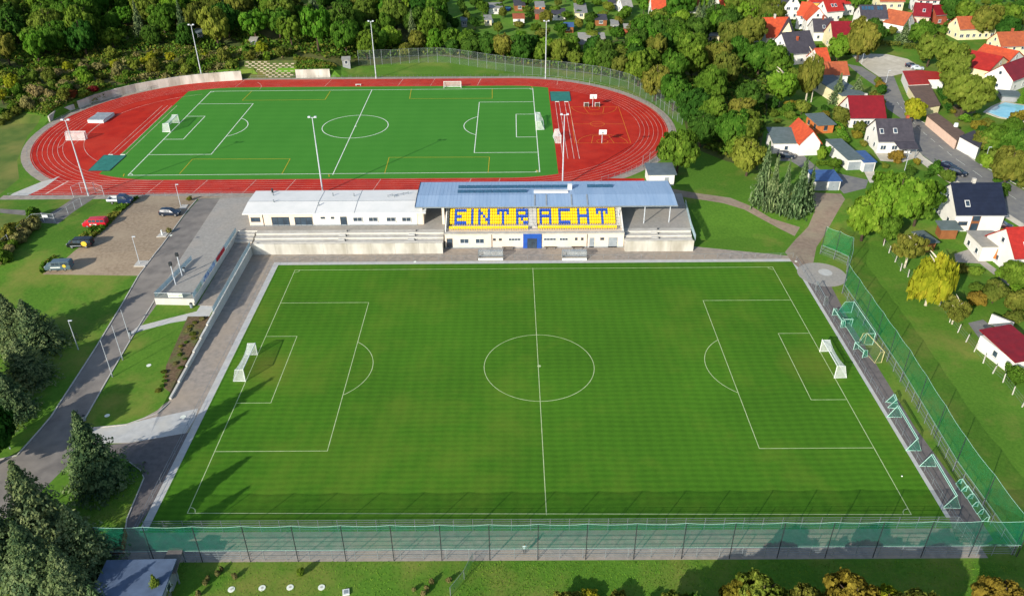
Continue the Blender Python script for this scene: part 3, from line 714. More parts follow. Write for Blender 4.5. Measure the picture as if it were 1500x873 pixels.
# seats
def seat_mesh(name, m):
    b = MB(); b.box((0, .04, .0), (.44, .40, .06)); b.box((0, -.155, .01), (.42, .05, .1))
    b.add([(-.22, .2, .0), (.22, .2, .0), (.22, .25, .0), (-.22, .25, .0), (-.2, .30, .40), (.2, .30, .40), (.2, .34, .38), (-.2, .34, .38)], [(0, 1, 5, 4), (2, 3, 7, 6), (4, 5, 6, 7), (0, 4, 7, 3), (1, 2, 6, 5)])
    b.box((0, .1, -.2), (.1, .3, .36))
    return b.mesh(name, m)
SY, SB = seat_mesh('seat', M['seaty']), seat_mesh('seat', M['seatb'])
let = {}
def put(col, rows):
    for r, s in enumerate(rows):
        for c, ch in enumerate(s):
            if ch == '#': let[(col+c, r+1)] = 1
put(2, ['#####', '#    ', '###  ', '#    ', '#####']); put(9, ['#']*5); put(12, ['#   #', '##  #', '# # #', '#  ##', '#   #'])
put(20, ['#####', '# # #', '  #  ', '  #  ', '  #  ']); put(28, ['#####', '#   #', '#####', '# #  ', '#  ##'])
put(101, ['#####', '#   #', '#####', '#   #', '#   #']); put(109, ['#####', '#    ', '#    ', '#    ', '#####'])
put(117, ['#   #', '#   #', '#####', '#   #', '#   #']); put(125, ['#####', '# # #', '  #  ', '  #  ', '  #  '])
bxl = PZ(658.4, 329, Z1).x+.25; bxr = PZ(787.2, 329, Z1).x+.25; SW = .503
slots = []
for blk, bx, off in ((0, bxl, 0), (1, bxr, 100)):
    for c in range(33): slots.append((bx+SW*c, 1.55, 3.82, SY, 0))
for row in range(5, -1, -1):                                      # row 5 is the lowest of the main block, 0 the top
    for blk, bx, off in ((0, bxl, 0), (1, bxr, 100)):
        for c in range(33):
            if row == 0 and ((blk == 0 and c > 30) or (blk == 1 and c < 1)): continue
            k = 5-row
            slots.append((bx+SW*c, Y1+RD*k+.3, Z1+RH*k, SB if let.get((c+off, row)) else SY, 1))
first = slots[:300]
for x, y, z, me, _ in first: ob('seat', me, gs, (x, y, z))
for me, nm in ((SY, 'yellow_seats'), (SB, 'blue_seats')):
    b = MB()
    for x, y, z, m_, _ in slots[300:]:
        if m_ is me:
            b.add([(v.co.x+x, v.co.y+y, v.co.z+z) for v in me.vertices], [tuple(p.vertices) for p in me.polygons])
    if b.v: stuff(b.build('back_row_seats', me.materials[0], gs))
# openings in the front wall
gw = lambda o, px0, px1, py0, py1, dx, **k: (lambda a, b: window(gs, a[0], b[0], max(.06, a[1]), b[1], -.0, **k))(WY(dx+px0/6.467, 255+py1/6.467, GY), WY(dx+px1/6.467, 255+py0/6.467, GY))
gw(0, 355, 405, 612, 700, 600, name='door'); gw(0, 478, 560, 612, 657, 600, split=1, fm='wframe', sill=True); gw(0, 624, 706, 612, 657, 600, split=1, fm='wframe', sill=True)
gw(0, 790, 815, 610, 632, 600); gw(0, 846, 872, 610, 632, 600); gw(0, 937, 1052, 607, 632, 600, split=3, fm='wframe'); gw(0, 1270, 1388, 605, 630, 600, split=3, fm='wframe')
gw(0, 125, 207, 604, 630, 800, split=2, fm='wframe'); gw(0, 272, 297, 603, 627, 800); gw(0, 330, 354, 603, 627, 800); gw(0, 512, 550, 602, 625, 800)
def slabdoor(px0, px1, py0, py1, dx, name, lab):
    a, b = WY(dx+px0/6.467, 255+py1/6.467, GY), WY(dx+px1/6.467, 255+py0/6.467, GY)
    m1 = MB(); m1.box(((a[0]+b[0])/2, -.03, b[1]/2), (b[0]-a[0], .06, b[1]-.02)); o = m1.build(name, M['greymat'], gs); o['label'] = lab
    MB().box((b[0]-.15, -.09, 1.05), (.05, .05, .14)).build('handle', M['dark'], o)
slabdoor(407, 457, 603, 690, 800, 'door', 'plain grey steel door'); slabdoor(585, 677, 600, 688, 800, 'garage_door', 'wide grey garage door')
a, b = WY(600+1075/6.467, 362, GY), WY(600+1250/6.467, 255+563/6.467, GY)
MB().box(((a[0]+b[0])/2, -.12, b[1]/2), (b[0]-a[0], .22, b[1])).build('entrance_portal', M['bluep'], gs)
aa, bb = WY(600+1115/6.467, 361, GY), WY(600+1205/6.467, 255+607/6.467, GY)
a_, b_ = MB(), MB(); win(a_, b_, aa[0], bb[0], .05, bb[1], -.235, split=1); o = a_.build('entrance_door', M['frame'], gs); b_.build('pane', M['glass'], o)
for px in (600+778/6.467, 800+388/6.467):
    xx = WY(px, 350, GY)[0]; MB().tube([(xx, -.07, 0), (xx, -.07, 3.3)], .06, 6).build('downpipe', M['dark'], gs)
# stairs between the seat blocks and at the sides
for xa, xb in ((bxl+33*SW-.1, bxr-.35), (gx0+.3, bxl-.4), (bxr+33*SW, gx1-.3)):
    m1 = MB()
    for k in range(14): m1.box(((xa+xb)/2, 3.2+RD*.5*k, 3.36+RH*.5*k-.1), (xb-xa, RD*.5-.01, .36))
    m1.build('stair_flight', M['slab'], gs)
for xx in (bxl-.55, bxl+33*SW-.05, bxr-.4, bxr+33*SW+.05): MB().tube([(xx, 1, 3.4), (xx, 1, 4.4), (xx, 3, 4.5), (xx, 7.8, 6.7)], .03, 5).build('handrail', M['steel'], gs)
MB().tube([(gx0+.2, .3, 4.3), (gx1-.2, .3, 4.3)], .03, 5).build('front_rail', M['steel'], gs)
# blue roof
RZF, RZR = 7.0, 7.45
cfl, cfr, cbr, cbl = PZ(608, 303.5, RZF), PZ(993, 301, RZF), PZ(974, 264.5, RZF), PZ(617, 268, RZF)
yfr = 46.7-GY; ybk = 59.5-GY; yrd = PZ(800, 285.5, RZR).y-GY
mb = MB()
for (ya, za), (yb, zb) in zip([(yfr, RZF), (yrd, RZR), (ybk, RZF)], [(yrd, RZR), (ybk, RZF)]):
    mb.add([(cfl.x, ya, za-.3), (cfr.x, ya, za-.3), (cfr.x, yb, zb-.3), (cfl.x, yb, zb-.3), (cfl.x, ya, za), (cfr.x, ya, za), (cfr.x, yb, zb), (cfl.x, yb, zb)], [(3, 2, 1, 0), (4, 5, 6, 7), (0, 1, 5, 4), (2, 3, 7, 6), (0, 4, 7, 3), (1, 2, 6, 5)])
rf = mb.build('roof', M['blueroof'], gs)
def rz_(y): return RZF+(RZR-RZF)*((y-yfr)/(yrd-yfr) if y < yrd else (ybk-y)/(ybk-yrd))
m1 = MB()
n = 70
for i in range(1, n):
    xx = cfl.x+(cfr.x-cfl.x)*i/n
    m1.beam((xx, yfr, rz_(yfr)+.005), (xx, yrd, RZR+.005), .04, .03); m1.beam((xx, yrd, RZR+.005), (xx, ybk, RZF+.005), .04, .03)
stuff(m1.build('standing_seams', M['blueroof'], rf))
MB().beam((cfl.x-.06, yfr-.05, RZF-.12), (cfr.x+.06, yfr-.05, RZF-.12), .14, .22).build('gutter', M['steel'], rf)
for xx in (cfl.x-.04, cfr.x+.04):
    m1 = MB(); m1.beam((xx, yfr, RZF-.05), (xx, yrd, RZR-.05), .08, .3); m1.beam((xx, yrd, RZR-.05), (xx, ybk, RZF-.05), .08, .3); m1.build('verge', M['dark'], rf)
def pvrow(px0, px1, py, n):
    y = PZ(px0, py, RZR-.2).y-GY; xa, xb = PZ(px0, py, RZR).x, PZ(px1, py, RZR).x
    for i in range(n):
        a, b = xa+(xb-xa)*i/n+.05, xa+(xb-xa)*(i+1)/n-.05
        m1 = MB(); z = rz_(y)+.08
        m1.add([(a, y-.45, z), (b, y-.45, z), (b, y+.35, z+.35), (a, y+.35, z+.35), (a, y-.45, z-.05), (b, y-.45, z-.05), (b, y+.35, z-.05), (a, y+.35, z-.05)], [(0, 1, 2, 3), (4, 5, 1, 0), (5, 6, 2, 1), (7, 4, 0, 3), (6, 7, 3, 2)])
        m1.build('solar_panel', M['pv'], rf)
pvrow(671, 833, 275, 13); pvrow(670, 772, 282.5, 8); pvrow(860, 898, 273.5, 3)
xa, xb = PZ(782, 281, RZR).x, PZ(832, 281, RZR).x; y = PZ(800, 281, RZR).y-GY
MB().box(((xa+xb)/2, y, rz_(y)+.12), (xb-xa, 1.2, .3)).build('rooflight', M['whiteroof'], rf)
MB().box((PZ(834.5, 276, RZR).x, PZ(834, 276, RZR).y-GY, rz_(8)+.5), (.9, .9, 1.3)).build('vent_box', M['whiteroof'], rf)
for px in (783, 800, 837, 860): 
    xx = PZ(px, 292, RZR).x; MB().beam((xx, yfr+.1, RZF+.06), (xx+.1, yrd, RZR+.06), .3, .05).build('walkway_strip', M['greymat'], rf)
for px, py in ((943, 327), (979.7, 325.8), (905.5, 327)):
    p = PZ(px, py, DECK); MB().tube([(p.x, p.y-GY, DECK-.02), (p.x, p.y-GY, RZF-.1)], .11, 8).build('column', M['pole'], gs)
for xx in (cfl.x+1.2, gx0-.6): MB().box((xx, 5.9, (DECK+RZF)/2-.2), (.5, .5, RZF-DECK-.2)).build('column', M['render'], gs)
# benches by the wall and dugouts by the pitch -------------------------------------
def bench(px, py, lab):
    p = PZ(px, py, 0); t = thing('bench', lab, 'bench', (p.x, 40.75, 0), 0, 'benches along the grandstand wall')
    MB().box((0, 0, .45), (2.4, .4, .06)).build('seat', M['bark'], t)
    for s in (-1, 1): MB().box((s*.95, 0, .21), (.08, .36, .42)).build('leg', M['steel'], t)
bench(744, 361, 'dark bench against the grandstand wall left of the blue entrance'); bench(805.5, 361, 'dark bench against the grandstand wall right beside the blue entrance'); bench(845, 360, 'dark bench against the wall left of the grey steel door')
M['clear'] = net_mat('clear_plastic', 'b4bcc0', .32, rough=.3)
def dugout(px0, px1, lab):
    a, b = PZ(px0, 381.5, 0), PZ(px1, 381.5, 0); Lh = b.x-a.x
    t = thing('dugout', lab, 'team shelter', ((a.x+b.x)/2, a.y, 0), 0, 'team dugouts by the touchline')
    h = Lh/2
    MB().box((0, .02, .26), (Lh, .05, .5)).build('front_board', M['wpaint'], t)
    MB().box((0, 1.0, .45), (Lh-.2, .4, .06)).build('bench_seat', M['greymat'], t)
    m1 = MB(); m1.box((0, 1.5, .9), (Lh, .03, 1.7)); m1.build('rear_panel', M['clear'], t)
    m1 = MB(); m1.beam((0, .25, 1.9), (0, 1.5, 1.75), Lh, .03); m1.build('roof_panel', M['clear'], t)
    for s in (-1, 1):
        m1 = MB(); m1.prism([(s*h-.015, .2), (s*h+.015, .2), (s*h+.015, 1.5), (s*h-.015, 1.5)], .1, [1.88, 1.88, 1.74, 1.74]); m1.build('side_panel', M['clear'], t)
    m2 = MB()
    for s in (-1, 0, 1):
        m2.tube([(s*h, 1.5, 0), (s*h, 1.5, 1.75), (s*h, .25, 1.9)], .035, 5)
    m2.tube([(-h, .25, 1.9), (h, .25, 1.9)], .035, 5); m2.tube([(-h, 1.5, 1.75), (h, 1.5, 1.75)], .035, 5); m2.tube([(-h, .2, .05), (-h, .2, 1.9)], .03, 5); m2.tube([(h, .2, .05), (h, .2, 1.9)], .03, 5)
    m2.build('frame', M['steel'], t)
dugout(700.8, 736.8, 'clear roofed dugout left of the halfway line'); dugout(823.5, 859.3, 'clear roofed dugout right of the halfway line')
# small white kiosk beside the track
def kiosk():
    p = PZ(950, 272, 2.1); t = thing('kiosk', 'small white flat hut with grey roof beside the running track', 'hut', (p.x, p.y, 2.1), .02)
    q = PZ(987, 272, 2.1); L = q.x-p.x
    MB().box((L/2, 2.6, 1.25), (L, 5.2, 3.1)).build('wall', M['whitewall'], t)
    m1 = MB(); m1.prism([(-.4, -.5), (L+.4, -.5), (L+.4, 5.6), (-.4, 5.6)], [2.8, 2.8, 3.2, 3.2], [3.0, 3.0, 3.4, 3.4]); m1.build('roof', mat('slate_grey_roof', '5d6a72', '525e66', .6, .7), t)
    MB().box((L*.7, -.02, 1.0), (.95, .05, 2.0)).build('door', M['greymat'], t)
kiosk()
# white bank retaining wall, concrete lattice bank ----------------------------------
def bankwall(pxs, label, h0=2.75):
    pts = [PZ(px, py, 2.1) for px, py in pxs]; P0 = pts[0]
    t = thing('retaining_wall', label, 'wall', (P0.x, P0.y, 2.1))
    out = []
    for a, b in zip(pts, pts[1:]):
        k = max(1, round((b-a).length/4.0))
        out += [a+(b-a)*(i/k) for i in range(k)]
    out.append(pts[-1])
    n = len(out)
    for i in range(n-1):
        a, b = out[i]-P0, out[i+1]-P0; d = (b-a).normalized()
        h = h0(i/(n-1)) if callable(h0) else h0
        m1 = MB(); m1.beam(a+d*.02+Vector((0, 0, h/2-.3)), b-d*.02+Vector((0, 0, h/2-.3)), .35, h+.6); m1.build('wall_panel', M['stain'], t)
bankwall([(73, 179), (84, 170), (110, 161)], 'short grey wall segment at the left end of the bank', 1.7)
bankwall([(116, 159), (140, 150), (170, 142), (200, 135), (232, 129.5), (265, 124.5), (300, 121), (330, 119), (355, 117.5)], 'long curved whitish retaining wall along the bend of the running track', lambda f: 2.2+.8*f)
bankwall([(434, 114.5), (484, 113.5)], 'short white retaining wall behind the far straight', 2.7)
t = None
a, b = PZ(355, 116, 2.1), PZ(433, 114, 2.1)
t = thing('lattice_bank', 'planted slope of staggered pale concrete elements between the two white walls', 'retaining wall', (a.x, a.y+.5, 2.1))
Lb = b.x-a.x; m1 = MB().prism([(0, 0), (Lb, 0), (Lb, 5), (0, 5)], -.5, [.1, .1, 4.4, 4.4]); m1.build('slope', M['wild'], t)
m2 = MB(); m2.prism([(-.55, -.12), (.55, -.12), (.55, .12), (-.55, .12)], -.25, .22); lm = m2.mesh('concrete_element', M['lattice'])
for r in range(9):
    for c in range(int(Lb/2.0)):
        xx = 1+c*2.0+(1.0 if r % 2 else 0); f = xx/Lb
        top = 8 if f < .5 else 7
        if xx > Lb-.5 or r > top or (f < .42 and r < 3-(f*3)): continue
        ob('concrete_element', lm, t, (xx, .3+r*.53, .32+r*.46))
# ------------------------------------------------------------------ vegetation
def leafmesh(name, C, Nn, S_, m, seed, aspect=1.0):
    rg = np.random.default_rng(seed); n = len(C)
    N = Nn/np.maximum(1e-6, np.linalg.norm(Nn, axis=1))[:, None]
    a = rg.normal(size=(n, 3)); U = np.cross(N, a); U /= np.maximum(1e-6, np.linalg.norm(U, axis=1))[:, None]; Vv = np.cross(N, U)
    s = S_[:, None]; U = U*s; Vv = Vv*s*aspect
    q = np.stack([C-U*.9-Vv*.3, C+U*.2-Vv, C+U+Vv*.25, C-U*.15+Vv], 1).reshape(-1, 3)
    me = bpy.data.meshes.new(name); me.vertices.add(4*n); me.vertices.foreach_set("co", q.ravel())
    me.loops.add(4*n); me.loops.foreach_set("vertex_index", np.arange(4*n)); me.polygons.add(n)
    me.polygons.foreach_set("loop_start", np.arange(0, 4*n, 4)); me.update(calc_edges=True); me.materials.append(m); return me
def broad(seed, n=3600, z0=.05, squash=1.0, size=.085, lobes=7, clump=.24, nc=70, openness=.0):
    """crown in unit space: radius about 1, z from z0 to 1 (scaled to the tree later)"""
    rg = np.random.default_rng(seed); zc = (z0+1)/2; hz = (1-z0)/2
    L = [(np.zeros(3), .78)]
    for i in range(lobes):
        t = 2*pi*i/lobes+rg.uniform(-.4, .4); f = rg.uniform(-.55, .6); rr = rg.uniform(.38, .55)*math.sqrt(max(.15, 1-f*f*.8))
        L.append((np.array([cos(t)*rr, sin(t)*rr, f*.62]), rg.uniform(.36, .52)))
    cl = []
    while len(cl) < nc:
        c, r = L[rg.integers(len(L))]; d = rg.normal(size=3); d /= np.linalg.norm(d)
        p = c+d*r*rg.uniform(.72, 1.02)
        if any(np.linalg.norm(p-c2) < r2*.62 for c2, r2 in L): continue
        cl.append(p)
    cl = np.array(cl); k = n//nc
    C = []; N = []
    for p in cl:
        d = rg.normal(size=(k, 3)); d /= np.linalg.norm(d, axis=1)[:, None]
        rad = clump*rg.uniform(.6, 1.25)
        C.append(p+d*rad*(rg.uniform(.35, 1, size=(k, 1))**.6)*np.array([1, 1, .75])); N.append(d*.9+p*.7/np.linalg.norm(p)+rg.normal(size=(k, 3))*.45)
    # sparse inner leaves keep the crown from reading as a shell
    ki = n//6; d = rg.normal(size=(ki, 3)); d /= np.linalg.norm(d, axis=1)[:, None]; C.append(d*rg.uniform(.2, .7, size=(ki, 1))); N.append(d+rg.normal(size=(ki, 3))*.5)
    C = np.concatenate(C); N = np.concatenate(N)
    C = C/np.array([1.08, 1.08, 1.1]); C[:, 2] = zc+C[:, 2]*hz*squash
    return C, N, rg.uniform(.7, 1.3, len(C))*size
def weeping(seed, n=4200):
    C, N, Sz = broad(seed, n=n, z0=.12, size=.06, clump=.17, nc=95)
    rg = np.random.default_rng(seed+5); C[:, 2] = np.maximum(.06, C[:, 2]-rg.uniform(0, .22, len(C))*(np.hypot(C[:, 0], C[:, 1])))
    N[:, 2] *= .3; return C, N, Sz
def conif(seed, n_lv=20, br=11, per=9, slim=1.0, size=.075, z0=.05, droop=.35):
    rg = np.random.default_rng(seed); C = []; N = []; Sz = []; tip = []
    for i in range(n_lv):
        f = i/(n_lv-1); z = z0+(1-z0)*f**.92; R = slim*(1-f)**.98*rg.uniform(.8, 1.1)+.03; t0 = rg.uniform(0, 6.28); nb = max(4, int(br*(1-f*.6)))
        for b in range(nb):
            t = t0+2*pi*(b+rg.uniform(-.25, .25))/nb; rb = R*rg.uniform(.6, 1.15); zt = rg.uniform(-.012, .012)
            for q in range(per):
                u = (q+rg.uniform(0, 1))/per; rr = rb*(.12+.88*u); w = .10*(1-abs(u-.6))*(1-f*.7)
                s = rg.normal()*w; C.append((cos(t)*rr-sin(t)*s, sin(t)*rr+cos(t)*s, z+zt-droop*rb*.28*u+.05*rb*u*u-abs(rg.normal())*.008))
                N.append(np.array([cos(t)*.35, sin(t)*.35, 1.0])+rg.normal(size=3)*.32); Sz.append(size*rg.uniform(.6, 1.2)*(1.1-.5*f)); tip.append(1 if u > .72 else 0)
    conif.tip = tip
    return np.array(C), np.array(N), np.array(Sz)
def conmesh(seed, *a, **k):
    me = leafmesh('crown', *conif(seed, *a, **k), LEAF['spruce'], seed, .5); me.materials.append(LEAF['spruce']); me.polygons.foreach_set("material_index", conif.tip); return me
CROWN = {}
CROWN['broad'] = [leafmesh('crown', *broad(s, n=11500, size=.043, nc=170, clump=.165, lobes=9), LEAF['green'], s) for s in (1, 2, 3, 4, 5)]
CROWN['round'] = [leafmesh('crown', *broad(s, n=7000, size=.05, lobes=6, nc=130, clump=.17, z0=.06), LEAF['green'], s) for s in (11, 12)]
CROWN['tall'] = [leafmesh('crown', *broad(s, n=11000, size=.043, lobes=11, nc=160, clump=.17, z0=.03), LEAF['green'], s) for s in (21, 22)]
CROWN['loose'] = [leafmesh('crown', *broad(s, n=3200, size=.05, lobes=9, nc=70, clump=.18, z0=.15), LEAF['green'], s) for s in (31, 32)]
CROWN['weep'] = [leafmesh('crown', *weeping(s), LEAF['yg'], s, 1.9) for s in (41, 42)]
CROWN['big'] = [leafmesh('crown', *broad(s, n=11000, size=.042, lobes=9, nc=190, clump=.15, z0=.12), LEAF['green'], s) for s in (51, 52)]
CROWN['conifer'] = [conmesh(s, 22, 13, 10, size=.10) for s in (61, 62)]
CROWN['bigconifer'] = [conmesh(s, 27, 18, 40, size=.043, droop=.55) for s in (71, 72, 73)]
CROWN['bush'] = [leafmesh('foliage', *broad(s, n=2800, size=.068, lobes=6, nc=60, clump=.22, z0=-.1), LEAF['green'], s) for s in (81, 82, 83)]
def trunk_mesh(seed, m, limbs=5):
    rg = random.Random(seed); b = MB()
    pts = [(0, 0, -.06)]+[(rg.uniform(-.04, .04), rg.uniform(-.04, .04), z) for z in (.2, .4, .6, .85)]
    b.tube(pts, .075, 7, 0, .015)
    for i in range(limbs):
        z = .22+.1*i; t = rg.uniform(0, 6.28); L = rg.uniform(.3, .5)
        b.tube([(0, 0, z), (cos(t)*L*.5, sin(t)*L*.5, z+.09), (cos(t)*L, sin(t)*L, z+.16)], .032, 5, 0, .008)
    return b.mesh('trunk', m, True)
TRUNK = [trunk_mesh(i, M['bark']) for i in range(3)]; TRUNKB = [trunk_mesh(i+9, M['birch'], 7) for i in range(2)]
TRUNKC = MB().tube([(0, 0, -.05), (0, 0, .5), (0, 0, .97)], .055, 7, 0, .006).mesh('trunk', M['bark'], True)
trnd = random.Random(99)
KINDN = {'green': 'mid green', 'dark': 'dark green', 'bright': 'bright green', 'yg': 'yellow green', 'olive': 'olive brown', 'yellow': 'golden yellow', 'orange': 'orange brown', 'red': 'reddish', 'spruce': 'dark', 'bluespruce': 'blue grey', 'brown': 'dry brown'}
def tree(x, y, R, H, form, col, label, group=None, z=None, bark='bark', name=None):
    z = hgt(x, y) if z is None else z
    con = 'conifer' in form
    nm = name or ('bush' if form == 'bush' else 'conifer_tree' if con else 'birch_tree' if bark == 'birch' else 'broadleaf_tree')
    t = thing(nm, label, 'bush' if form == 'bush' else 'tree', (x, y, z), trnd.uniform(0, 6.28), group)
    k = trnd.choice(CROWN[form]); c = ob('foliage' if form == 'bush' else 'crown', k, t); c.scale = (R, R*trnd.uniform(.92, 1.08), H)
    c.material_slots[0].link = 'OBJECT'; c.material_slots[0].material = LEAF[col]
    if con:
        c.material_slots[1].link = 'OBJECT'; c.material_slots[1].material = LEAF[col+'tip'] if col+'tip' in LEAF else LEAF[col]
    if form != 'bush':
        tm = TRUNKC if con else trnd.choice(TRUNKB if bark == 'birch' else TRUNK); k = ob('trunk', tm, t)
        rs = min(R, H*.42); k.scale = (rs, rs, H)
    return t
def TC(px, py, rpx, form, col, label, group=None, k=2.2, bark='bark', zg=None):
    """crown centre (pixel), crown radius (pixel): solve for a tree of height k*R standing on the ground"""
    z = 2.1
    for _ in range(4):
        p = PZ(px, py, z+6); R = rpx/S(p)[2]; H = k*R
        p = PZ(px, py, z+.58*H); R = rpx/S(p)[2]; H = k*R; z = hgt(p.x, p.y) if zg is None else zg
    return tree(p.x, p.y, R, H, form, col, label, group, bark=bark)
def TB(bx, by, tx, ty, rpx, form, col, label, group=None, bark='bark'):
    """base pixel, top pixel"""
    b = P(bx, by); H = 3
    while S((b.x, b.y, b.z+H))[1] > ty and H < 40: H += .1
    return tree(b.x, b.y, rpx/S((b.x, b.y, b.z+H/2))[2], H, form, col, label, group, bark=bark)
# big conifers by the lower left corner and the dark tree by the road
def TH(tx, ty, H, R, form, col, label, group=None, z=0):
    p = PZ(tx, ty, z+H); return tree(p.x, p.y, R, H, form, col, label, group, z=hgt(p.x, p.y))
TH(108, 604, 12.8, 5.5, 'bigconifer', 'spruce', 'tall dark spruce nearest the lower left corner of the grass pitch')
TH(15, 676, 13.5, 5.8, 'bigconifer', 'spruce', 'broad dark spruce at the left edge below the road mouth')
TH(18, 765, 12.5, 5.6, 'bigconifer', 'spruce', 'lowest spruce in the bottom left corner')
TH(92, 742, 10.5, 5.0, 'bigconifer', 'bluespruce', 'blue tinged spruce above the blue roofed shed')
TH(-50, 715, 13, 5, 'bigconifer', 'spruce', 'dark spruce cut by the left edge beside the road mouth')
TH(75, 800, 10.5, 4.4, 'bigconifer', 'spruce', 'dark spruce left of the blue roofed shed')
TH(130, 858, 6, 2.6, 'conifer', 'bluespruce', 'short pale spruce at the bottom edge beside the blue roof')
TH(222, 842, 4.5, 1.9, 'conifer', 'yg', 'small young conifer in front of the blue roofed shed')
TH(32, 446, 9.5, 6.0, 'bigconifer', 'spruce', 'large dark evergreen tree on the lawn left of the access road')
TH(2, 438, 10, 5.5, 'bigconifer', 'spruce', 'dark evergreen at the left edge touching the large one on the lawn')
TH(22, 500, 8, 5.2, 'bigconifer', 'spruce', 'lower front evergreen of the dark clump left of the access road')
TH(-6, 540, 9, 4.6, 'bigconifer', 'spruce', 'lowest dark evergreen of the clump at the left edge')
TH(-70, 520, 11, 6, 'big', 'dark', 'dark tree just outside the left edge by the lawn')
TH(-60, 600, 11, 6, 'big', 'dark', 'dark tree just outside the left edge by the road')
# autumn trees and bushes at the bottom edge
TH(1122, 846, 8.5, 3.6, 'big', 'yg', 'yellow green tree at the bottom edge right of the centre')
TH(1090, 852, 7.5, 2.6, 'big', 'orange', 'small orange tree at the bottom edge touching the yellow green one')
TH(1262, 850, 9, 4.4, 'big', 'orange', 'wide orange brown tree at the bottom edge below the tall net posts')
TH(1308, 858, 8, 3.0, 'big', 'yellow', 'golden tree at the bottom edge right of the orange brown one')
TH(1195, 866, 8.5, 3.8, 'big', 'olive', 'olive tree low on the bottom edge between the yellow and orange trees')
TH(1360, 880, 10.5, 4.5, 'big', 'olive', 'olive tree below the bottom edge right of the golden tree')
TH(1480, 850, 8, 3.4, 'big', 'orange', 'orange tree in the bottom right corner')
TH(1020, 880, 8, 3.6, 'big', 'green', 'green tree below the bottom edge left of the small orange tree')
TC(865, 872, 16, 'bush', 'yellow', 'bright yellow bush at the bottom edge', k=1.3)
TC(835, 882, 26, 'bush', 'olive', 'olive bush left of the bright yellow bush', k=1.3)
TC(905, 882, 26, 'bush', 'olive', 'olive bush right of the bright yellow bush', k=1.2)
TC(988, 882, 26, 'loose', 'yg', 'thin pale tree top poking up at the bottom edge', k=2.2)
TC(1035, 888, 20, 'bush', 'olive', 'dull bush at the bottom edge left of the small orange tree', k=1.4)
TC(955, 890, 22, 'bush', 'green', 'green bush at the bottom edge left of the thin pale tree', k=1.2)
for px, py, r, c in ((300, 852, 5, 'brown'), (304, 845, 4, 'brown'), (318, 838, 5, 'brown'), (324, 832, 4, 'brown'), (343, 842, 5, 'brown'), (620, 868, 5, 'brown'), (625, 860, 5, 'brown'), (632, 850, 5, 'brown'), (657, 848, 5, 'brown'), (606, 862, 4, 'brown'), (290, 868, 5, 'brown'), (440, 836, 7, 'green')):
    TC(px, py, r, 'bush', c, 'thin dry plant on the rough grass below the lower fence' if c == 'brown' else 'small leafy plant on the grass above the round white covers', 'dry plants below the lower fence' if c == 'brown' else None, k=2.4)
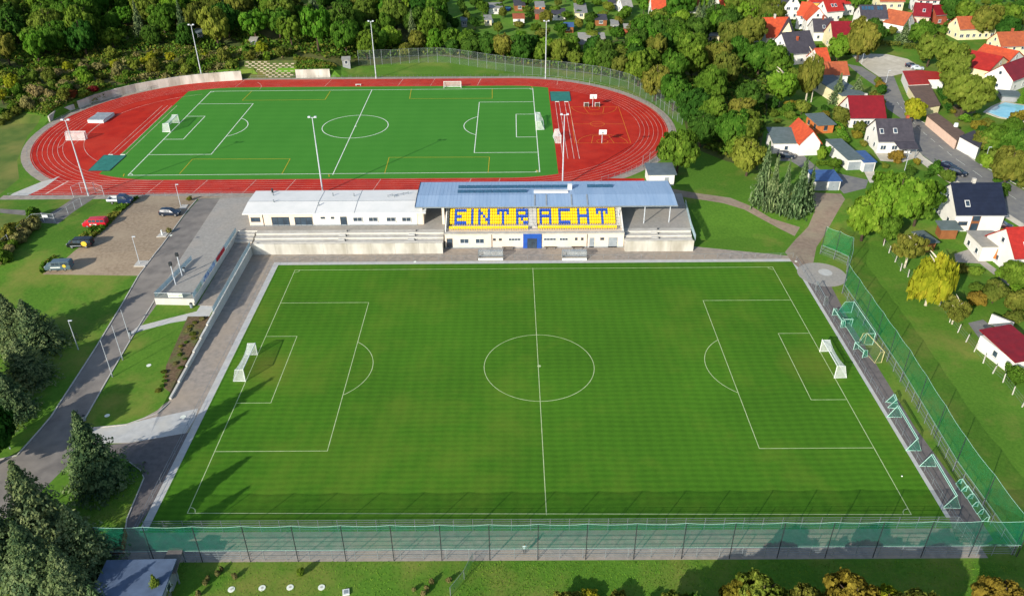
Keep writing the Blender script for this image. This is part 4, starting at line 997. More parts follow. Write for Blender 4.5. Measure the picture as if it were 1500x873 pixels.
# trees right of the track and between the houses
RL = [
 (995, 212, 38, 'round', 'green', 'broad round dark green tree beside the white hut at the track end', 2.0),
 (930, 92, 25, 'broad', 'green', None, 2.3), (955, 112, 27, 'broad', 'olive', None, 2.2), (982, 128, 28, 'broad', 'green', None, 2.2), (1010, 150, 30, 'broad', 'dark', None, 2.2),
 (1038, 118, 30, 'broad', 'green', None, 2.3), (1040, 158, 28, 'broad', 'green', None, 2.2), (1060, 96, 26, 'broad', 'olive', None, 2.3), (1066, 182, 31, 'broad', 'green', None, 2.2), (1010, 82, 25, 'broad', 'green', None, 2.3),
 (1088, 186, 30, 'broad', 'yg', 'yellow green tree uphill of the grey green spruces', 2.2), (1046, 78, 25, 'broad', 'olive', None, 2.3), (1092, 138, 26, 'broad', 'dark', None, 2.2), (1022, 185, 26, 'broad', 'dark', None, 2.2), (980, 92, 24, 'broad', 'green', None, 2.4),
 (1098, 224, 30, 'broad', 'yg', 'yellowish tree behind the left spruces and beside the parked dark car', 2.1), (1080, 214, 26, 'broad', 'green', None, 2.1), (1076, 160, 26, 'broad', 'olive', None, 2.1),
 (1146, 122, 30, 'round', 'bright', 'large bright green tree in the garden left of the white stemmed birch', 2.0), (1115, 78, 28, 'broad', 'green', None, 2.2), (1100, 40, 27, 'broad', 'olive', 'olive tree left of the orange roof with the dark annexe', 2.2), (1128, 20, 26, 'broad', 'olive', 'olive brown tree above the dark grey roof', 2.2),
 (1048, 30, 18, 'broad', 'bright', 'bright yellow green tree left of the orange roof at the top', 2.3), (1072, 48, 22, 'broad', 'olive', None, 2.2), (1022, 40, 22, 'broad', 'dark', None, 2.2), (1015, 62, 24, 'broad', 'green', None, 2.2), (990, 50, 24, 'broad', 'green', None, 2.2),
 (1085, 68, 22, 'tall', 'green', None, 2.4), (1140, 85, 26, 'broad', 'green', 'green tree in front of the grey roofs with the tall brick chimney', 2.2),
 (1265, 48, 27, 'tall', 'olive', 'tall olive tree beside the dark crimson roof at the gravel lot', 2.6), (1282, 40, 18, 'tall', 'dark', 'dark tree right behind the tall olive tree', 2.6), (1230, 66, 20, 'broad', 'bright', 'green tree at the upper left end of the gravel lot', 2.1),
 (1366, 66, 26, 'broad', 'yg', 'yellow green tree on the bank right of the gravel lot', 2.1), (1400, 82, 30, 'broad', 'yg', 'wide yellow green tree above the white wing of the red bungalow', 2.1), (1352, 45, 20, 'broad', 'green', None, 2.1), (1420, 130, 42, 'big', 'yg', 'largest yellow green tree with pale limbs left of the swimming pool', 1.9), (1400, 108, 26, 'broad', 'yg', None, 2.1),
 (1341, 158, 20, 'round', 'yellow', 'golden yellow street tree beside the brown garage roofs', 2.1),
 (1445, 25, 24, 'broad', 'olive', None, 2.2), (1475, 20, 26, 'broad', 'green', None, 2.2), (1480, 40, 22, 'broad', 'dark', None, 2.2), (1420, 15, 22, 'broad', 'green', None, 2.2), (1395, 8, 20, 'broad', 'dark', None, 2.2),
 (1462, 200, 26, 'broad', 'green', 'green tree below the swimming pool', 1.9), (1490, 205, 28, 'broad', 'green', None, 2.0), (1440, 205, 18, 'broad', 'olive', 'small rusty tree touching the white flat house by the street', 1.9), (1482, 240, 32, 'round', 'olive', 'large olive tree on the far side of the street', 2.0),
 (1272, 312, 33, 'round', 'bright', 'full yellow green tree at the top of the green net', 2.4), (1318, 286, 52, 'big', 'bright', 'large green tree above the meadow left of the navy roofed house', 2.0), (1350, 292, 36, 'round', 'green', 'green tree touching the navy roofed house', 2.1), (1302, 330, 26, 'round', 'green', None, 2.1),
 (1334, 360, 28, 'loose', 'olive', 'thin olive birch with pale stems on the meadow edge', 2.3), (1370, 402, 34, 'weep', 'yellow', 'yellow weeping birch on the right meadow edge', 2.7), (1402, 452, 22, 'loose', 'olive', 'sparse birch with a forked white stem above the fence posts', 2.2),
 (1283, 108+40, 16, 'tall', 'olive', 'narrow olive tree between the flat grey roof and the street', 2.4),
 (1176, 155, 13, 'broad', 'yg', None, 1.9), (1233, 168, 16, 'broad', 'olive', 'small rusty tree left of the crimson roofed house', 1.9), (1165, 110, 14, 'broad', 'yg', None, 2.0),
 (1490, 400, 26, 'broad', 'green', None, 1.9), (1460, 425, 20, 'broad', 'olive', None, 2.0), (1430, 395, 12, 'bush', 'green', None, 1.3), (1492, 440, 22, 'broad', 'olive', None, 1.9), (1490, 545, 18, 'bush', 'green', 'green bush right below the crimson garage roof', 1.6),
]
def sub_zone(px, py):
    if px < 1110 and 70 < py < 250: return f"{'upper' if py < 110 else 'middle' if py < 165 else 'lower'} {'left' if px < 1000 else 'centre' if px < 1052 else 'right'} "
    return f"{'left' if px < 1200 else 'right'} of the gravel lot, " if py < 120 else 'right of the street, '
for px, py, r, f, c, lab, k in RL:
    bk = 'birch' if ('birch' in (lab or '')) else 'bark'
    zone = 'in the tree belt beside the track' if px < 1110 and 70 < py < 250 else 'near the houses at the top edge' if py < 72 else 'among the right gardens'
    if not lab and px < 1110 and py > 70: f = trnd.choice(['broad', 'tall', 'broad']); r *= .96; px += 7; k *= trnd.uniform(.95, 1.1)
    TC(px, py, r, f, c, lab or f"{'large' if r > 27 else 'small' if r < 23 else 'medium'} {KINDN[c]} {'bush' if f == 'bush' else 'tree'} {sub_zone(px, py)}{zone}", None if lab else f"{KINDN[c]} trees {zone}", k, bk)
TB(1180, 149, 1190, 68, 20, 'tall', 'olive', 'slender birch group with white stems in the garden left of the flat grey roof', bark='birch')
TB(1188, 150, 1200, 80, 12, 'loose', 'olive', 'smaller leaning birch beside the slender white birch', bark='birch')
SPR = [(1113, 300, 1112, 215, 26, 'left grey green spruce of the group by the brown path'), (1127, 308, 1132, 232, 20, 'second grey green spruce from the left by the brown path'), (1144, 312, 1150, 240, 17, 'slim brown tipped spruce in the middle of the group by the brown path'), (1166, 316, 1179, 236, 27, 'tall right spruce of the group by the brown path'), (1181, 306, 1190, 248, 20, 'rear right spruce standing before the blue garage roof')]
for bx, by, tx, ty, r, lab in SPR: TB(bx, by, tx, ty-5, r*.72, 'conifer', 'bluespruce', lab)
TB(1224, 152, 1226, 108, 14, 'conifer', 'spruce', 'green spruce in front of the flat grey roof')
TB(1252, 148, 1252, 113, 18, 'conifer', 'bluespruce', 'blue spruce in front of the flat grey roof')
TB(1322, 64, 1326, 32, 15, 'conifer', 'bluespruce', 'blue spruce above the grassy bank of the gravel lot')
TB(1494, 152, 1494, 128, 7, 'conifer', 'bright', 'small bright cone shaped conifer by the swimming pool')
for px, py, r, lab in ((1204, 224, 8, 'left tall thuja in front of the white gabled house'), (1211, 222, 7, 'right tall thuja in front of the white gabled house'), (1223, 238, 12, 'green cone shaped bush left of the long garage')):
    TC(px, py, r, 'round', 'bright' if r < 12 else 'green', lab, None, 3.6 if r < 12 else 1.8)
# forest behind the track
def inpoly(x, y, pl):
    c = False; j = len(pl)-1
    for i in range(len(pl)):
        if (pl[i][1] > y) != (pl[j][1] > y) and x < (pl[j][0]-pl[i][0])*(y-pl[i][1])/(pl[j][1]-pl[i][1])+pl[i][0]: c = not c
        j = i
    return c
frnd = random.Random(5)
placed = []
def scatter(poly_px, spacing, fn, tries=4000, limit=999):
    pl = G2(poly_px); xs = [p[0] for p in pl]; ys = [p[1] for p in pl]; n = 0
    for _ in range(tries):
        x, y = frnd.uniform(min(xs), max(xs)), frnd.uniform(min(ys), max(ys))
        if not inpoly(x, y, pl): continue
        s = spacing*frnd.uniform(.8, 1.25)
        if any((x-a)**2+(y-b)**2 < (s+c)**2/4 for a, b, c in placed): continue
        sx, sy, _s = S((x, y, hgt(x, y)+5))
        if not -45 < sx < 1540 or sy < -22: continue
        placed.append((x, y, s)); fn(x, y, sx, sy); n += 1
        if n >= limit: break
    return n
MARKS = [(40, 'at the far left'), (110, 'above the left end of the curved wall'), (180, 'above the left part of the curved wall'), (250, 'left of the first rear floodlight mast'), (310, 'behind the first rear floodlight mast'), (355, 'above the right end of the curved wall'), (435, 'above the lattice bank'), (490, 'above the short white wall'), (530, 'left of the middle rear mast'), (580, 'behind the middle rear mast'), (650, 'right of the middle rear mast'), (720, 'behind the left part of the mesh fence'), (770, 'left of the right rear mast'), (830, 'behind the right rear mast'), (890, 'right of the right rear mast'), (945, 'above the right bend'), (1010, 'at the start of the tree belt'), (1060, 'right of the mesh fence end'), (1700, 'near the orange roofs')]
def place(sx, sy, zone):
    m = next(t_ for v, t_ in MARKS if sx < v)
    r = 'top row' if sy < 12 else 'upper rows' if sy < 40 else 'middle rows' if sy < 66 else 'front row'
    return f"{r}, {m}"
def forest_tree(zone):
    def f(x, y, sx, sy):
        c = frnd.choices(['green', 'dark', 'olive', 'bright', 'yg', 'spruce'], [5, 3.0, 1.8, 1.9, 2.0, .8])[0]
        if c == 'spruce': tree(x, y, frnd.uniform(2.6, 3.6), frnd.uniform(11, 15), 'conifer', 'spruce', f"dark conifer, {place(sx, sy, zone)}", f"conifers {zone}")
        else:
            R = frnd.uniform(3.6, 6.2); hk = frnd.uniform(1.9, 2.8); tree(x, y, R, R*hk, frnd.choice(['broad', 'tall', 'tall', 'loose']), c, f"{'very tall' if R*hk > 14.2 else 'full' if 4.8 < R < 5.2 else 'slender' if hk > 2.5 else 'broad' if R > 5.2 else 'small' if R < 4.3 else 'rounded'} {KINDN[c]} tree, {place(sx, sy, zone)}", f"{KINDN[c]} trees {zone}")
    return f
n1 = scatter([(-90, 150), (0, 110), (120, 86), (240, 74), (340, 72), (430, 76), (490, 84), (520, 84), (500, -30), (250, -40), (-90, 0)], 7.7, forest_tree('on the slope behind the white wall'))
def belt_tree(x, y, sx, sy):
    c = frnd.choices(['green', 'dark', 'olive', 'bright', 'yg', 'yellow'], [5, 3, 2, 2, 2.2, .7])[0]; R = frnd.uniform(2.6, 4.4); hk = frnd.uniform(2.0, 2.7)
    tree(x, y, R, R*hk, frnd.choice(['broad', 'tall']), c, f"{'slender' if hk > 2.45 else 'broad' if R > 3.8 else 'small' if R < 3.1 else 'rounded'} {KINDN[c]} tree, {place(sx, sy, '')}", f"{KINDN[c]} trees behind the tall mesh fence")
n2 = scatter([(500, 90), (640, 80), (720, 90), (800, 99), (880, 107), (935, 121), (960, 102), (925, 92), (800, 84), (700, 76), (640, 68), (500, 72)], 5.6, belt_tree)
n3 = scatter([(500, 72), (640, 68), (655, 50), (620, 20), (600, -30), (480, -30)], 7.6, forest_tree('above the far straight'))
n4 = scatter([(925, 92), (960, 102), (1000, 60), (985, 40), (930, 62)], 6.5, forest_tree('above the right bend'))
def bank_bush(x, y, sx, sy):
    c = frnd.choice(['yg', 'green', 'bright', 'olive', 'green', 'yg', 'yellow', 'brown']); R = frnd.uniform(1.3, 2.8)
    m = next(t_ for v, t_ in MARKS if sx < v)
    tree(x, y, R, R*frnd.uniform(1.3, 2.4), frnd.choice(['bush', 'loose', 'bush']), c, f"{'low' if R < 1.7 else 'tall' if R > 2.3 else 'medium'} {KINDN[c]} bush on the bank {m}", f"{KINDN[c]} bushes on the bank")
# undergrowth and shrubs on the bank
def shrub(zone, cols):
    def f(x, y, sx, sy):
        c = frnd.choice(cols); R = frnd.uniform(1.1, 2.4)
        tree(x, y, R, R*frnd.uniform(1.1, 1.9), 'bush', c, f"{'low' if R < 1.4 else 'large' if R > 2 else 'medium'} {KINDN[c]} shrub {zone}", f"{KINDN[c]} shrubs {zone}")
    return f
scatter([(0, 160), (70, 168), (120, 148), (200, 128), (300, 108), (420, 88), (420, 76), (250, 82), (120, 92), (0, 118)], 4.4, bank_bush, limit=95)
scatter([(55, 150), (75, 160), (150, 138), (150, 118), (80, 130)], 2.6, shrub('at the left end of the curved wall', ['red', 'red', 'orange', 'brown']), limit=16)
scatter([(0, 150), (30, 165), (25, 175), (0, 185)], 3, shrub('along the left end of the track', ['green', 'olive']), limit=6)
scatter([(0, 345), (30, 345), (50, 318), (58, 328), (0, 392)], 2.6, shrub('by the lower gate left of the car park', ['olive', 'brown', 'green']), limit=12)
scatter([(640, 62), (800, 78), (925, 84), (1000, 45), (1000, -10), (640, -10)], 7.6, lambda x, y, sx, sy: tree(x, y, frnd.uniform(1.6, 3.4), frnd.uniform(3, 6.5), frnd.choice(['broad', 'loose', 'broad']), name='garden_tree', *(lambda c: (c, f"small {KINDN[c]} allotment tree, {place(sx, sy, '')}", f"small {KINDN[c]} trees in the allotments"))(frnd.choice(['green', 'bright', 'yg', 'olive', 'dark', 'green']))), limit=115)
scatter([(930, 60), (1120, 60), (1120, -10), (980, -10), (1000, 30)], 8.5, forest_tree('left of the orange roofs'), limit=34)
# garden shrubs between the houses
GARD = [[(1120, 165), (1240, 165), (1235, 190), (1180, 160), (1130, 150)], [(1225, 185), (1265, 190), (1270, 215), (1235, 215)], [(1275, 238), (1345, 236), (1390, 268), (1330, 280), (1290, 262)], [(1385, 140), (1440, 180), (1500, 175), (1500, 190), (1420, 190), (1385, 165)], [(1400, 395), (1500, 400), (1500, 480), (1430, 460)], [(1120, 170), (1165, 168), (1160, 185), (1125, 185)], [(1280, 120), (1290, 120), (1292, 155), (1284, 150)], [(1300, 20), (1420, 40), (1380, 60), (1330, 45)], [(1440, 300), (1500, 290), (1500, 220), (1440, 225)]]
GARDN = ['in the garden behind the orange shed', 'between the long garage and the crimson roofed house', 'in the garden below the dark slate roof', 'below the largest tree by the pool', 'in the garden above the crimson garage', 'left of the orange shed', 'on the strip beside the flat grey roof', 'near the pink walled house', 'across the street from the parked cars']
for g, gn in zip(GARD, GARDN):
    scatter(g, 4.6, shrub(gn, ['green', 'bright', 'yg', 'olive', 'dark', 'orange']), limit=11)
scatter([(1100, 100), (1160, 100), (1220, 40), (1300, 10), (1500, 0), (1500, -20), (1000, -20), (1000, 60)], 11, forest_tree('around the houses at the top right'), limit=0)
def thicket(name, poly_px, n, hmax, cols, seed, size=(.18, .42), lift=.0):
    pl = G2(poly_px); xs = [p[0] for p in pl]; ys = [p[1] for p in pl]; rg = random.Random(seed); per = [[] for _ in cols]; c0 = pl[0]
    ph = [(rg.uniform(.1, .5), rg.uniform(.1, .5), rg.uniform(0, 6)) for _ in range(4)]; k = 0
    while k < n:
        x, y = rg.uniform(min(xs), max(xs)), rg.uniform(min(ys), max(ys))
        if not inpoly(x, y, pl): continue
        g = sum(sin(a*x+b*y+c) for a, b, c in ph)/4; g2 = sum(cos(b*x*1.7-a*y*1.9+c) for a, b, c in ph)/4
        if g < -.35 and name != 'rough_grass': k += 1; continue
        per[min(len(cols)-1, max(0, int((g2*.9+.5+rg.uniform(-.3, .3))*len(cols))))].append((x-c0[0], y-c0[1], hgt(x, y)+lift+rg.uniform(0, 1)**.7*hmax*(.4+.6*max(0, g+.4)))); k += 1
    for pts, col in zip(per, cols):
        if not pts: continue
        C = np.array(pts); r2 = np.random.default_rng(seed); N = r2.normal(size=C.shape)*.8+np.array([-.2, -.3, .7])
        stuff(ob(name, leafmesh(name, C, N, r2.uniform(*size, len(C)), LEAF[col], seed), None, (c0[0], c0[1], 0)))
thicket('undergrowth', [(0, 150), (40, 165), (70, 172), (120, 154), (200, 130), (260, 118), (350, 104), (350, 90), (430, 84), (432, 74), (250, 72), (120, 78), (0, 112)], 30000, 2.0, ['brown', 'olive', 'green', 'yg', 'olive', 'green'], 3)
thicket('undergrowth', [(0, 118), (120, 86), (240, 76), (430, 76), (480, 88), (640, 80), (800, 98), (960, 126), (1000, 160), (1020, 215), (1095, 245), (1120, 190), (1120, 110), (1050, 60), (930, 84), (800, 80), (640, 66), (300, 0), (0, 0)], 46000, 2.2, ['dark', 'green', 'olive', 'dark', 'green'], 8, (.28, .6))
thicket('rough_grass', [(245, 822), (1440, 822), (1490, 822), (1500, 900), (1100, 900), (235, 900)], 11000, .09, ['blade'], 12, (.03, .075))
thicket('rough_grass', [(160, 800), (205, 700), (180, 690), (130, 720), (100, 873), (150, 873)], 2500, .1, ['blade'], 15, (.03, .08))
thicket('rough_grass', [(690, 822), (1500, 822), (1500, 900), (660, 900)], 7000, .12, ['blade', 'blade', 'green'], 16, (.03, .085))
thicket('undergrowth', [(433, 112), (486, 110), (500, 100), (430, 84)], 1500, 1.2, ['green', 'olive'], 9)
thicket('undergrowth', [(0, 345), (50, 316), (58, 328), (0, 392)], 2500, 1.0, ['olive', 'brown'], 10)
thicket('undergrowth', [(60, 402), (150, 340), (195, 296), (205, 290), (190, 292), (150, 325), (60, 390)], 2500, .7, ['olive', 'green'], 11)
# low plants in the mulch bed
for i in range(18):
    y = 13-19.5*i/17; x = -60.4+frnd.uniform(-1.3, 1.1)
    c = frnd.choice(['olive', 'brown', 'green', 'olive'])
    tree(x, y, frnd.uniform(.35, .75), frnd.uniform(.25, .5), 'bush', c, f"low {KINDN[c]} plant in the mulch bed beside the retaining wall", f"low {KINDN[c]} plants in the mulch bed")
# ------------------------------------------------------------------ sports equipment
def goal(name, label, p, rz, Wd, Hg, dt, db, frame, net, r=.07, group=None, cat='football goal', sag=.25, thick=None):
    """posts on the local x axis, mouth towards -y; depth runs to +y"""
    t = thing(name, label, cat, (p[0], p[1], p[2]), rz, group); h = Wd/2; r2 = thick or r
    for s in (-1, 1):
        MB().tube([(s*h, 0, 0), (s*h, 0, Hg)], r, 7).build('post', M[frame], t)
        MB().tube([(s*h, 0, Hg-.03), (s*h, dt, Hg-.05), (s*h, db, .06), (s*h, .02, .05)], r2*.6, 5).build('side_frame', M[frame], t)
    MB().tube([(-h-r, 0, Hg), (h+r, 0, Hg)], r, 7).build('crossbar', M[frame], t)
    MB().tube([(-h, db, .06), (h, db, .06)], r2*.6, 5).build('ground_bar', M[frame], t)
    m1 = MB(); n = 10; rows = [(0, Hg), (dt, Hg-.05), ((dt+db)/2, Hg*.5), (db, .03)]
    def pt(i, k):
        x = -h+Wd*i/n; y, z = rows[k]; b = 4*(i/n)*(1-i/n)
        if k == 1: z -= sag*b; y -= sag*b*.8
        if k == 2: y -= sag*.7*b
        return (x, y, z)
    for k in range(3):
        for i in range(n): m1.quad(pt(i, k), pt(i+1, k), pt(i+1, k+1), pt(i, k+1))
    for s in (-1, 1):
        x = s*h; m1.add([(x, 0, 0), (x, db, .03), (x, (dt+db)/2, Hg*.5), (x, dt, Hg-.05), (x, 0, Hg)], [(0, 1, 2, 3, 4)])
    m1.build('net', M[net], t); return t
L2_ = 95.77/2
goal('goal', 'white netted goal at the left end of the grass pitch', (-L2_, 0, 0), pi/2, 7.32, 2.44, 1.3, 2.0, 'wpaint', 'wnet', .08)
goal('goal', 'white netted goal at the right end of the grass pitch', (L2_, 0, 0), -pi/2, 7.32, 2.44, 1.3, 2.0, 'wpaint', 'wnet', .08)
goal('goal', 'white netted goal at the left end of the artificial pitch', (-48.2-101.15/2, 109.25, ZF), pi/2, 7.32, 2.44, 1.6, 2.2, 'wpaint', 'wnet', .1)
goal('goal', 'white netted goal at the right end of the artificial pitch', (-48.2+101.15/2, 109.25, ZF), -pi/2, 7.32, 2.44, 1.2, 2.2, 'wpaint', 'wnet', .1)
pp = PZ(114, 203.5, ZF); goal('small_goal', 'small white goal on the red surface beside the grey cover', pp, pi, 5.2, 2.1, .8, 1.3, 'wpaint', 'wnet', .07)
pp = PZ(663, 129.5, ZF); goal('small_goal', 'white goal standing on the far lanes of the running track', pp, 0, 5.4, 2.1, .6, 1.1, 'wpaint', 'wnet', .08)
pp = PZ(819.5, 205, ZF); goal('small_goal', 'white goal turned sideways by the right edge of the artificial pitch', (pp.x, pp.y, ZF), pi/2+.1, 5.2, 2.1, .9, 1.4, 'wpaint', 'wnet', .07)
# goals parked along the right path
def pgoal(label, a, b, Hg, dt, db, frame, net, side=1, r=.06, cat='training goal'):
    p, q = PZ(*a, 0), PZ(*b, 0); c = (p+q)/2; d = q-p
    return goal('training_goal', label, (c.x, c.y, 0), atan2(d.y, d.x)+(0 if side > 0 else pi), d.length, Hg, dt, db, frame, net, r, cat=cat)
pgoal('small bare grey goal nearest the concrete circle', (1194, 425), (1206, 447), 1.9, .5, .9, 'steel', 'wire', 1)
pgoal('large green netted goal leaning by the upper part of the side path', (1247, 458), (1278, 505), 2.4, 1.6, 2.6, 'gframe', 'gnet', -1)
pgoal('small green net goal standing inside the large one, upper', (1219, 462), (1231, 480), 1.5, .6, .9, 'gframe', 'gnet', 1)
pgoal('small green net goal in the middle of the large parked goal', (1234, 478), (1247, 478), 1.5, .6, .9, 'gframe', 'gnet', 1)
pgoal('small green net goal at the lower corner of the large parked goal', (1250, 512), (1263, 524), 1.5, .7, 1.0, 'gframe', 'gnet', 1)
pgoal('faded yellow goal frame without net on the grass strip by the mesh fence', (1266, 503), (1291, 531), 2.2, .7, 1.2, 'yframe', 'wire', -1)
def aframe(label, a, b, Hg, wd):
    # folding goal: triangular ends, one top bar, net hanging from it
    p, q = PZ(*a, 0), PZ(*b, 0); c = (p+q)/2; d = q-p; h = d.length/2
    t = thing('training_goal', label, 'training goal', (c.x, c.y, 0), atan2(d.y, d.x))
    for s_ in (-1, 1):
        x = s_*h; MB().tube([(x, -wd, .05), (x, 0, Hg), (x, wd, .05), (x, -wd, .05)], .055, 5).build('end_frame', M['gframe'], t)
        m1 = MB(); m1.add([(x, -wd, .05), (x, wd, .05), (x, 0, Hg)], [(0, 1, 2)]); m1.build('end_net', M['gnet'], t)
    MB().tube([(-h, .13, Hg), (h, .13, Hg)], .06, 6).build('crossbar', M['gframe'], t); MB().tube([(-h, -.13, Hg), (h, -.13, Hg)], .05, 6).build('rear_bar', M['gframe'], t)
    m1 = MB(); m1.quad((-h, -.13, Hg), (h, -.13, Hg), (h, .13, Hg), (-h, .13, Hg)); m1.quad((-h, .2, Hg-.02), (h, .2, Hg-.02), (h, .5, Hg*.55), (-h, .5, Hg*.55)); m1.build('net', M['gnet'], t)
aframe('small folding goal nested at the upper end of the long ones', (1306, 590), (1309, 598), 1.7, .9)
aframe('long green netted folding goal in the middle of the side path', (1310, 611), (1338, 660), 2.3, 1.1)
aframe('lowest long green netted folding goal on the side path', (1359, 683), (1394, 744), 2.3, 1.15)
for i, (x, y) in enumerate(((1411, 714), (1419, 724), (1428, 736), (1435, 747), (1443, 758))):
    a, b = PZ(x-4, y-6, 0), PZ(x+4, y+6, 0)
    goal('mini_goal', ['topmost', 'second', 'middle', 'fourth', 'lowest'][i]+' mini goal of the row on the grass strip by the mesh fence', ((a.x+b.x)/2, (a.y+b.y)/2, 0), atan2(b.y-a.y, b.x-a.x)+pi, (b-a).length*.95, .9, .35, .7, 'gframe', 'gnet', .06, 'mini goals by the mesh fence', 'mini goal', .08)
# basketball hoops
def hoop(px, py, label, rz):
    p = PZ(px, py, ZF); t = thing('basketball_hoop', label, 'basketball hoop', (p.x, p.y, ZF), rz)
    MB().tube([(0, 0, 0), (0, 0, 3.1), (0, -1.0, 3.5)], .09, 7).build('pole', M['pole'], t)
    bb = MB().box((0, -1.05, 3.45), (2.0, .06, 1.3)).build('backboard', M['wpaint'], t)
    m1 = MB(); m1.box((0, -1.09, 3.3), (.6, .01, .45)); m1.build('target_square', M['greymat'], bb)
    m1 = MB(); m1.tube([(.23*cos(k*pi/6), -1.35+.23*sin(k*pi/6), 3.05) for k in range(13)], .02, 4, cap=False); m1.build('hoop_ring', M['oline'], t)
hoop(868, 157, 'far basketball hoop with two boxes beside its pole', pi*0); hoop(881.5, 210, 'near basketball hoop on the red court', 0)
for px, lab in ((859, 'left small wooden framed box beside the far basketball hoop'), (875, 'right small wooden framed box beside the far basketball hoop')):
    p = PZ(px, 157, ZF); t = thing('crate_box', lab, 'box', (p.x, p.y, ZF), 0)
    MB().box((0, .35, .62), (1.15, .5, 1.1)).build('panel', M['bark'], t)
    m1 = MB(); 
    for s in (-1, 1): m1.tube([(s*.65, 0, 0), (s*.65, 0, 1.25), (s*.65, .8, 1.2), (s*.65, .8, 0)], .05, 4)
    m1.tube([(-.65, 0, 1.25), (.65, 0, 1.25)], .05, 4); m1.build('frame', M['wpaint'], t)
# covers
def slabcover(name, label, cat, pts, z, hgt_, m, rim=None):
    w_ = [PZ(*q, z) for q in pts]; c = sum(w_, Vector())/4
    t = thing(name, label, cat, (c.x, c.y, z)); P_ = [(q.x-c.x, q.y-c.y) for q in w_]
    MB().prism(P_, .0, hgt_).build('cover', M[m], t)
    if rim:
        m1 = MB()
        for i in range(4):
            a, b = P_[i], P_[(i+1) % 4]; m1.beam((a[0], a[1], .04), (b[0], b[1], .04), .35, .1)
        m1.build('edge', M[rim], t)
    return t
slabcover('pit_cover', 'green cover on the jumping pit at the lower left corner of the artificial pitch', 'pit cover', [(130, 250.5), (160.5, 250.5), (184.5, 228.5), (152.5, 228)], ZF, .12, 'cover', 'dark')
slabcover('pit_cover', 'green cover on the jumping pit at the upper right corner of the artificial pitch', 'pit cover', [(807.5, 148.5), (836, 148.5), (834, 135), (806, 135)], ZF, .12, 'cover', 'dark')
t = slabcover('mat_cover', 'flat white and grey roofed cover over the high jump mat in the left bend', 'mat cover', [(129, 180.5), (152, 180.8), (168, 169), (144, 168.5)], ZF, .75, 'wpaint')
w_ = [PZ(128, 176, ZF+.8), PZ(152, 176, ZF+.8), PZ(167.5, 165.5, ZF+.8), PZ(143.5, 165.5, ZF+.8)]
P_ = [(q.x-t.location.x, q.y-t.location.y) for q in w_]
def half(f0, f1):
    l = lambda a, b, f: (a[0]+(b[0]-a[0])*f, a[1]+(b[1]-a[1])*f)
    return [l(P_[0], P_[3], f0), l(P_[1], P_[2], f0), l(P_[1], P_[2], f1), l(P_[0], P_[3], f1)]
MB().prism(half(0, .47), .76, .9).build('lid_panel', M['greymat'], t); MB().prism(half(.5, 1), .76, .9).build('lid_panel', M['greymat'], t)
for a, b, lab in (((162, 227), 0, 'left white take-off board at the left green pit cover'), ((180, 227), 0, 'right white take-off board at the left green pit cover'), ((816, 149.4), 0, 'left white board below the right green pit cover'), ((829.5, 149.4), 0, 'right white board below the right green pit cover')):
    p = PZ(*a, ZF); MBb = MB().box((0, 0, .03), (1.22, .5, .06)); tag(MBb.build('take_off_board', M['white'], loc=(p.x, p.y, ZF)), lab, 'board')
p = PZ(525, 126, ZF); t = thing('hurdle_stack', 'low white bench standing on the far edge of the artificial pitch', 'bench', (p.x, p.y, ZF))  # low white bench: a seat on two legs
MB().box((0, 0, .45), (1.8, .5, .08)).build('seat', M['wpaint'], t)
for s in (-1, 1): MB().box((s*.7, 0, .2), (.1, .45, .4)).build('leg', M['wpaint'], t)
# ------------------------------------------------------------------ masts, lamps, poles
def floodlight(bx, by, label, H=18.2, z=ZF, rz=0, scale=1.0):
    p = PZ(bx, by, z); t = thing('floodlight_mast', label, 'floodlight', (p.x, p.y, z), rz)
    MB().tube([(0, 0, 0), (0, 0, H*.55), (0, 0, H)], .19, 9, 0, .09).build('pole', M['pole'], t)
    MB().box((0, -.16, 1.3), (.24, .14, .7)).build('control_box', M['greymat'], t)
    MB().tube([(-.9, 0, H-.15), (.9, 0, H-.15)], .06, 6).build('cross_arm', M['pole'], t)
    for s in (-1, 1):
        h = MB(); h.box((s*.68, 0, H+.08), (.62, .5, .26), taper=.8); o = h.build('lamp_head', M['pole'], t)
        MB().box((s*.68, .02, H-.07), (.5, .4, .05)).build('lamp_glass', M['lamp'], o)
floodlight(130, 287, 'left floodlight mast at the lower left bend of the running track', 18.3); floodlight(297, 119, 'floodlight mast in front of the curved white wall', 17.8); floodlight(473, 283, 'floodlight mast right behind the clubhouse roof', 18.3)
floodlight(551, 115.5, 'floodlight mast at the middle of the far straight', 18.2); floodlight(799, 115.5, 'floodlight mast at the right end of the far straight', 18.2); 
p_ = PZ(827, 168, ZF+17.6); q_ = S((p_.x, p_.y, ZF)); floodlight(q_[0], q_[1], 'floodlight mast rising behind the blue grandstand roof', 17.6)
def lamp(bx, by, tx, ty, label, heads=1, arm=.5):
    b = P(bx, by); H = 2
    while S((b.x, b.y, b.z+H))[1] > ty and H < 15: H += .1
    t = thing('street_lamp', label, 'street lamp', b, 0)
    MB().tube([(0, 0, 0), (0, 0, H*.5), (0, 0, H)], .075, 6, 0, .045).build('pole', M['pole'], t)
    m1 = MB(); m1.box((arm*.6, 0, H+.03), (arm*1.3, .22, .12)); o = m1.build('lamp_head', M['pole'], t)
    MB().box((arm*.7, 0, H-.05), (arm*.7, .16, .03)).build('lamp_glass', M['lamp'], o)
lamp(115, 512, 101, 470, 'grey lamp post on the lawn beside the large dark evergreen'); lamp(205, 387, 196, 347, 'lamp post on the pale island in the car park'); lamp(265, 303, 260, 271, 'lamp post at the upper end of the car park')
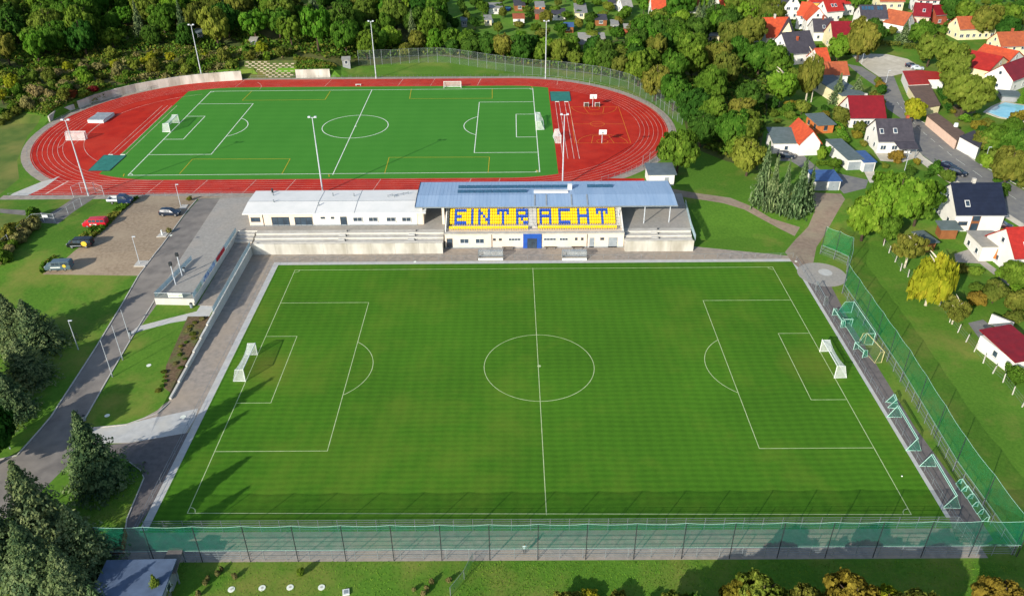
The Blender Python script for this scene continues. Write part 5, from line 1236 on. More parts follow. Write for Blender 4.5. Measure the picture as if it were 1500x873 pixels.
lamp(15, 657, 1, 615, 'lamp post by the road at the left edge'); lamp(1441, 241, 1446, 216, 'lamp post beside the white flat house on the street'); lamp(1262, 94, 1260, 77, 'lamp post at the left end of the gravel lot'); lamp(1297, 124, 1300, 104, 'lamp post on the grass strip between gravel lot and street'); lamp(1325, 250, 1331, 226, 'thin lamp post in the garden below the dark slate roof')
def flagpole(bx, by, ty, label):
    b = P(bx, by); H = 2
    while S((b.x, b.y, b.z+H))[1] > ty and H < 15: H += .1
    t = thing('flagpole', label, 'flagpole', b, 0, None); MB().tube([(0, 0, 0), (0, 0, H)], .06, 6, 0, .035).build('pole', M['pole'], t); MB().tube([(0, 0, 0), (0, 0, .5)], .1, 6).build('base_sleeve', M['steel'], t)
flagpole(165, 552, 499, 'lowest flagpole beside the access road'); flagpole(180, 527, 477, 'middle flagpole beside the access road'); flagpole(191, 499, 454, 'upper flagpole beside the access road')
def speaker_mast(bx, by, tx, ty, label):
    b = PZ(bx, by, DECK); H = 2
    while S((b.x, b.y, b.z+H))[1] > ty and H < 12: H += .1
    t = thing('loudspeaker_mast', label, 'mast', b); MB().tube([(0, 0, 0), (0, 0, H)], .11, 8).build('pole', M['pole'], t); MB().box((0, -.05, H+.2), (.5, .45, .7)).build('loudspeaker', M['dark'], t)
    MB().box((0, -.13, H*.45), (.22, .12, .5)).build('junction_box', M['greymat'], t)
speaker_mast(257.5, 417, 250, 388, 'front loudspeaker mast on the plaza'); speaker_mast(267, 404.5, 261, 375, 'rear loudspeaker mast on the plaza')
def litterbin(px, py, label, z=None):
    p = P(px, py) if z is None else PZ(px, py, z); t = thing('litter_bin', label, 'litter bin', p)
    MB().tube([(0, 0, .1), (0, 0, .95)], .27, 10, 0, .3).build('bin_body', M['greymat'], t); MB().tube([(0, 0, .96), (0, 0, 1.12)], .31, 10, 0, .12).build('lid', M['dark'], t)
litterbin(270.5, 399, 'grey bin beside the rear loudspeaker mast on the plaza', DECK); litterbin(281, 451, 'pale green bin at the corner of the plaza wall'); litterbin(191, 492, 'bin at the start of the narrow footpath by the road'); litterbin(124, 616, 'pale bin at the lower tip of the grass triangle')
def island(pts, label, post=None):
    w2 = [P(*q) for q in pts]; c = sum(w2, Vector())/4; t = thing('traffic_island', label, 'kerb island', c)
    MB().prism([(q.x-c.x, q.y-c.y) for q in w2], -.1, .13).build('slab', M['kerb'], t)
    return c
island([(196, 391), (213, 391), (218, 382), (202, 382)], 'pale concrete island at the foot of the car park lamp'); island([(229, 348), (243, 347.5), (249, 340.5), (236, 341)], 'pale concrete island with a white post in the car park'); island([(262, 306), (272, 306), (276, 301), (267, 301)], 'small pale island beside the dark car')
p = P(238, 345); t = thing('bollard', 'white post on the car park island', 'bollard', p); MB().tube([(0, 0, 0), (0, 0, 1.25)], .16, 8).build('post', M['wpaint'], t)
for q, lab in (((248, 341), 'thin young dry shrub on the car park island'), ((278, 294), 'small shrub at the upper end of the car park')):
    p = P(*q); tree(p.x, p.y, .7, 1.3, 'bush', 'brown' if q[0] < 260 else 'olive', lab)
# ------------------------------------------------------------------ fences and nets
def fence(name, label, pts, H, panel, post='steel', seg=2.5, r=.04, rails=2, cat='fence', group=None, zf=None, z_lo=.04, bar=True):
    P0 = Vector((*pts[0][:2], (zf or hgt)(*pts[0][:2]))); t = thing(name, label, cat, P0, 0, group); zf = zf or hgt
    for a, b in zip(pts, pts[1:]):
        L = hypot(b[0]-a[0], b[1]-a[1]); n = max(1, round(L/seg))
        for i in range(n):
            p = Vector((a[0]+(b[0]-a[0])*i/n, a[1]+(b[1]-a[1])*i/n, 0)); q = Vector((a[0]+(b[0]-a[0])*(i+1)/n, a[1]+(b[1]-a[1])*(i+1)/n, 0))
            p.z = zf(p.x, p.y); q.z = zf(q.x, q.y); p -= P0; q -= P0
            MB().tube([p, p+Vector((0, 0, H+.04))], r, 5).build('post', M[post], t)
            if panel: MB().quad(p+Vector((0, 0, z_lo)), q+Vector((0, 0, z_lo)), q+Vector((0, 0, H)), p+Vector((0, 0, H))).build('mesh_panel', M[panel], t)
            for k in range(rails):
                zz = Vector((0, 0, H-(H*.5)*k if rails <= 2 else H*(k+1)/rails)); MB().beam(p+zz, q+zz, .035, .035).build('rail', M[post], t)
    q = Vector((*pts[-1][:2], zf(*pts[-1][:2])))-P0; MB().tube([q, q+Vector((0, 0, H+.04))], r, 5).build('post', M[post], t)
    return t
fence('mesh_fence', 'low galvanised mesh fence between the lower touchline and the spectator path', [(-51.9, -35.3), (52.6, -35.3)], 2.1, 'rod', seg=2.5, rails=5)
fence('mesh_fence', 'short mesh fence closing the lower right corner of the pitch', [(52.7, -35.3), (53.2, -39.8)], 2.1, 'rod', seg=1.6, rails=3)
fence('mesh_fence', 'lower mesh fence on the outer edge of the spectator path', [(-55.2, -39.9), (58.0, -39.7)], 2.0, 'rod', seg=2.8, rails=5)
RFP = [P(*q) for q in ((1201, 372), (1221, 380), (1240, 389), (1239, 408), (1233, 430), (1318, 559), (1395, 690), (1481, 812))]
RFP = [(p.x, p.y) for p in RFP]
fence('mesh_fence', 'mesh fence along the right side path under the green net', RFP, 2.0, 'rod', seg=2.6, rails=3)
def ballnet(label, pts, H=6.3, z_lo=2.02, seg=5.9, sag=.18, nm='pitgreen'):
    P0 = Vector((*pts[0], hgt(*pts[0]))); t = thing('ball_stop_net', label, 'ball net', P0, 0)
    top, bot = [], []
    for a, b in zip(pts, pts[1:]):
        L = hypot(b[0]-a[0], b[1]-a[1]); n = max(1, round(L/seg))
        for i in range(n):
            p = Vector((a[0]+(b[0]-a[0])*i/n, a[1]+(b[1]-a[1])*i/n, 0))-P0; q = Vector((a[0]+(b[0]-a[0])*(i+1)/n, a[1]+(b[1]-a[1])*(i+1)/n, 0))-P0; p.z = q.z = 0
            MB().tube([p+Vector((0, 0, -.1)), p+Vector((0, 0, H))], .055, 6).build('post', M['dark'], t)
            m2 = MB()
            for k in range(4):
                f0, f1 = k/4, (k+1)/4; s0, s1 = 4*f0*(1-f0)*sag, 4*f1*(1-f1)*sag
                a_, b_ = p+(q-p)*f0, p+(q-p)*f1; m2.quad(a_+Vector((0, 0, z_lo)), b_+Vector((0, 0, z_lo)), b_+Vector((0, 0, H-s1)), a_+Vector((0, 0, H-s0)))
                top.append(a_+Vector((0, 0, H-s0)))
            m2.build('net_panel', M[nm], t)
            bot.append(p+Vector((0, 0, z_lo)))
    q = Vector((*pts[-1], 0))-P0; q.z = 0; MB().tube([q+Vector((0, 0, -.1)), q+Vector((0, 0, H))], .07, 6).build('post', M['dark'], t)
    MB().tube(top+[q+Vector((0, 0, H))], .02, 3).build('top_rope', M['gframe'], t); MB().tube(bot+[q+Vector((0, 0, z_lo))], .02, 3).build('bottom_rope', M['gframe'], t)
ballnet('long green ball net on tall dark posts along the bottom of the pitch', [(-55.0, -40.1), (58.2, -39.9)])
ballnet('long green ball net along the right side path', [(x+.12, y) for x, y in RFP], nm='pitgreenr')
for i, (px, py) in enumerate(((627, 826), (767, 832), (838, 833), (1270, 838), (1200, 830), (560, 824))):
    pass
# struts of the tall posts
zf0 = lambda x, y: 0.0
def rail(label, pts, H=1.1, seg=2.5, zf=hgt, panel=None, mid=True): return fence('barrier_rail', label, pts, H, panel, 'steel', seg, .026, 2 if mid else 1, 'barrier', None, zf)
rail('barrier rail along the right side of the grass pitch', [(53.2, 35), (53.2, -35)], 1.1, 2.5, zf0)
rail('barrier rail along the left side of the grass pitch', [(-53.2, -9.5), (-53.2, -35.2)], 1.1, 3, zf0)
rail('white barrier rail along the far touchline in front of the stand', [(-53, 36.1), (53, 36.3)], 1.05, 2.6, zf0, None, False)
rail('slim barrier rail along the left touchline path', [(-53.1, 34), (-53.1, -9)], 1.05, 4, zf0, None, False)
rail('barrier rail between the running track and the car park', [(-121, 63.2), (-64, 63.2), (-20, 63.3)], 1.1, 2.6)
cap = [q for q in capsule(ROUT+.6, 36)]
rail('barrier rail round the right bend of the running track', [q for q in cap[6:38]], 1.1, 2.5)
rail('barrier rail along the far straight', [(TCX+THALF-3, TCY+ROUT+.6), (-62, TCY+ROUT+.6)], 1.1, 2.6)
rail('barrier rail between the bend of the track and the curved white wall', [q for q in cap[41:66]], 1.0, 2.8)
tf = [P(*q) for q in ((526, 96), (560, 95), (600, 93), (641, 92), (660, 93), (700, 99), (740, 105), (780, 110), (830, 114), (880, 121), (920, 132), (955, 150), (985, 174), (999, 183))]
fence('tall_mesh_fence', 'tall green grey mesh fence behind the far straight and the right bend', [(p.x, p.y) for p in tf], 5.0, 'wire', 'steel', 3.2, .06, 2)
fence('mesh_fence', 'mesh gate fence at the right end of the track by the white hut', G2([(941, 245), (951, 240), (963, 236), (966, 232)]), 3.0, 'wire', 'steel', 2, .06, 1)
fence('gate', 'double mesh gate with a white sign on the footpath left of the car park', G2([(50, 326), (65, 325), (81, 326)]), 2.0, 'rod', 'pole', 4, .05, 2, 'gate')
p = P(69, 326); t = thing('sign_board', 'small white sign on the double mesh gate', 'sign', (p.x, p.y-.08, p.z+1.35)); MB().box((0, 0, .2), (1.2, .04, .55)).build('board', M['wpaint'], t)
fence('mesh_fence', 'mesh fence running from the gate down the left bank', G2([(50, 326), (40, 335), (0, 368), (-20, 385)]), 2.0, 'wire', 'pole', 3, .04, 1)
fence('mesh_fence', 'mesh fence beside the footpath between the gate and the track', G2([(81, 326), (100, 314), (120, 301)]), 1.8, 'wire', 'pole', 3, .04, 1)
fence('gate', 'pale mesh gate by the foot of the left floodlight mast', G2([(108, 289), (120, 283), (140, 283), (153, 288)]), 2.6, 'wire', 'pole', 2.6, .05, 2, 'gate')
fence('mesh_fence', 'short green mesh fence running down from the lower net', G2([(693, 822), (680, 848), (660, 873)]), 1.6, 'gnet', 'steel', 2.5, .04, 1)
# white concrete posts with wire along the meadow
cpts = [(1294, 360), (1302, 371), (1311, 384), (1319, 397), (1330, 406), (1376, 440+8), (1391, 472), (1403, 487), (1415, 501), (1427, 515), (1440, 532), (1454, 547), (1469, 560), (1483, 578), (1497, 596)]
W_ = [P(*q) for q in cpts]; t = thing('post_fence', 'row of leaning white concrete posts with wire along the right edge of the meadow', 'fence', W_[0])
cp = MB().box((0, 0, .8), (.15, .15, 1.75), taper=.8).mesh('concrete_post', M['step'])
for i, w1 in enumerate(W_):
    o = ob('concrete_post', cp, t, w1-W_[0]); o.rotation_euler = (frnd.uniform(-.08, .08), frnd.uniform(-.05, .12), frnd.uniform(0, 1))
m1 = MB()
for a, b in zip(W_, W_[1:]):
    for zz in (.5, 1.0, 1.5): m1.tube([a-W_[0]+Vector((0, 0, zz)), b-W_[0]+Vector((0, 0, zz))], .012, 3)
stuff(m1.build('wire', M['steel'], t))
MB().add([], []) 
# round white covers on the lower grass
for i, (px, py) in enumerate(((339, 863), (384, 861), (425, 860), (471, 860))):
    p = P(px, py); m1 = MB(); m1.tube([(0, 0, -.05), (0, 0, .05)], .42, 16); t = thing('shaft_cover', ['leftmost', 'second from left', 'third from left', 'right hand'][i]+' round white shaft cover on the grass below the lower fence', 'shaft cover', p, 0)
    m1.build('cover', M['white'], t); m2 = MB(); m2.tube([(0, 0, .05), (0, 0, .07)], .16, 10); m2.build('lid', M['kerb'], t)
p = P(507, 868); t = thing('hatch_box', 'square white hatch on the grass at the bottom edge', 'hatch', p, .2); MB().box((0, 0, .1), (.8, .8, .25)).build('box', M['wpaint'], t); MB().box((0, -.02, .24), (.5, .5, .03)).build('lid', M['greymat'], t)
# ball, corner markers
for px, py, lab in ((1321, 698, 'small pale ball lying beside the right goal line'), (1238, 498, 'x')):
    if lab == 'x': continue
    p = PZ(px, py, 0); bm = bmesh.new(); bmesh.ops.create_icosphere(bm, subdivisions=2, radius=.11); me = bpy.data.meshes.new('ball'); bm.to_mesh(me); bm.free(); me.materials.append(M['white']); tag(ob('ball', me, None, (p.x, p.y, .12)), lab, 'ball')
# ------------------------------------------------------------------ houses
for nm, a, b, r in (('orange_tiles', 'c0512c', 'a8442a', .8), ('rust_tiles', 'a85a36', '8f4a30', .8), ('red_tiles', 'a82a22', '94241e', .7), ('crimson_tiles', '7e1620', '6c131c', .6), ('slate_tiles', '46434a', '3a383f', .7), ('navy_tiles', '1f2638', '1a2030', .45),
                    ('grey_felt', '5d6a6c', '52605f', .8), ('pale_felt', '9a978e', '8c8a82', .8), ('brown_felt', '6e5a4e', '5f4e44', .85), ('blue_sheet', '3d5c8c', '36527e', .5), ('shed_sheet', '56667e', '4c5a70', .6), ('orange_render', 'c0713a', 'b06432', .85), ('brick', '9a4f36', '84432e', .85), ('wood', '8c5a34', '7a4c2c', .8), ('pinkwall', 'd6b8a4', 'ccae9a', .9), ('greywall', '8f9294', '85888a', .85), ('yellowwall', 'd8b860', 'cfae58', .9), ('fibre', '8b8b86', '7b7b78', .9)):
    if 'tiles' in nm:
        m = mat(nm, a, b, 1.1, r, c3=b[:2]+b[2:4]+b[4:], scale3=.35, mix3=.9, bump=.2)
        t_ = m.node_tree; wv = t_.nodes.new("ShaderNodeTexWave"); wv.bands_direction = 'Z'; wv.inputs["Scale"].default_value = 1.5; gp = t_.nodes.new("ShaderNodeNewGeometry")
        t_.links.new(gp.outputs["Position"], wv.inputs["Vector"]); bp = t_.nodes.new("ShaderNodeBump"); bp.inputs["Strength"].default_value = .5; bp.inputs["Distance"].default_value = .06
        t_.links.new(wv.outputs["Fac"], bp.inputs["Height"]); t_.links.new(bp.outputs[0], t_.nodes["Principled BSDF"].inputs["Normal"])
    else: m = mat(nm, a, b, 1.0, r, c3=b, scale3=.3, mix3=.5)
    M[nm] = m
def eave(px, z_):                                                   # pixel of an eave corner -> world at ground height + z_
    z = 2.1
    for _ in range(5):
        p = PZ(px[0], px[1], z+z_); z = hgt(p.x, p.y)
    return p, z
def wall_window(parent, face, u, zc, ww, hh, L, D, fm='wframe', shutter=False):
    """face f/b/l/r of a box with its front left corner at the local origin"""
    m1, m2 = MB(), MB()
    def put(mb_, off, du0, du1, z0, z1, th):
        if face == 'f': mb_.box(((du0+du1)/2, -off, (z0+z1)/2), (du1-du0, th, z1-z0))
        elif face == 'l': mb_.box((-off, (du0+du1)/2, (z0+z1)/2), (th, du1-du0, z1-z0))
        elif face == 'r': mb_.box((L+off, (du0+du1)/2, (z0+z1)/2), (th, du1-du0, z1-z0))
    a, b = u-ww/2, u+ww/2; z0, z1 = zc-hh/2, zc+hh/2; f = .1
    for q in ((a, b, z0, z0+f), (a, b, z1-f, z1), (a, a+f, z0+f, z1-f), (b-f, b, z0+f, z1-f)): put(m1, .035, *q, .08)
    if ww > 1.1: put(m1, .03, u-f/2, u+f/2, z0+f, z1-f, .06)
    o = m1.build('window', M[fm], parent); put(m2, .01, a+f, b-f, z0+f, z1-f, .04); m2.build('pane', M['glass'], o)
    put(m3 := MB(), .08, a-.08, b+.08, z0-.08, z0, .18); m3.build('sill', M['kerb'], o)
    return o
def house(label, eL, eR, wh, ridge_py=None, D=None, rh=None, kind='gable', wall='whitewall', roof='red_tiles', pitch=.85, fw=3, lw=2, chim=None, sky=(), over=.45, cat='house', name='house', apex_py=None, door=None, pv=None, doors=0, wfm='wframe', rw=0):
    a, z = eave(eL, wh); b, _ = eave(eR, wh); d = b-a; d.z = 0; L = d.length; rz = atan2(d.y, d.x); n = Vector((-d.y, d.x, 0)).normalized()
    mid = (a+b)/2; mid.z = z+wh
    if kind == 'flat':
        if D is None:
            D = 2
            while S(mid+n*D)[1] > ridge_py and D < 40: D += .1
        rh = rh or 0
    elif kind == 'gable':
        if D is None:
            h = .5
            while S(mid+n*h+Vector((0, 0, h*pitch)))[1] > ridge_py and h < 14: h += .05
            D = 2*h; rh = h*pitch
        elif rh is None: rh = D/2*pitch
    elif kind == 'gable_y':
        if rh is None:
            rh = .5
            while S(mid+Vector((0, 0, rh)))[1] > apex_py and rh < 12: rh += .05
    t = thing(name, label, cat, (a.x, a.y, z), rz)
    w_ = MB(); w_.box((L/2, D/2, wh/2-.75), (L, D, wh+1.5))
    if kind == 'gable':
        for x0, x1 in ((0, .15), (L-.15, L)): w_.add([(x0, 0, wh), (x1, 0, wh), (x1, D, wh), (x0, D, wh), (x0, D/2, wh+rh), (x1, D/2, wh+rh)], [(0, 1, 5, 4), (1, 2, 5), (2, 3, 4, 5), (3, 0, 4)])
    elif kind == 'gable_y':
        for y0, y1 in ((0, .15), (D-.15, D)): w_.add([(0, y0, wh), (L, y0, wh), (L, y1, wh), (0, y1, wh), (L/2, y0, wh+rh), (L/2, y1, wh+rh)], [(0, 1, 4), (1, 2, 5, 4), (2, 3, 5), (3, 0, 4, 5)])
    w_.build('wall', M[wall], t)
    th = .22; rm = MB()
    if kind == 'flat':
        rm.add([(-over, -over, wh), (L+over, -over, wh), (L+over, D+over, wh+rh), (-over, D+over, wh+rh), (-over, -over, wh+th), (L+over, -over, wh+th), (L+over, D+over, wh+rh+th), (-over, D+over, wh+rh+th)], [(3, 2, 1, 0), (4, 5, 6, 7), (0, 1, 5, 4), (1, 2, 6, 5), (2, 3, 7, 6), (3, 0, 4, 7)])
    elif kind == 'gable':
        s = rh/(D/2); e = over
        for (y0, z0, y1, z1) in ((-e, wh-e*s, D/2, wh+rh), (D+e, wh-e*s, D/2, wh+rh)):
            q = [(-e*.6, y0, z0+.02), (L+e*.6, y0, z0+.02), (L+e*.6, y1, z1+.02), (-e*.6, y1, z1+.02)]; q2_ = [(x, y, z_+th) for x, y, z_ in q]
            f = [(3, 2, 1, 0), (4, 5, 6, 7), (0, 1, 5, 4), (1, 2, 6, 5), (2, 3, 7, 6), (3, 0, 4, 7)]
            rm.add(q+q2_, f if y0 < y1 else [tuple(reversed(i)) for i in f])
    else:
        s = rh/(L/2); e = over
        for (x0, z0, x1, z1) in ((-e, wh-e*s, L/2, wh+rh), (L+e, wh-e*s, L/2, wh+rh)):
            q = [(x0, -e*.6, z0+.02), (x1, -e*.6, z1+.02), (x1, D+e*.6, z1+.02), (x0, D+e*.6, z0+.02)]; q2_ = [(x, y, z_+th) for x, y, z_ in q]
            f = [(3, 2, 1, 0), (4, 5, 6, 7), (0, 1, 5, 4), (1, 2, 6, 5), (2, 3, 7, 6), (3, 0, 4, 7)]
            rm.add(q+q2_, f if x0 < x1 else [tuple(reversed(i)) for i in f])
    ro = rm.build('roof', M[roof], t)
    if kind == 'gable':
        MB().tube([(-.3, D/2, wh+rh+th), (L+.3, D/2, wh+rh+th)], .13, 6).build('ridge_cap', M[roof], ro)
        MB().tube([(-.3, -over-.06, wh-over*rh/(D/2)+.1), (L+.3, -over-.06, wh-over*rh/(D/2)+.1)], .08, 5).build('gutter', M['greywall'], ro)
    if chim:
        for cx, cy in ([chim] if not isinstance(chim, list) else chim):
            zc = wh+(rh*(1-abs(cy-.5)*2) if kind == 'gable' else rh*(1-abs(cx-.5)*2) if kind == 'gable_y' else 0)
            MB().box((cx*L, cy*D, zc+.45), (.65, .65, 1.9)).build('chimney', M['brick' if wall != 'whitewall' or roof.startswith('slate') else 'kerb'], ro)
    for (u, v) in sky:                                              # roof windows on the front slope: u along, v up the slope
        y = v*D/2; z_ = wh+rh*v+th; q = math.atan2(rh, D/2); cs, sn = cos(q), sin(q)
        def skb(w0, h0, up, nm, mm, par):
            m1 = MB(); m1.box((0, 0, 0), (w0, h0, .08)); m1.v = [(x+u*L, y+yy*cs-zz*sn-up*sn, z_+yy*sn+zz*cs+up*cs) for x, yy, zz in m1.v]; return m1.build(nm, M[mm], par)
        o = skb(1.0, 1.5, .07, 'roof_window', 'wframe', ro); skb(.75, 1.2, .12, 'pane', 'glass', o)
    if pv:
        for (u, v) in pv:
            y = v*D/2; z_ = wh+rh*v+th; q = math.atan2(rh, D/2); cs, sn = cos(q), sin(q)
            m1 = MB(); m1.box((0, 0, .08), (.95, 1.6, .06)); m1.v = [(x+u*L, y+yy*cs-zz*sn, z_+yy*sn+zz*cs) for x, yy, zz in m1.v]; m1.build('solar_panel', M['bluep' if wall == 'x' else 'pv'], ro)
    rr = random.Random(int(eL[0]*7+eL[1]))
    storeys = [1.5] if wh < 4.4 else [1.5, 4.2]
    for zc in storeys:
        for i in range(fw): 
            if door is not None and i == door and zc == 1.5:
                MB().box((L*(i+.5)/fw, -.03, 1.0), (1.0, .08, 2.05)).build('door', M['wood'], t); continue
            wall_window(t, 'f', L*(i+.5)/fw, zc, rr.choice([1.0, 1.2, 1.5]), 1.2, L, D, wfm)
        for i in range(lw): wall_window(t, 'l', D*(i+.5)/max(1, lw), zc, 1.1, 1.2, L, D, wfm)
        for i in range(rw): wall_window(t, 'r', D*(i+.5)/max(1, rw), zc, 1.1, 1.2, L, D, wfm)
    if kind == 'gable' and lw: wall_window(t, 'l', D/2, wh+rh*.38, 1.0, 1.1, L, D, wfm)
    if kind == 'gable_y' and fw: wall_window(t, 'f', L/2, wh+rh*.38, 1.0, 1.1, L, D, wfm)
    for i in range(doors):
        m1 = MB(); m1.box((L*(i+.5)/doors, -.03, 1.05), (L/doors-.5, .07, 2.1)); o = m1.build('garage_door', M['wframe' if wall != 'whitewall' else 'greymat'], t)
        MB().box((L*(i+.5)/doors, -.09, .95), (.3, .04, .05)).build('handle', M['dark'], o)
    t['L'] = L; t['D'] = D
    return t
def hide_tmp(t):
    for k in ('L', 'D'):
        if k in t: del t[k]
H_ = []
def add(*a, **k): H_.append(house(*a, **k)); return H_[-1]
hn = add('white house with a navy tiled roof, one roof window and a wood panelled window strip', (1402, 313), (1473, 313), 4.2, 270, roof='navy_tiles', fw=0, lw=2, chim=(.45, .52), sky=[(.24, .3)], rw=1)
L, D = hn['L'], hn['D']
o = wall_window(hn, 'f', L*.18, 1.9, 1.9, .85, L, D, 'frame'); 
m1 = MB(); m1.box((L*.43, -.04, 2.05), (1.75, .1, 4.1)); o = m1.build('window_strip', M['wood'], hn); MB().box((L*.43, -.1, 3.2), (1.5, .04, 1.4)).build('pane', M['glass'], o); MB().box((L*.43, -.1, 1.05), (1.5, .04, 1.7)).build('pane', M['glass'], o)
add('white flat roofed extension between the navy roofed house and the red gable', (1440, 362), (1476, 362), 3.2, 340, kind='flat', roof='pale_felt', fw=0, lw=2, over=.25, cat='extension', name='extension')
add('white house with a bright red tiled roof cut by the right edge', (1487, 377), (1545, 374), 4.0, 334, roof='red_tiles', fw=2, lw=1, sky=[(.35, .35)], chim=(.6, .5))
hs = add('white house with a dark slate roof, two roof windows and a terrace below', (1288, 206), (1338, 206), 3.4, 176, roof='slate_tiles', fw=3, lw=2, sky=[(.1, .4), (.5, .42)], chim=(.93, .55))
L, D = hs['L'], hs['D']
m1 = MB(); m1.add([(L*.42, -.5, 3.15), (L+.35, -.5, 3.15), (L+.35, -3.4, 2.35), (L*.47, -3.4, 2.35), (L*.42, -.5, 3.33), (L+.35, -.5, 3.33), (L+.35, -3.4, 2.53), (L*.47, -3.4, 2.53)], [(0, 1, 2, 3), (7, 6, 5, 4), (4, 5, 1, 0), (5, 6, 2, 1), (6, 7, 3, 2), (7, 4, 0, 3)]); m1.build('porch_roof', M['slate_tiles'], hs)
for u in (.5, .74, .98): MB().box((L*u, -3.2, 1.15), (.16, .16, 2.4)).build('porch_post', M['steel'], hs)
add('white house with a deep crimson tiled roof beside the street bend', (1247, 172), (1297, 172), 3.0, 142, roof='crimson_tiles', fw=3, lw=1, chim=(.55, .6), door=2)
hg = add('small white gabled house with an orange roof and blue solar panels', (1173, 210), (1202, 209), 3.4, apex_py=193, kind='gable_y', D=9.5, roof='orange_tiles', fw=0, lw=0)
hw = add('white side wing with a grey sheet roof left of the small gabled house', (1134, 210), (1172, 210), 2.8, 196, kind='flat', rh=1.4, roof='grey_felt', fw=1, lw=0, over=.4, name='side_wing', cat='house wing')
add('orange rendered shed with a grey sheet roof in the garden', (1199, 184), (1222, 182.5), 2.4, 171, kind='flat', rh=.6, roof='grey_felt', wall='orange_render', fw=1, lw=2, name='shed', cat='shed', wfm='frame')
add('long white garage with a grey green felt roof', (1243, 235), (1265, 234), 2.6, 207, kind='flat', rh=.3, roof='grey_felt', fw=0, lw=0, doors=1, over=.2, name='garage', cat='garage')
add('white garage with a blue sheet roof right beside the long garage', (1266, 238.5), (1283, 238), 2.4, 223.5, kind='flat', rh=.2, roof='blue_sheet', fw=0, lw=0, doors=1, over=.2, name='garage', cat='garage')
add('double garage with a blue roof behind the grey green spruces', (1195, 266), (1232, 265.5), 2.3, 252.5, kind='flat', rh=.3, roof='blue_sheet', fw=0, lw=0, doors=2, over=.25, name='garage', cat='garage')
def freeflat(label, pts, wh, wall, roof, name='garage_row', cat='garage', rise=0, wins=0):
    w2 = [eave(p, wh) for p in pts]; z = sum(q[1] for q in w2)/len(w2); c = sum((q[0] for q in w2), Vector())/len(w2)
    t = thing(name, label, cat, (c.x, c.y, z)); P_ = [(q[0].x-c.x, q[0].y-c.y) for q in w2]
    MB().prism([(x*.96, y*.96) for x, y in P_], -1.2, wh).build('wall', M[wall], t)
    zz = [wh+.004]*len(P_); zt = [wh+.2+(rise if i in (0, 1) else 0) for i in range(len(P_))]
    MB().prism(P_, zz, wh+.2).build('roof', M[roof], t); return t
freeflat('white bungalow with a red roof above the brown garage row', [(1322, 105), (1352, 104), (1362, 123.5), (1331, 125)], 2.8, 'whitewall', 'red_tiles', 'bungalow', 'house', .9)
freeflat('right wing of the red roofed bungalow with a blank white wall', [(1353, 104.5), (1384, 107), (1384, 117), (1358, 117)], 2.9, 'whitewall', 'red_tiles', 'side_wing', 'house wing', .5)
freeflat('upper brown felted garage row beside the yellow street tree', [(1330, 127), (1362, 125.5), (1378, 155), (1351, 160)], 2.4, 'cream', 'brown_felt')
freeflat('lower brown felted garage row along the street', [(1357, 170), (1372, 166), (1413, 196), (1402, 207)], 2.4, 'pinkwall', 'brown_felt')
hx = freeflat('small white house with a flat grey roof beside the street', [(1405, 201), (1427, 192), (1441, 207), (1434, 217)], 3.2, 'whitewall', 'slate_tiles', 'house', 'house')
p = P(1396, 199); t = thing('satellite_dish', 'white tank on the end of the lower brown garage roof', 'tank', (p.x, p.y, p.z)); MB().tube([(0, 0, 0), (0, 0, 2.6)], .08, 6).build('stand', M['steel'], t); MB().tube([(0, 0, 2.6), (0, 0, 3.5)], .6, 10, 0, .5).build('tank_body', M['wpaint'], t)  # white tank carried on a thin steel stand
add('long cream house with a rust tiled roof high at the right', (1407, 43), (1461, 41), 4.0, 25, roof='rust_tiles', wall='cream', fw=6, lw=2, chim=(.75, .6))
add('cream house with a rust tiled roof at the right edge below the long one', (1467, 68), (1520, 66), 5.0, 48, roof='rust_tiles', wall='cream', fw=4, lw=2, chim=(.4, .5))
add('cream gabled house with a red orange roof right of the largest tree', (1449, 104), (1479, 92), 3.6, apex_py=84, kind='gable_y', D=11, roof='red_tiles', wall='cream', fw=2, lw=0)
add('orange roofed house wedged between the rust and crimson roofs at the right edge', (1476, 92), (1500, 84), 4.0, apex_py=76, kind='gable_y', D=11, roof='orange_tiles', fw=1, lw=0)
add('white house with a crimson roof at the right edge above the pool', (1484, 118), (1520, 104), 4.0, 90, roof='crimson_tiles', fw=3, lw=1)
add('pink walled house with a crimson roof and a dark roof window at the top right', (1338, 23), (1362, 25), 4.0, 6, roof='crimson_tiles', wall='pinkwall', fw=3, lw=2, sky=[(.6, .4)])
add('second crimson roofed house touching the pink walled one', (1372, 22), (1400, 20), 4.0, 8, roof='crimson_tiles', wall='brick', fw=2, lw=1)
add('white house with dark roof carrying a row of solar panels', (1262, 27), (1300, 27), 4.2, 9, roof='slate_tiles', fw=3, lw=1, pv=[(u, .75) for u in (.1, .22, .34, .46, .7, .82)])
add('cream house behind the solar roof at the top edge', (1290, 2), (1325, 2), 6.0, -14, roof='rust_tiles', wall='cream', fw=3, lw=1)
add('white house with a red roof at the top edge left of the crimson roofs', (1345, 0), (1385, 0), 5.0, -14, roof='red_tiles', fw=4, lw=1)
add('orange roofed annexe left of the pink walled house', (1324, 37), (1340, 31), 3.2, apex_py=20, kind='gable_y', D=9, roof='rust_tiles', fw=1, lw=0)
add('white house with a bright orange roof behind the dark grey gable', (1123, 55), (1160, 54), 4.0, 27, roof='orange_tiles', fw=3, lw=2, chim=(.45, .5))
add('cream house with a dark grey hipped gable left of the brick chimney', (1138, 58), (1164, 60), 3.8, apex_py=33, kind='gable_y', D=8, roof='slate_tiles', wall='cream', fw=1, lw=0)
add('white house with a dark slate roof and a tall brick chimney', (1156, 79), (1196, 75), 4.0, 48, roof='slate_tiles', fw=3, lw=2, chim=(.45, .3))
add('white house with a bright orange cross gable left of the yellow house', (1183, 29), (1211, 29), 5.2, apex_py=13, kind='gable_y', D=13, roof='orange_tiles', fw=2, lw=2)
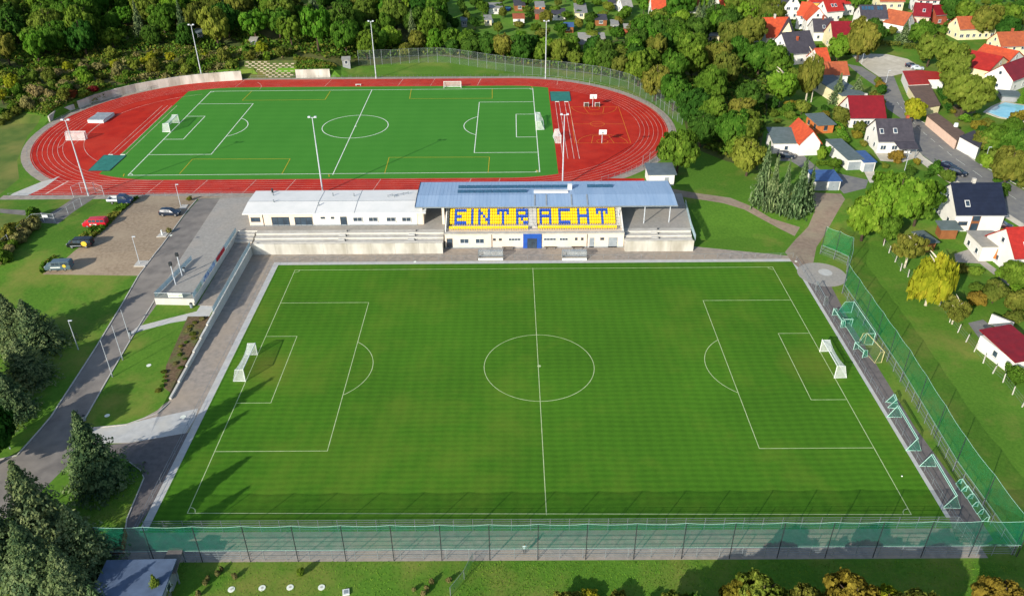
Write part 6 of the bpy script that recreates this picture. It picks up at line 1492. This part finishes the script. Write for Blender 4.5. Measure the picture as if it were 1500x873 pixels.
add('orange roofed wing of the cross gabled house', (1168, 22), (1183, 24), 5.2, 5, roof='orange_tiles', fw=1, lw=1, name='side_wing', cat='house wing')
add('yellow house behind the orange cross gable', (1186, 3), (1210, 3), 6.0, -4, roof='red_tiles', wall='yellowwall', fw=2, lw=1)
add('white house with a red roof and two roof windows right of the yellow house', (1212, 17), (1236, 15), 4.2, 1, roof='red_tiles', fw=2, lw=1, sky=[(.4, .45), (.6, .45)])
add('white house with a red roof at the top edge left of the olive tree', (1229, 6), (1253, 5), 4.6, -10, roof='red_tiles', fw=2, lw=1)
add('white house at the top edge with a dark roof beside the olive brown tree', (1150, 8), (1172, 8), 5.5, apex_py=-8, kind='gable_y', D=12, roof='slate_tiles', fw=2, lw=0)
add('white house with a dark dormered roof before the cross gable', (1193, 46), (1222, 46), 3.6, 29, roof='slate_tiles', fw=2, lw=1, sky=[(.5, .3)], chim=(.5, .5))
add('pale yellow house with a crimson roof by the gravel lot', (1221, 58), (1250, 58), 4.0, 33, roof='crimson_tiles', wall='cream', fw=2, lw=1)
add('small house with a bright orange roof below the green tree by the gravel lot', (1200, 92), (1216, 91), 3.0, 72, roof='orange_tiles', fw=1, lw=0)
add('white dormered house with a red brown roof left of the gravel lot', (1203, 110), (1243, 109), 3.6, 92, roof='rust_tiles', fw=3, lw=1)
add('flat roofed house with a grey roof and white edge behind the blue spruce', (1234, 141), (1267, 139), 3.4, 112, kind='flat', roof='grey_felt', wall='cream', fw=2, lw=2, over=.3)
add('white house with an orange roof at the top edge left of the bright tree', (1056, 11), (1080, 10), 4.0, -12, roof='orange_tiles', fw=2, lw=1)
add('orange roofed extension of the top edge house beside the bright tree', (1075, 14), (1092, 14), 2.8, 7, kind='flat', rh=1.2, roof='orange_tiles', fw=1, lw=0, name='extension', cat='extension')
add('white house with an orange roof at the top edge above the allotments', (955, 14), (975, 14), 4.6, -6, roof='orange_tiles', fw=2, lw=1)
add('small red roofed house right of the allotments', (1012, 8), (1024, 8), 3.2, 0, roof='rust_tiles', fw=1, lw=1)
add('pale gabled summer house at the top edge in the allotments', (912, 10), (926, 9), 3.0, -4, roof='fibre', fw=1, lw=1)
hc = add('white garage with a crimson roof at the right edge below the fence posts', (1487, 530), (1530, 522), 2.6, 488, kind='flat', rh=.9, roof='crimson_tiles', fw=0, lw=1, name='garage', cat='garage', over=.3)
a, b = P(1448, 474), P(1480, 487); t = thing('garden_wall', 'long white garden wall left of the crimson garage roof', 'wall', a); MB().beam((0, 0, .9), ((b-a).x, (b-a).y, .9), .25, 2.2).build('wall_panel', M['whitewall'], t); MB().beam((0, 0, 2.03), ((b-a).x, (b-a).y, 2.03), .34, .08).build('coping', M['kerb'], t)
add('dark shed with a grey roof on the meadow edge under the yellow birch', (1360, 348+8), (1372, 346+8), 2.2, 341, kind='flat', roof='grey_felt', wall='wood', fw=0, lw=0, name='shed', cat='shed')
add('small blue roofed hut behind the tree belt right of the track', (1056, 97), (1073, 97), 2.6, 91, kind='flat', rh=.6, roof='navy_tiles', fw=1, lw=1, name='hut', cat='hut')
add('garden pavilion with a grey sheet roof left of the white extension', (1380, 336), (1404, 336), 2.3, 329, kind='flat', rh=.5, roof='grey_felt', wall='wood', fw=0, lw=0, name='pavilion', cat='pavilion')
add('white walled shed row in the tree belt below the orange roofs', (1028, 54), (1054, 53), 2.4, 50, kind='flat', roof='fibre', wall='cream', fw=1, lw=0, name='shed', cat='shed')
add('grey roofed shed left of the orange roof with the dark annexe', (1103, 53), (1118, 52), 2.4, 48, kind='flat', roof='fibre', fw=1, lw=0, name='shed', cat='shed')
ALL = [((716, 13), (736, 13), 7, 'fibre', 'whitewall', 'white allotment hut with a grey roof left of the blue pool'), ((754, 9), (769, 9), 3, 'slate_tiles', 'wood', 'dark allotment hut at the top right of the blue pool'), ((785, 11), (798, 11), 5, 'fibre', 'orange_render', 'orange walled allotment hut at the top'), ((809, 22), (828, 22), 15, 'slate_tiles', 'whitewall', 'allotment hut with a dark roof in the middle of the gardens'), ((843, 20), (860, 20), 8, 'fibre', 'cream', 'cream allotment hut with a tall grey roof'), ((872, 30), (889, 30), 24, 'slate_tiles', 'wood', 'brown allotment hut with a dark blue roof'), ((892, 6), (910, 6), 2, 'slate_tiles', 'greywall', 'grey allotment hut at the top edge'), ((896, 37), (906, 37), 32, 'fibre', 'greywall', 'small grey allotment hut beside the rusty bush'), ((915, 42), (934, 42), 38, 'pale_felt', 'brick', 'brick allotment hut with a pale roof at the right end'), ((752, 28), (768, 28), 23, 'rust_tiles', 'whitewall', 'white allotment hut with a rust roof'), ((710, 30), (720, 30), 25, 'fibre', 'cream', 'small cream allotment hut beside the white dome'), ((676, 32), (684, 32), 28, 'grey_felt', 'greywall', 'grey allotment hut at the left end of the gardens'), ((824, 40), (840, 40), 36, 'blue_sheet', 'wood', 'low hut with a blue roof below the middle of the gardens'), ((784, 21), (800, 21), 17, 'brown_felt', 'brick', 'brown brick allotment hut in the middle'), ((848, 57), (886, 57), 51, 'pale_felt', 'greywall', 'long low greenhouse like roof at the edge of the gardens'), ((273, 39), (290, 38), 32, 'slate_tiles', 'greywall', 'grey hut in the wood beside the top of the floodlight mast'), ((283, 54), (297, 54), 45, 'grey_felt', 'greywall', 'small pale hut in the wood below the grey one'), ((366, 62), (376, 62), 59, 'pale_felt', 'greywall', 'tiny pale hut in the wood above the lattice bank'), ((5, 31), (24, 30), 24, 'crimson_tiles', 'wood', 'hut with a dark red roof in the upper left corner of the wood'), ((106, 36), (118, 36), 32, 'grey_felt', 'greywall', 'grey hut among the trees at the upper left'), ((502, 96), (513, 95.5), 92.5, 'fibre', 'greywall', 'small pale hut behind the far straight left of the paved rectangle')]
for eL, eR, ry, rf_, wl, lab in ALL: add(lab, eL, eR, 2.2, ry, kind='flat', rh=.5, roof=rf_, wall=wl, fw=1, lw=0, name='allotment_hut', cat='hut', over=.25)
for t in H_:
    c = t.matrix_basis @ Vector((t['L']/2, t['D']/2, 0)); placed.append((c.x, c.y, max(t['L'], t['D'])*1.25)); hide_tmp(t)
HARD = [p_ for n_, m_, p_ in REG if n_ in ('street', 'gravel_lot', 'driveway', 'patio', 'brown_path', 'pavement')]
def garden_tree(x, y, sx, sy):
    if any(inpoly(x, y, p_) for p_ in HARD): return
    c = frnd.choice(['green', 'bright', 'yg', 'olive', 'dark', 'green']); R = frnd.uniform(1.5, 3.1); q = min(H_, key=lambda t: (t.location.x-x)**2+(t.location.y-y)**2)
    nm = q['label'].split(' with ')[0].split(' left ')[0].split(' right ')[0].split(' cut ')[0].split(' behind ')[0]
    tree(x, y, R, R*frnd.uniform(1.6, 2.4), frnd.choice(['broad', 'loose', 'tall']), c, ' '.join(f"{'small' if R < 2.2 else 'medium'} {KINDN[c]} garden tree near the {nm}".split()[:16]), f"{KINDN[c]} garden trees between the houses", name='garden_tree')
scatter([(1150, 130), (1240, 95), (1280, 70), (1440, 60), (1500, 130), (1500, -20), (1120, -20), (1060, 20), (1120, 60)], 7.0, garden_tree, limit=60)
scatter([(1380, 150), (1440, 170), (1500, 190), (1500, 260), (1440, 215)], 6.0, garden_tree, limit=12)
scatter([(1400, 400), (1500, 390), (1500, 480), (1420, 450)], 5.0, garden_tree, limit=12)
# blue pools, round tent
def pool(px, py, r, lab):
    p = P(px, py); t = thing('paddling_pool', lab, 'pool', p); MB().tube([(0, 0, 0), (0, 0, .9)], r, 18, cap=False).build('pool_wall', M['bluep'], t); MB().tube([(0, 0, .6), (0, 0, .7)], r*.97, 18).build('water', M['water'], t)
pool(741, 15, 2.0, 'round blue garden pool in the allotments')
pp = G2([(1446, 165), (1456, 158), (1472, 151), (1500, 156), (1530, 165), (1530, 182), (1490, 176), (1465, 172)])
zc = max(hgt(*q) for q in pp); cx_, cy_ = sum(q[0] for q in pp)/len(pp), sum(q[1] for q in pp)/len(pp)
t = thing('swimming_pool', 'turquoise swimming pool with pale paved rim at the right edge', 'swimming pool', (cx_, cy_, zc)); pq = [(x-cx_, y-cy_) for x, y in pp]
MB().prism([(x*1.16, y*1.16) for x, y in pq], -.4, .12).build('rim', M['gravel'], t); MB().prism(pq, -.3, .16).build('water', M['water'], t)
pp = P(716, 33); t = thing('dome_tent', 'white round topped tent in the allotments', 'tent', pp); bm = bmesh.new(); bmesh.ops.create_uvsphere(bm, u_segments=14, v_segments=8, radius=1.9); me = bpy.data.meshes.new('canopy'); bm.to_mesh(me); bm.free(); me.materials.append(M['wpaint']); ob('canopy', me, t); MB().box((0, -1.85, .6), (1.2, .1, 1.2)).build('doorway', M['dark'], t)
add2 = house('blue roofed pool cover house above the swimming pool', (1469, 141), (1495, 143), 1.6, 134, kind='flat', roof='grey_felt', wall='greywall', fw=0, lw=0, name='pool_house', cat='pool house'); hide_tmp(add2)
p = P(1455, 384); t = thing('parasol', 'closed orange parasol behind the white extension', 'parasol', p); MB().tube([(0, 0, 0), (0, 0, 3.2)], .05, 6).build('pole', M['wpaint'], t); MB().tube([(0, 0, .9), (0, 0, 1.6), (0, 0, 3.1)], .32, 8, 0, .05).build('canopy', M['yframe' if False else 'orange_render'], t)
# buildings at the lower left corner
bl = house('low building with a wide blue grey roof in the lower left corner', (132, 882), (232, 880), 2.5, 826, kind='flat', rh=.2, roof='shed_sheet', wall='greywall', fw=0, lw=0, over=.3, name='shed', cat='shed', rw=1); hide_tmp(bl)
p4 = [(229, 838), (258, 838), (268, 803), (248, 802)]
w2 = [PZ(*q, 2.2) for q in p4]; c = sum(w2, Vector())/4; t = thing('carport', 'dark flat carport roof beside the lower left blue roof', 'carport', (c.x, c.y, 0)); P_ = [(q.x-c.x, q.y-c.y) for q in w2]
MB().prism(P_, 2.0, 2.2).build('roof', M['darkasphalt'], t)
for x, y in P_: MB().box((x*.9, y*.92, 1.0), (.14, .14, 2.0)).build('post', M['steel'], t)
p = P(172, 800); t = thing('storage_box', 'open brown timber box by the path below the tall spruces', 'storage box', p, .25)
MB().box((0, 0, .55), (1.9, 3.2, .1)).build('floor', M['soil'], t)
for a_, d_ in (((0, -1.6, .8), (2.0, .1, 1.3)), ((0, 1.6, .8), (2.0, .1, 1.3)), ((-1, 0, .8), (.1, 3.1, 1.3)), ((1, 0, .8), (.1, 3.1, 1.3))): MB().box(a_, d_).build('side_board', M['wood'], t)
# hedges
def hedge(px, wd, h, col, label):
    pts = subdiv_line(G2(px), 1.2); rg = np.random.default_rng(int(px[0][0])); C = []
    for a, b in zip(pts, pts[1:]):
        L = hypot(b[0]-a[0], b[1]-a[1]); k = int(L*70)
        for _ in range(k):
            f = rg.uniform(); u = rg.uniform(-wd/2, wd/2); x = a[0]+(b[0]-a[0])*f-(b[1]-a[1])/max(L, .01)*u; y = a[1]+(b[1]-a[1])*f+(b[0]-a[0])/max(L, .01)*u
            C.append((x-pts[0][0], y-pts[0][1], rg.uniform(0, 1)**.5*h))
    C = np.array(C); t = thing('hedge', label, 'hedge', (*pts[0], hgt(*pts[0])))
    N = rg.normal(size=C.shape)*.7+np.array([-.3, -.4, .7]); ob('foliage', leafmesh('foliage', C, N, rg.uniform(.12, .26, len(C)), LEAF[col], 4), t)
hedge([(1225, 186), (1234, 204), (1238, 212)], 2.2, 1.6, 'bright', 'yellow green hedge below the orange shed')
hedge([(1195, 243), (1240, 243)], 1.0, 1.2, 'green', 'clipped hedge in front of the long garage lawn')
hedge([(1355, 262), (1368, 255), (1372, 242)], 1.4, 1.5, 'dark', 'dark hedge curving round the lawn above the two parked cars')
hedge([(1374, 135), (1392, 168)], 1.3, 1.6, 'dark', 'hedge behind the upper brown garage row')
hedge([(1322, 72), (1345, 74)], 2, 2, 'olive', 'hedge above the grassy bank by the gravel lot'); hedge([(1268, 66), (1318, 70)], 2, 1.8, 'olive', 'long hedge with a fence along the top of the gravel lot bank')
hedge([(1130, 166), (1150, 172), (1170, 180)], 1.2, 1.4, 'green', 'hedge left of the orange shed garden')
# ------------------------------------------------------------------ vehicles
PAINT = {}
def paint(nm, h):
    if nm not in PAINT: PAINT[nm] = mat('paint_'+nm, h, h, 1, .25, spec=.6)
    return PAINT[nm]
def vehicle(name, label, cat, px, py, ang, col, kind='car', group=None, z=None, L=None):
    p = P(px, py) if z is None else PZ(px, py, z); t = thing(name, label, cat, p, ang, group); pm = paint(col[0], col[1])
    # stations along local x (front at +x): x, z_bottom, z_belt, z_roof, half width belt, half width roof
    if kind == 'van': st = [(2.5, .45, .75, .8, .80, .7), (2.35, .3, 1.0, 1.05, .93, .8), (1.75, .28, 1.12, 1.18, .95, .82), (1.05, .28, 1.2, 1.88, .96, .80), (-.6, .28, 1.2, 1.96, .96, .82), (-2.3, .28, 1.2, 1.94, .95, .82), (-2.5, .4, 1.15, 1.8, .92, .80)]
    elif kind == 'suv': st = [(2.2, .4, .7, .75, .75, .65), (2.05, .25, .88, .95, .90, .78), (1.1, .25, 1.0, 1.06, .93, .8), (.35, .25, 1.03, 1.55, .93, .70), (-.9, .25, 1.05, 1.62, .93, .70), (-1.9, .25, 1.08, 1.5, .92, .68), (-2.2, .35, 1.0, 1.08, .88, .72)]
    elif kind == 'pickup': st = [(2.6, .4, .8, .85, .8, .7), (2.45, .3, 1.0, 1.05, .95, .82), (1.8, .3, 1.15, 1.2, .97, .84), (1.2, .3, 1.2, 1.9, .97, .80), (-.1, .3, 1.2, 1.98, .97, .82), (-.35, .3, 1.2, 1.95, .97, .82)]
    else: st = [(2.1, .35, .62, .66, .72, .62), (1.95, .22, .78, .84, .86, .74), (1.0, .22, .92, .96, .89, .76), (.25, .22, .94, 1.38, .89, .64), (-.8, .22, .95, 1.44, .89, .64), (-1.75, .22, .96, 1.12, .87, .66), (-2.05, .3, .88, .92, .82, .68)]
    ring = lambda s: [(s[0], -s[4]*.96, s[1]), (s[0], -s[4], (s[1]+s[2])/2), (s[0], -s[4]*.98, s[2]), (s[0], -s[5], s[3]-.05), (s[0], -s[5]*.85, s[3]), (s[0], s[5]*.85, s[3]), (s[0], s[5], s[3]-.05), (s[0], s[4]*.98, s[2]), (s[0], s[4], (s[1]+s[2])/2), (s[0], s[4]*.96, s[1])]
    b = MB(); R_ = [ring(s) for s in st]; n = 10
    for r in R_: b.v += r
    for i in range(len(st)-1):
        for j in range(n): b.f.append((i*n+j, i*n+(j+1) % n, (i+1)*n+(j+1) % n, (i+1)*n+j)); b.m.append(0)
    b.f += [tuple(range(n-1, -1, -1)), tuple((len(st)-1)*n+j for j in range(n))]; b.m += [0, 0]
    bo = b.build('body', pm, t)
    for pl in bo.data.polygons: pass
    cabin = [i for i in range(len(st)) if st[i][3]-st[i][2] > .3]
    def side_glass(i0, i1, s, f0=.04, f1=.96):
        A, B = st[i0], st[i1]; l = lambda f: [A[k]+(B[k]-A[k])*f for k in range(6)]
        q = []
        for f, top in ((f0, 0), (f1, 0), (f1, 1), (f0, 1)):
            e = l(f); lo = e[2]+.06; hi = e[3]-.13; k = .08 if not top else .85
            y = (e[4]*.98+(e[5]-e[4]*.98)*k)+.02; q.append((e[0], s*y, lo if not top else hi))
        m1 = MB(); m1.quad(*(q if s < 0 else q[::-1])); return m1.build('side_window', M['glass'], t)
    for s in (-1, 1):
        for i0, i1 in zip(cabin, cabin[1:]):
            side_glass(i0, i1, s, .05, .47); side_glass(i0, i1, s, .53, .95)
    # windscreen and rear window on the sloping faces
    def slope_glass(i0, i1, nm):
        a, b2 = R_[i0], R_[i1]; l = lambda p_, q_, f: tuple(p_[k]+(q_[k]-p_[k])*f for k in range(3))
        up = Vector((1 if st[i0][0] > st[i1][0] and st[i0][3] < st[i1][3] else -1, 0, .8)).normalized()*.025
        q = [Vector(l(a[4], b2[4], .1)), Vector(l(a[4], b2[4], .9)), Vector(l(a[5], b2[5], .9)), Vector(l(a[5], b2[5], .1))]
        q = [v+up for v in q]; m1 = MB(); m1.quad(*q); m1.build(nm, M['glass'], t)
    slope_glass(cabin[0]-1, cabin[0], 'windscreen')
    if kind in ('car', 'suv'): slope_glass(cabin[-1], cabin[-1]+1, 'rear_window')
    elif kind == 'van': MB().box((-2.44, 0, 1.5), (.05, 1.4, .5)).build('rear_window', M['glass'], t)
    wx = (1.45, -1.4) if kind != 'pickup' else (1.6, -1.7); wr = .33 if kind != 'suv' else .37
    for x in wx:
        for s in (-1, 1):
            w1 = MB(); w1.tube([(x, s*.70, wr), (x, s*.93, wr)], wr, 14); o = w1.build('wheel', M['tyre'], t); MB().tube([(x, s*.93, wr), (x, s*.945, wr)], wr*.62, 10).build('rim', M['rim'], o)
    f0 = st[1]
    for s in (-1, 1):
        MB().box((f0[0]+.02, s*f0[4]*.72, f0[2]-.1), (.2, .32, .16)).build('headlight', M['lamp'], t)
        MB().box((st[-1][0]+.03 if kind != 'pickup' else -2.75, s*.75, .95), (.08, .16, .3)).build('tail_light', M['red'], t)
    MB().box((f0[0]+.1, 0, .5), (.12, 1.5, .12)).build('front_bumper', M['dark'], t)
    if kind == 'pickup':
        MB().box((-1.6, 0, .75), (2.4, 1.9, .12)).build('load_bed', M['steel'], t); MB().box((-1.2, 0, .5), (3.2, 1.0, .3)).build('chassis', M['dark'], t)
        for a_, d_ in (((-1.6, -.95, 1.0), (2.4, .06, .42)), ((-1.6, .95, 1.0), (2.4, .06, .42)), ((-2.8, 0, 1.0), (.06, 1.9, .42)), ((-.42, 0, 1.15), (.06, 1.9, .7))): MB().box(a_, d_).build('drop_side', M['wpaint'], t)
    return t
def disc(t, x, y, z, r, m, nm='round_emblem'): MB().tube([(x, y, z), (x, y-.02, z)], r, 16).build(nm, m, t)
M['emb'] = mat('yellow_emblem', 'd8b83c', 'b89a34', 2, .5)
CZ = 2.6
v = vehicle('van', 'grey blue van with small yellow emblem, lowest in the car park row', 'van', 88, 394, pi+.06, ('greyblue', '4a5c66'), 'van', None, CZ)
MB().tube([(-1.45, .985, 1.12), (-1.45, 1.0, 1.12)], .34, 14).build('round_emblem', M['emb'], v); m1 = MB(); m1.box((.3, .985, .85), (1.9, .012, .22)); m1.build('lettering_stripe', M['wpaint'], v)
v = vehicle('van', 'black van with a large round yellow emblem on its side', 'van', 119, 361, pi+.04, ('black', '14181c'), 'van', None, CZ); MB().tube([(-1.2, .985, 1.05), (-1.2, 1.0, 1.05)], .58, 16).build('round_emblem', M['emb'], v)
m1 = MB(); m1.box((.6, .985, .62), (2.2, .012, .14)); m1.build('lettering_stripe', M['greymat'], v)
v = vehicle('van', 'red van parked above the black van', 'van', 141, 331, pi+.03, ('red', 'b4182a'), 'van', None, CZ); m1 = MB(); m1.box((.1, .985, .78), (1.5, .012, .24)); m1.build('lettering_stripe', M['wpaint'], v)
vehicle('pickup_truck', 'dark blue pickup with white drop sides by the running track', 'pickup truck', 178, 297, 0.0, ('navy', '1c2c4c'), 'pickup', None, CZ)
vehicle('parked_car', 'dark blue estate car parked by the access road', 'car', 250, 315, -.05, ('darkblue', '1a2636'), 'suv', None, CZ)
vehicle('parked_car', 'upper dark car of the two parked on the street', 'car', 1388, 246, -.78, ('midnight', '12182c'), 'car'); vehicle('parked_car', 'lower dark car of the two parked on the street', 'car', 1402, 256, -.78, ('ink', '141c28'), 'suv')
vehicle('parked_car', 'dark blue car parked in front of the white side wing', 'car', 1151, 231, -.35, ('darkblue', '1a2636'), 'suv'); vehicle('parked_car', 'dark car on the gravel lot', 'car', 1335, 99, -.35, ('midnight', '12182c'), 'car'); vehicle('parked_car', 'silver car beside the dark one on the gravel lot', 'car', 1343, 102, -.35, ('silver', 'a8b0b8'), 'car')
vehicle('parked_car', 'dark car under the open corner of the navy roofed house', 'car', 1466, 333, -.6, ('maroon', '2a1820'), 'car')
# ------------------------------------------------------------------ person on the path
def person():
    p = PZ(768.5, 810.5, 0); t = thing('person', 'person in a pale shirt and dark trousers on the path behind the lower fence', 'person', (p.x, p.y, 0), .15)
    V, E, Rr = [], [], []
    def chain(pts, par=None):
        prev = par
        for q in pts:
            V.append(q[:3]); Rr.append(q[3]); i = len(V)-1
            if prev is not None: E.append((prev, i))
            prev = i
        return prev
    pel = chain([(0, 0, .95, .155)]); ch = chain([(0, .0, 1.12, .14), (0, .01, 1.3, .165), (0, .01, 1.45, .13)], pel); nk = chain([(0, .02, 1.53, .06), (0, .03, 1.60, .085), (0, .045, 1.70, .098), (0, .03, 1.78, .06)], ch)
    for s in (-1, 1):
        chain([(s*.10, 0, .86, .10), (s*.11, .01, .5, .068), (s*.115, -.01, .1, .045), (s*.12, .14, .04, .04)], pel)
        sh_ = chain([(s*.19, 0, 1.42, .065), (s*.25, -.01, 1.17, .048), (s*.14, .24, 1.13, .036), (s*.11, .30, 1.14, .036)], ch)
        for k in range(4): chain([(s*(.13-.02*k), .345, 1.15-.01*k, .011), (s*(.11-.02*k), .375+.004*k, 1.14-.01*k, .010), (s*(.095-.018*k), .37, 1.115-.01*k, .009)], sh_)
        chain([(s*.085, .31, 1.165, .012), (s*.06, .335, 1.175, .010)], sh_)
    me = bpy.data.meshes.new('body'); me.from_pydata(V, E, []); o = bpy.data.objects.new('body', me); COL.objects.link(o)
    sk = o.modifiers.new('skin', 'SKIN')
    for i, r in enumerate(Rr): me.skin_vertices[0].data[i].radius = (r, r)
    me.skin_vertices[0].data[0].use_root = True
    sb = o.modifiers.new('sub', 'SUBSURF'); sb.levels = 1; sb.render_levels = 1
    dg = bpy.context.evaluated_depsgraph_get(); m2 = bpy.data.meshes.new_from_object(o.evaluated_get(dg)); bpy.data.objects.remove(o)
    m2.materials.clear()
    for q in (mat('skin', 'c08a6c', 'b88264', 4, .6), mat('pale_shirt', 'c8d4d8', 'bccacf', 4, .85), mat('dark_trousers', '23262e', '1d2028', 4, .85), mat('shoes', '2a2624', '22201e', 4, .7)): m2.materials.append(q)
    for f in m2.polygons:
        c = f.center; f.material_index = 3 if c.z < .09 else 2 if c.z < .98 else 0 if (c.z > 1.5 or c.y > .2) else 1; f.use_smooth = True
    body = ob('body', m2, t)
    bm = bmesh.new(); bmesh.ops.create_uvsphere(bm, u_segments=12, v_segments=8, radius=.112)
    for v in list(bm.verts):
        if v.co.z < -.02 or (v.co.y > .06 and v.co.z < .05): bm.verts.remove(v)
    hm = bpy.data.meshes.new('hair'); bm.to_mesh(hm); bm.free(); hm.materials.append(mat('greying_hair', '6a5a4c', '5c4e42', 6, .8)); ob('hair', hm, t, (0, .03, 1.71))
    fm = MB(); fm.box((0, .15, 1.685), (.03, .04, .05), taper=.7); fm.build('nose', MATS['skin'], t)
    for s in (-1, 1): MB().box((s*.036, .138, 1.715), (.026, .014, .014)).build('eye', M['dark'], t); MB().box((s*.1, .045, 1.69), (.02, .04, .06)).build('ear', MATS['skin'], t)
    MB().box((0, .14, 1.64), (.05, .014, .012)).build('mouth', M['red'], t)
    c = tag(MB().box((0, 0, 0), (.2, .12, .05)).build('remote_controller', M['dark'], None, loc=(p.x-.05, p.y+.345, 1.13)), 'small dark remote controller held by the person on the path', 'controller')
person()
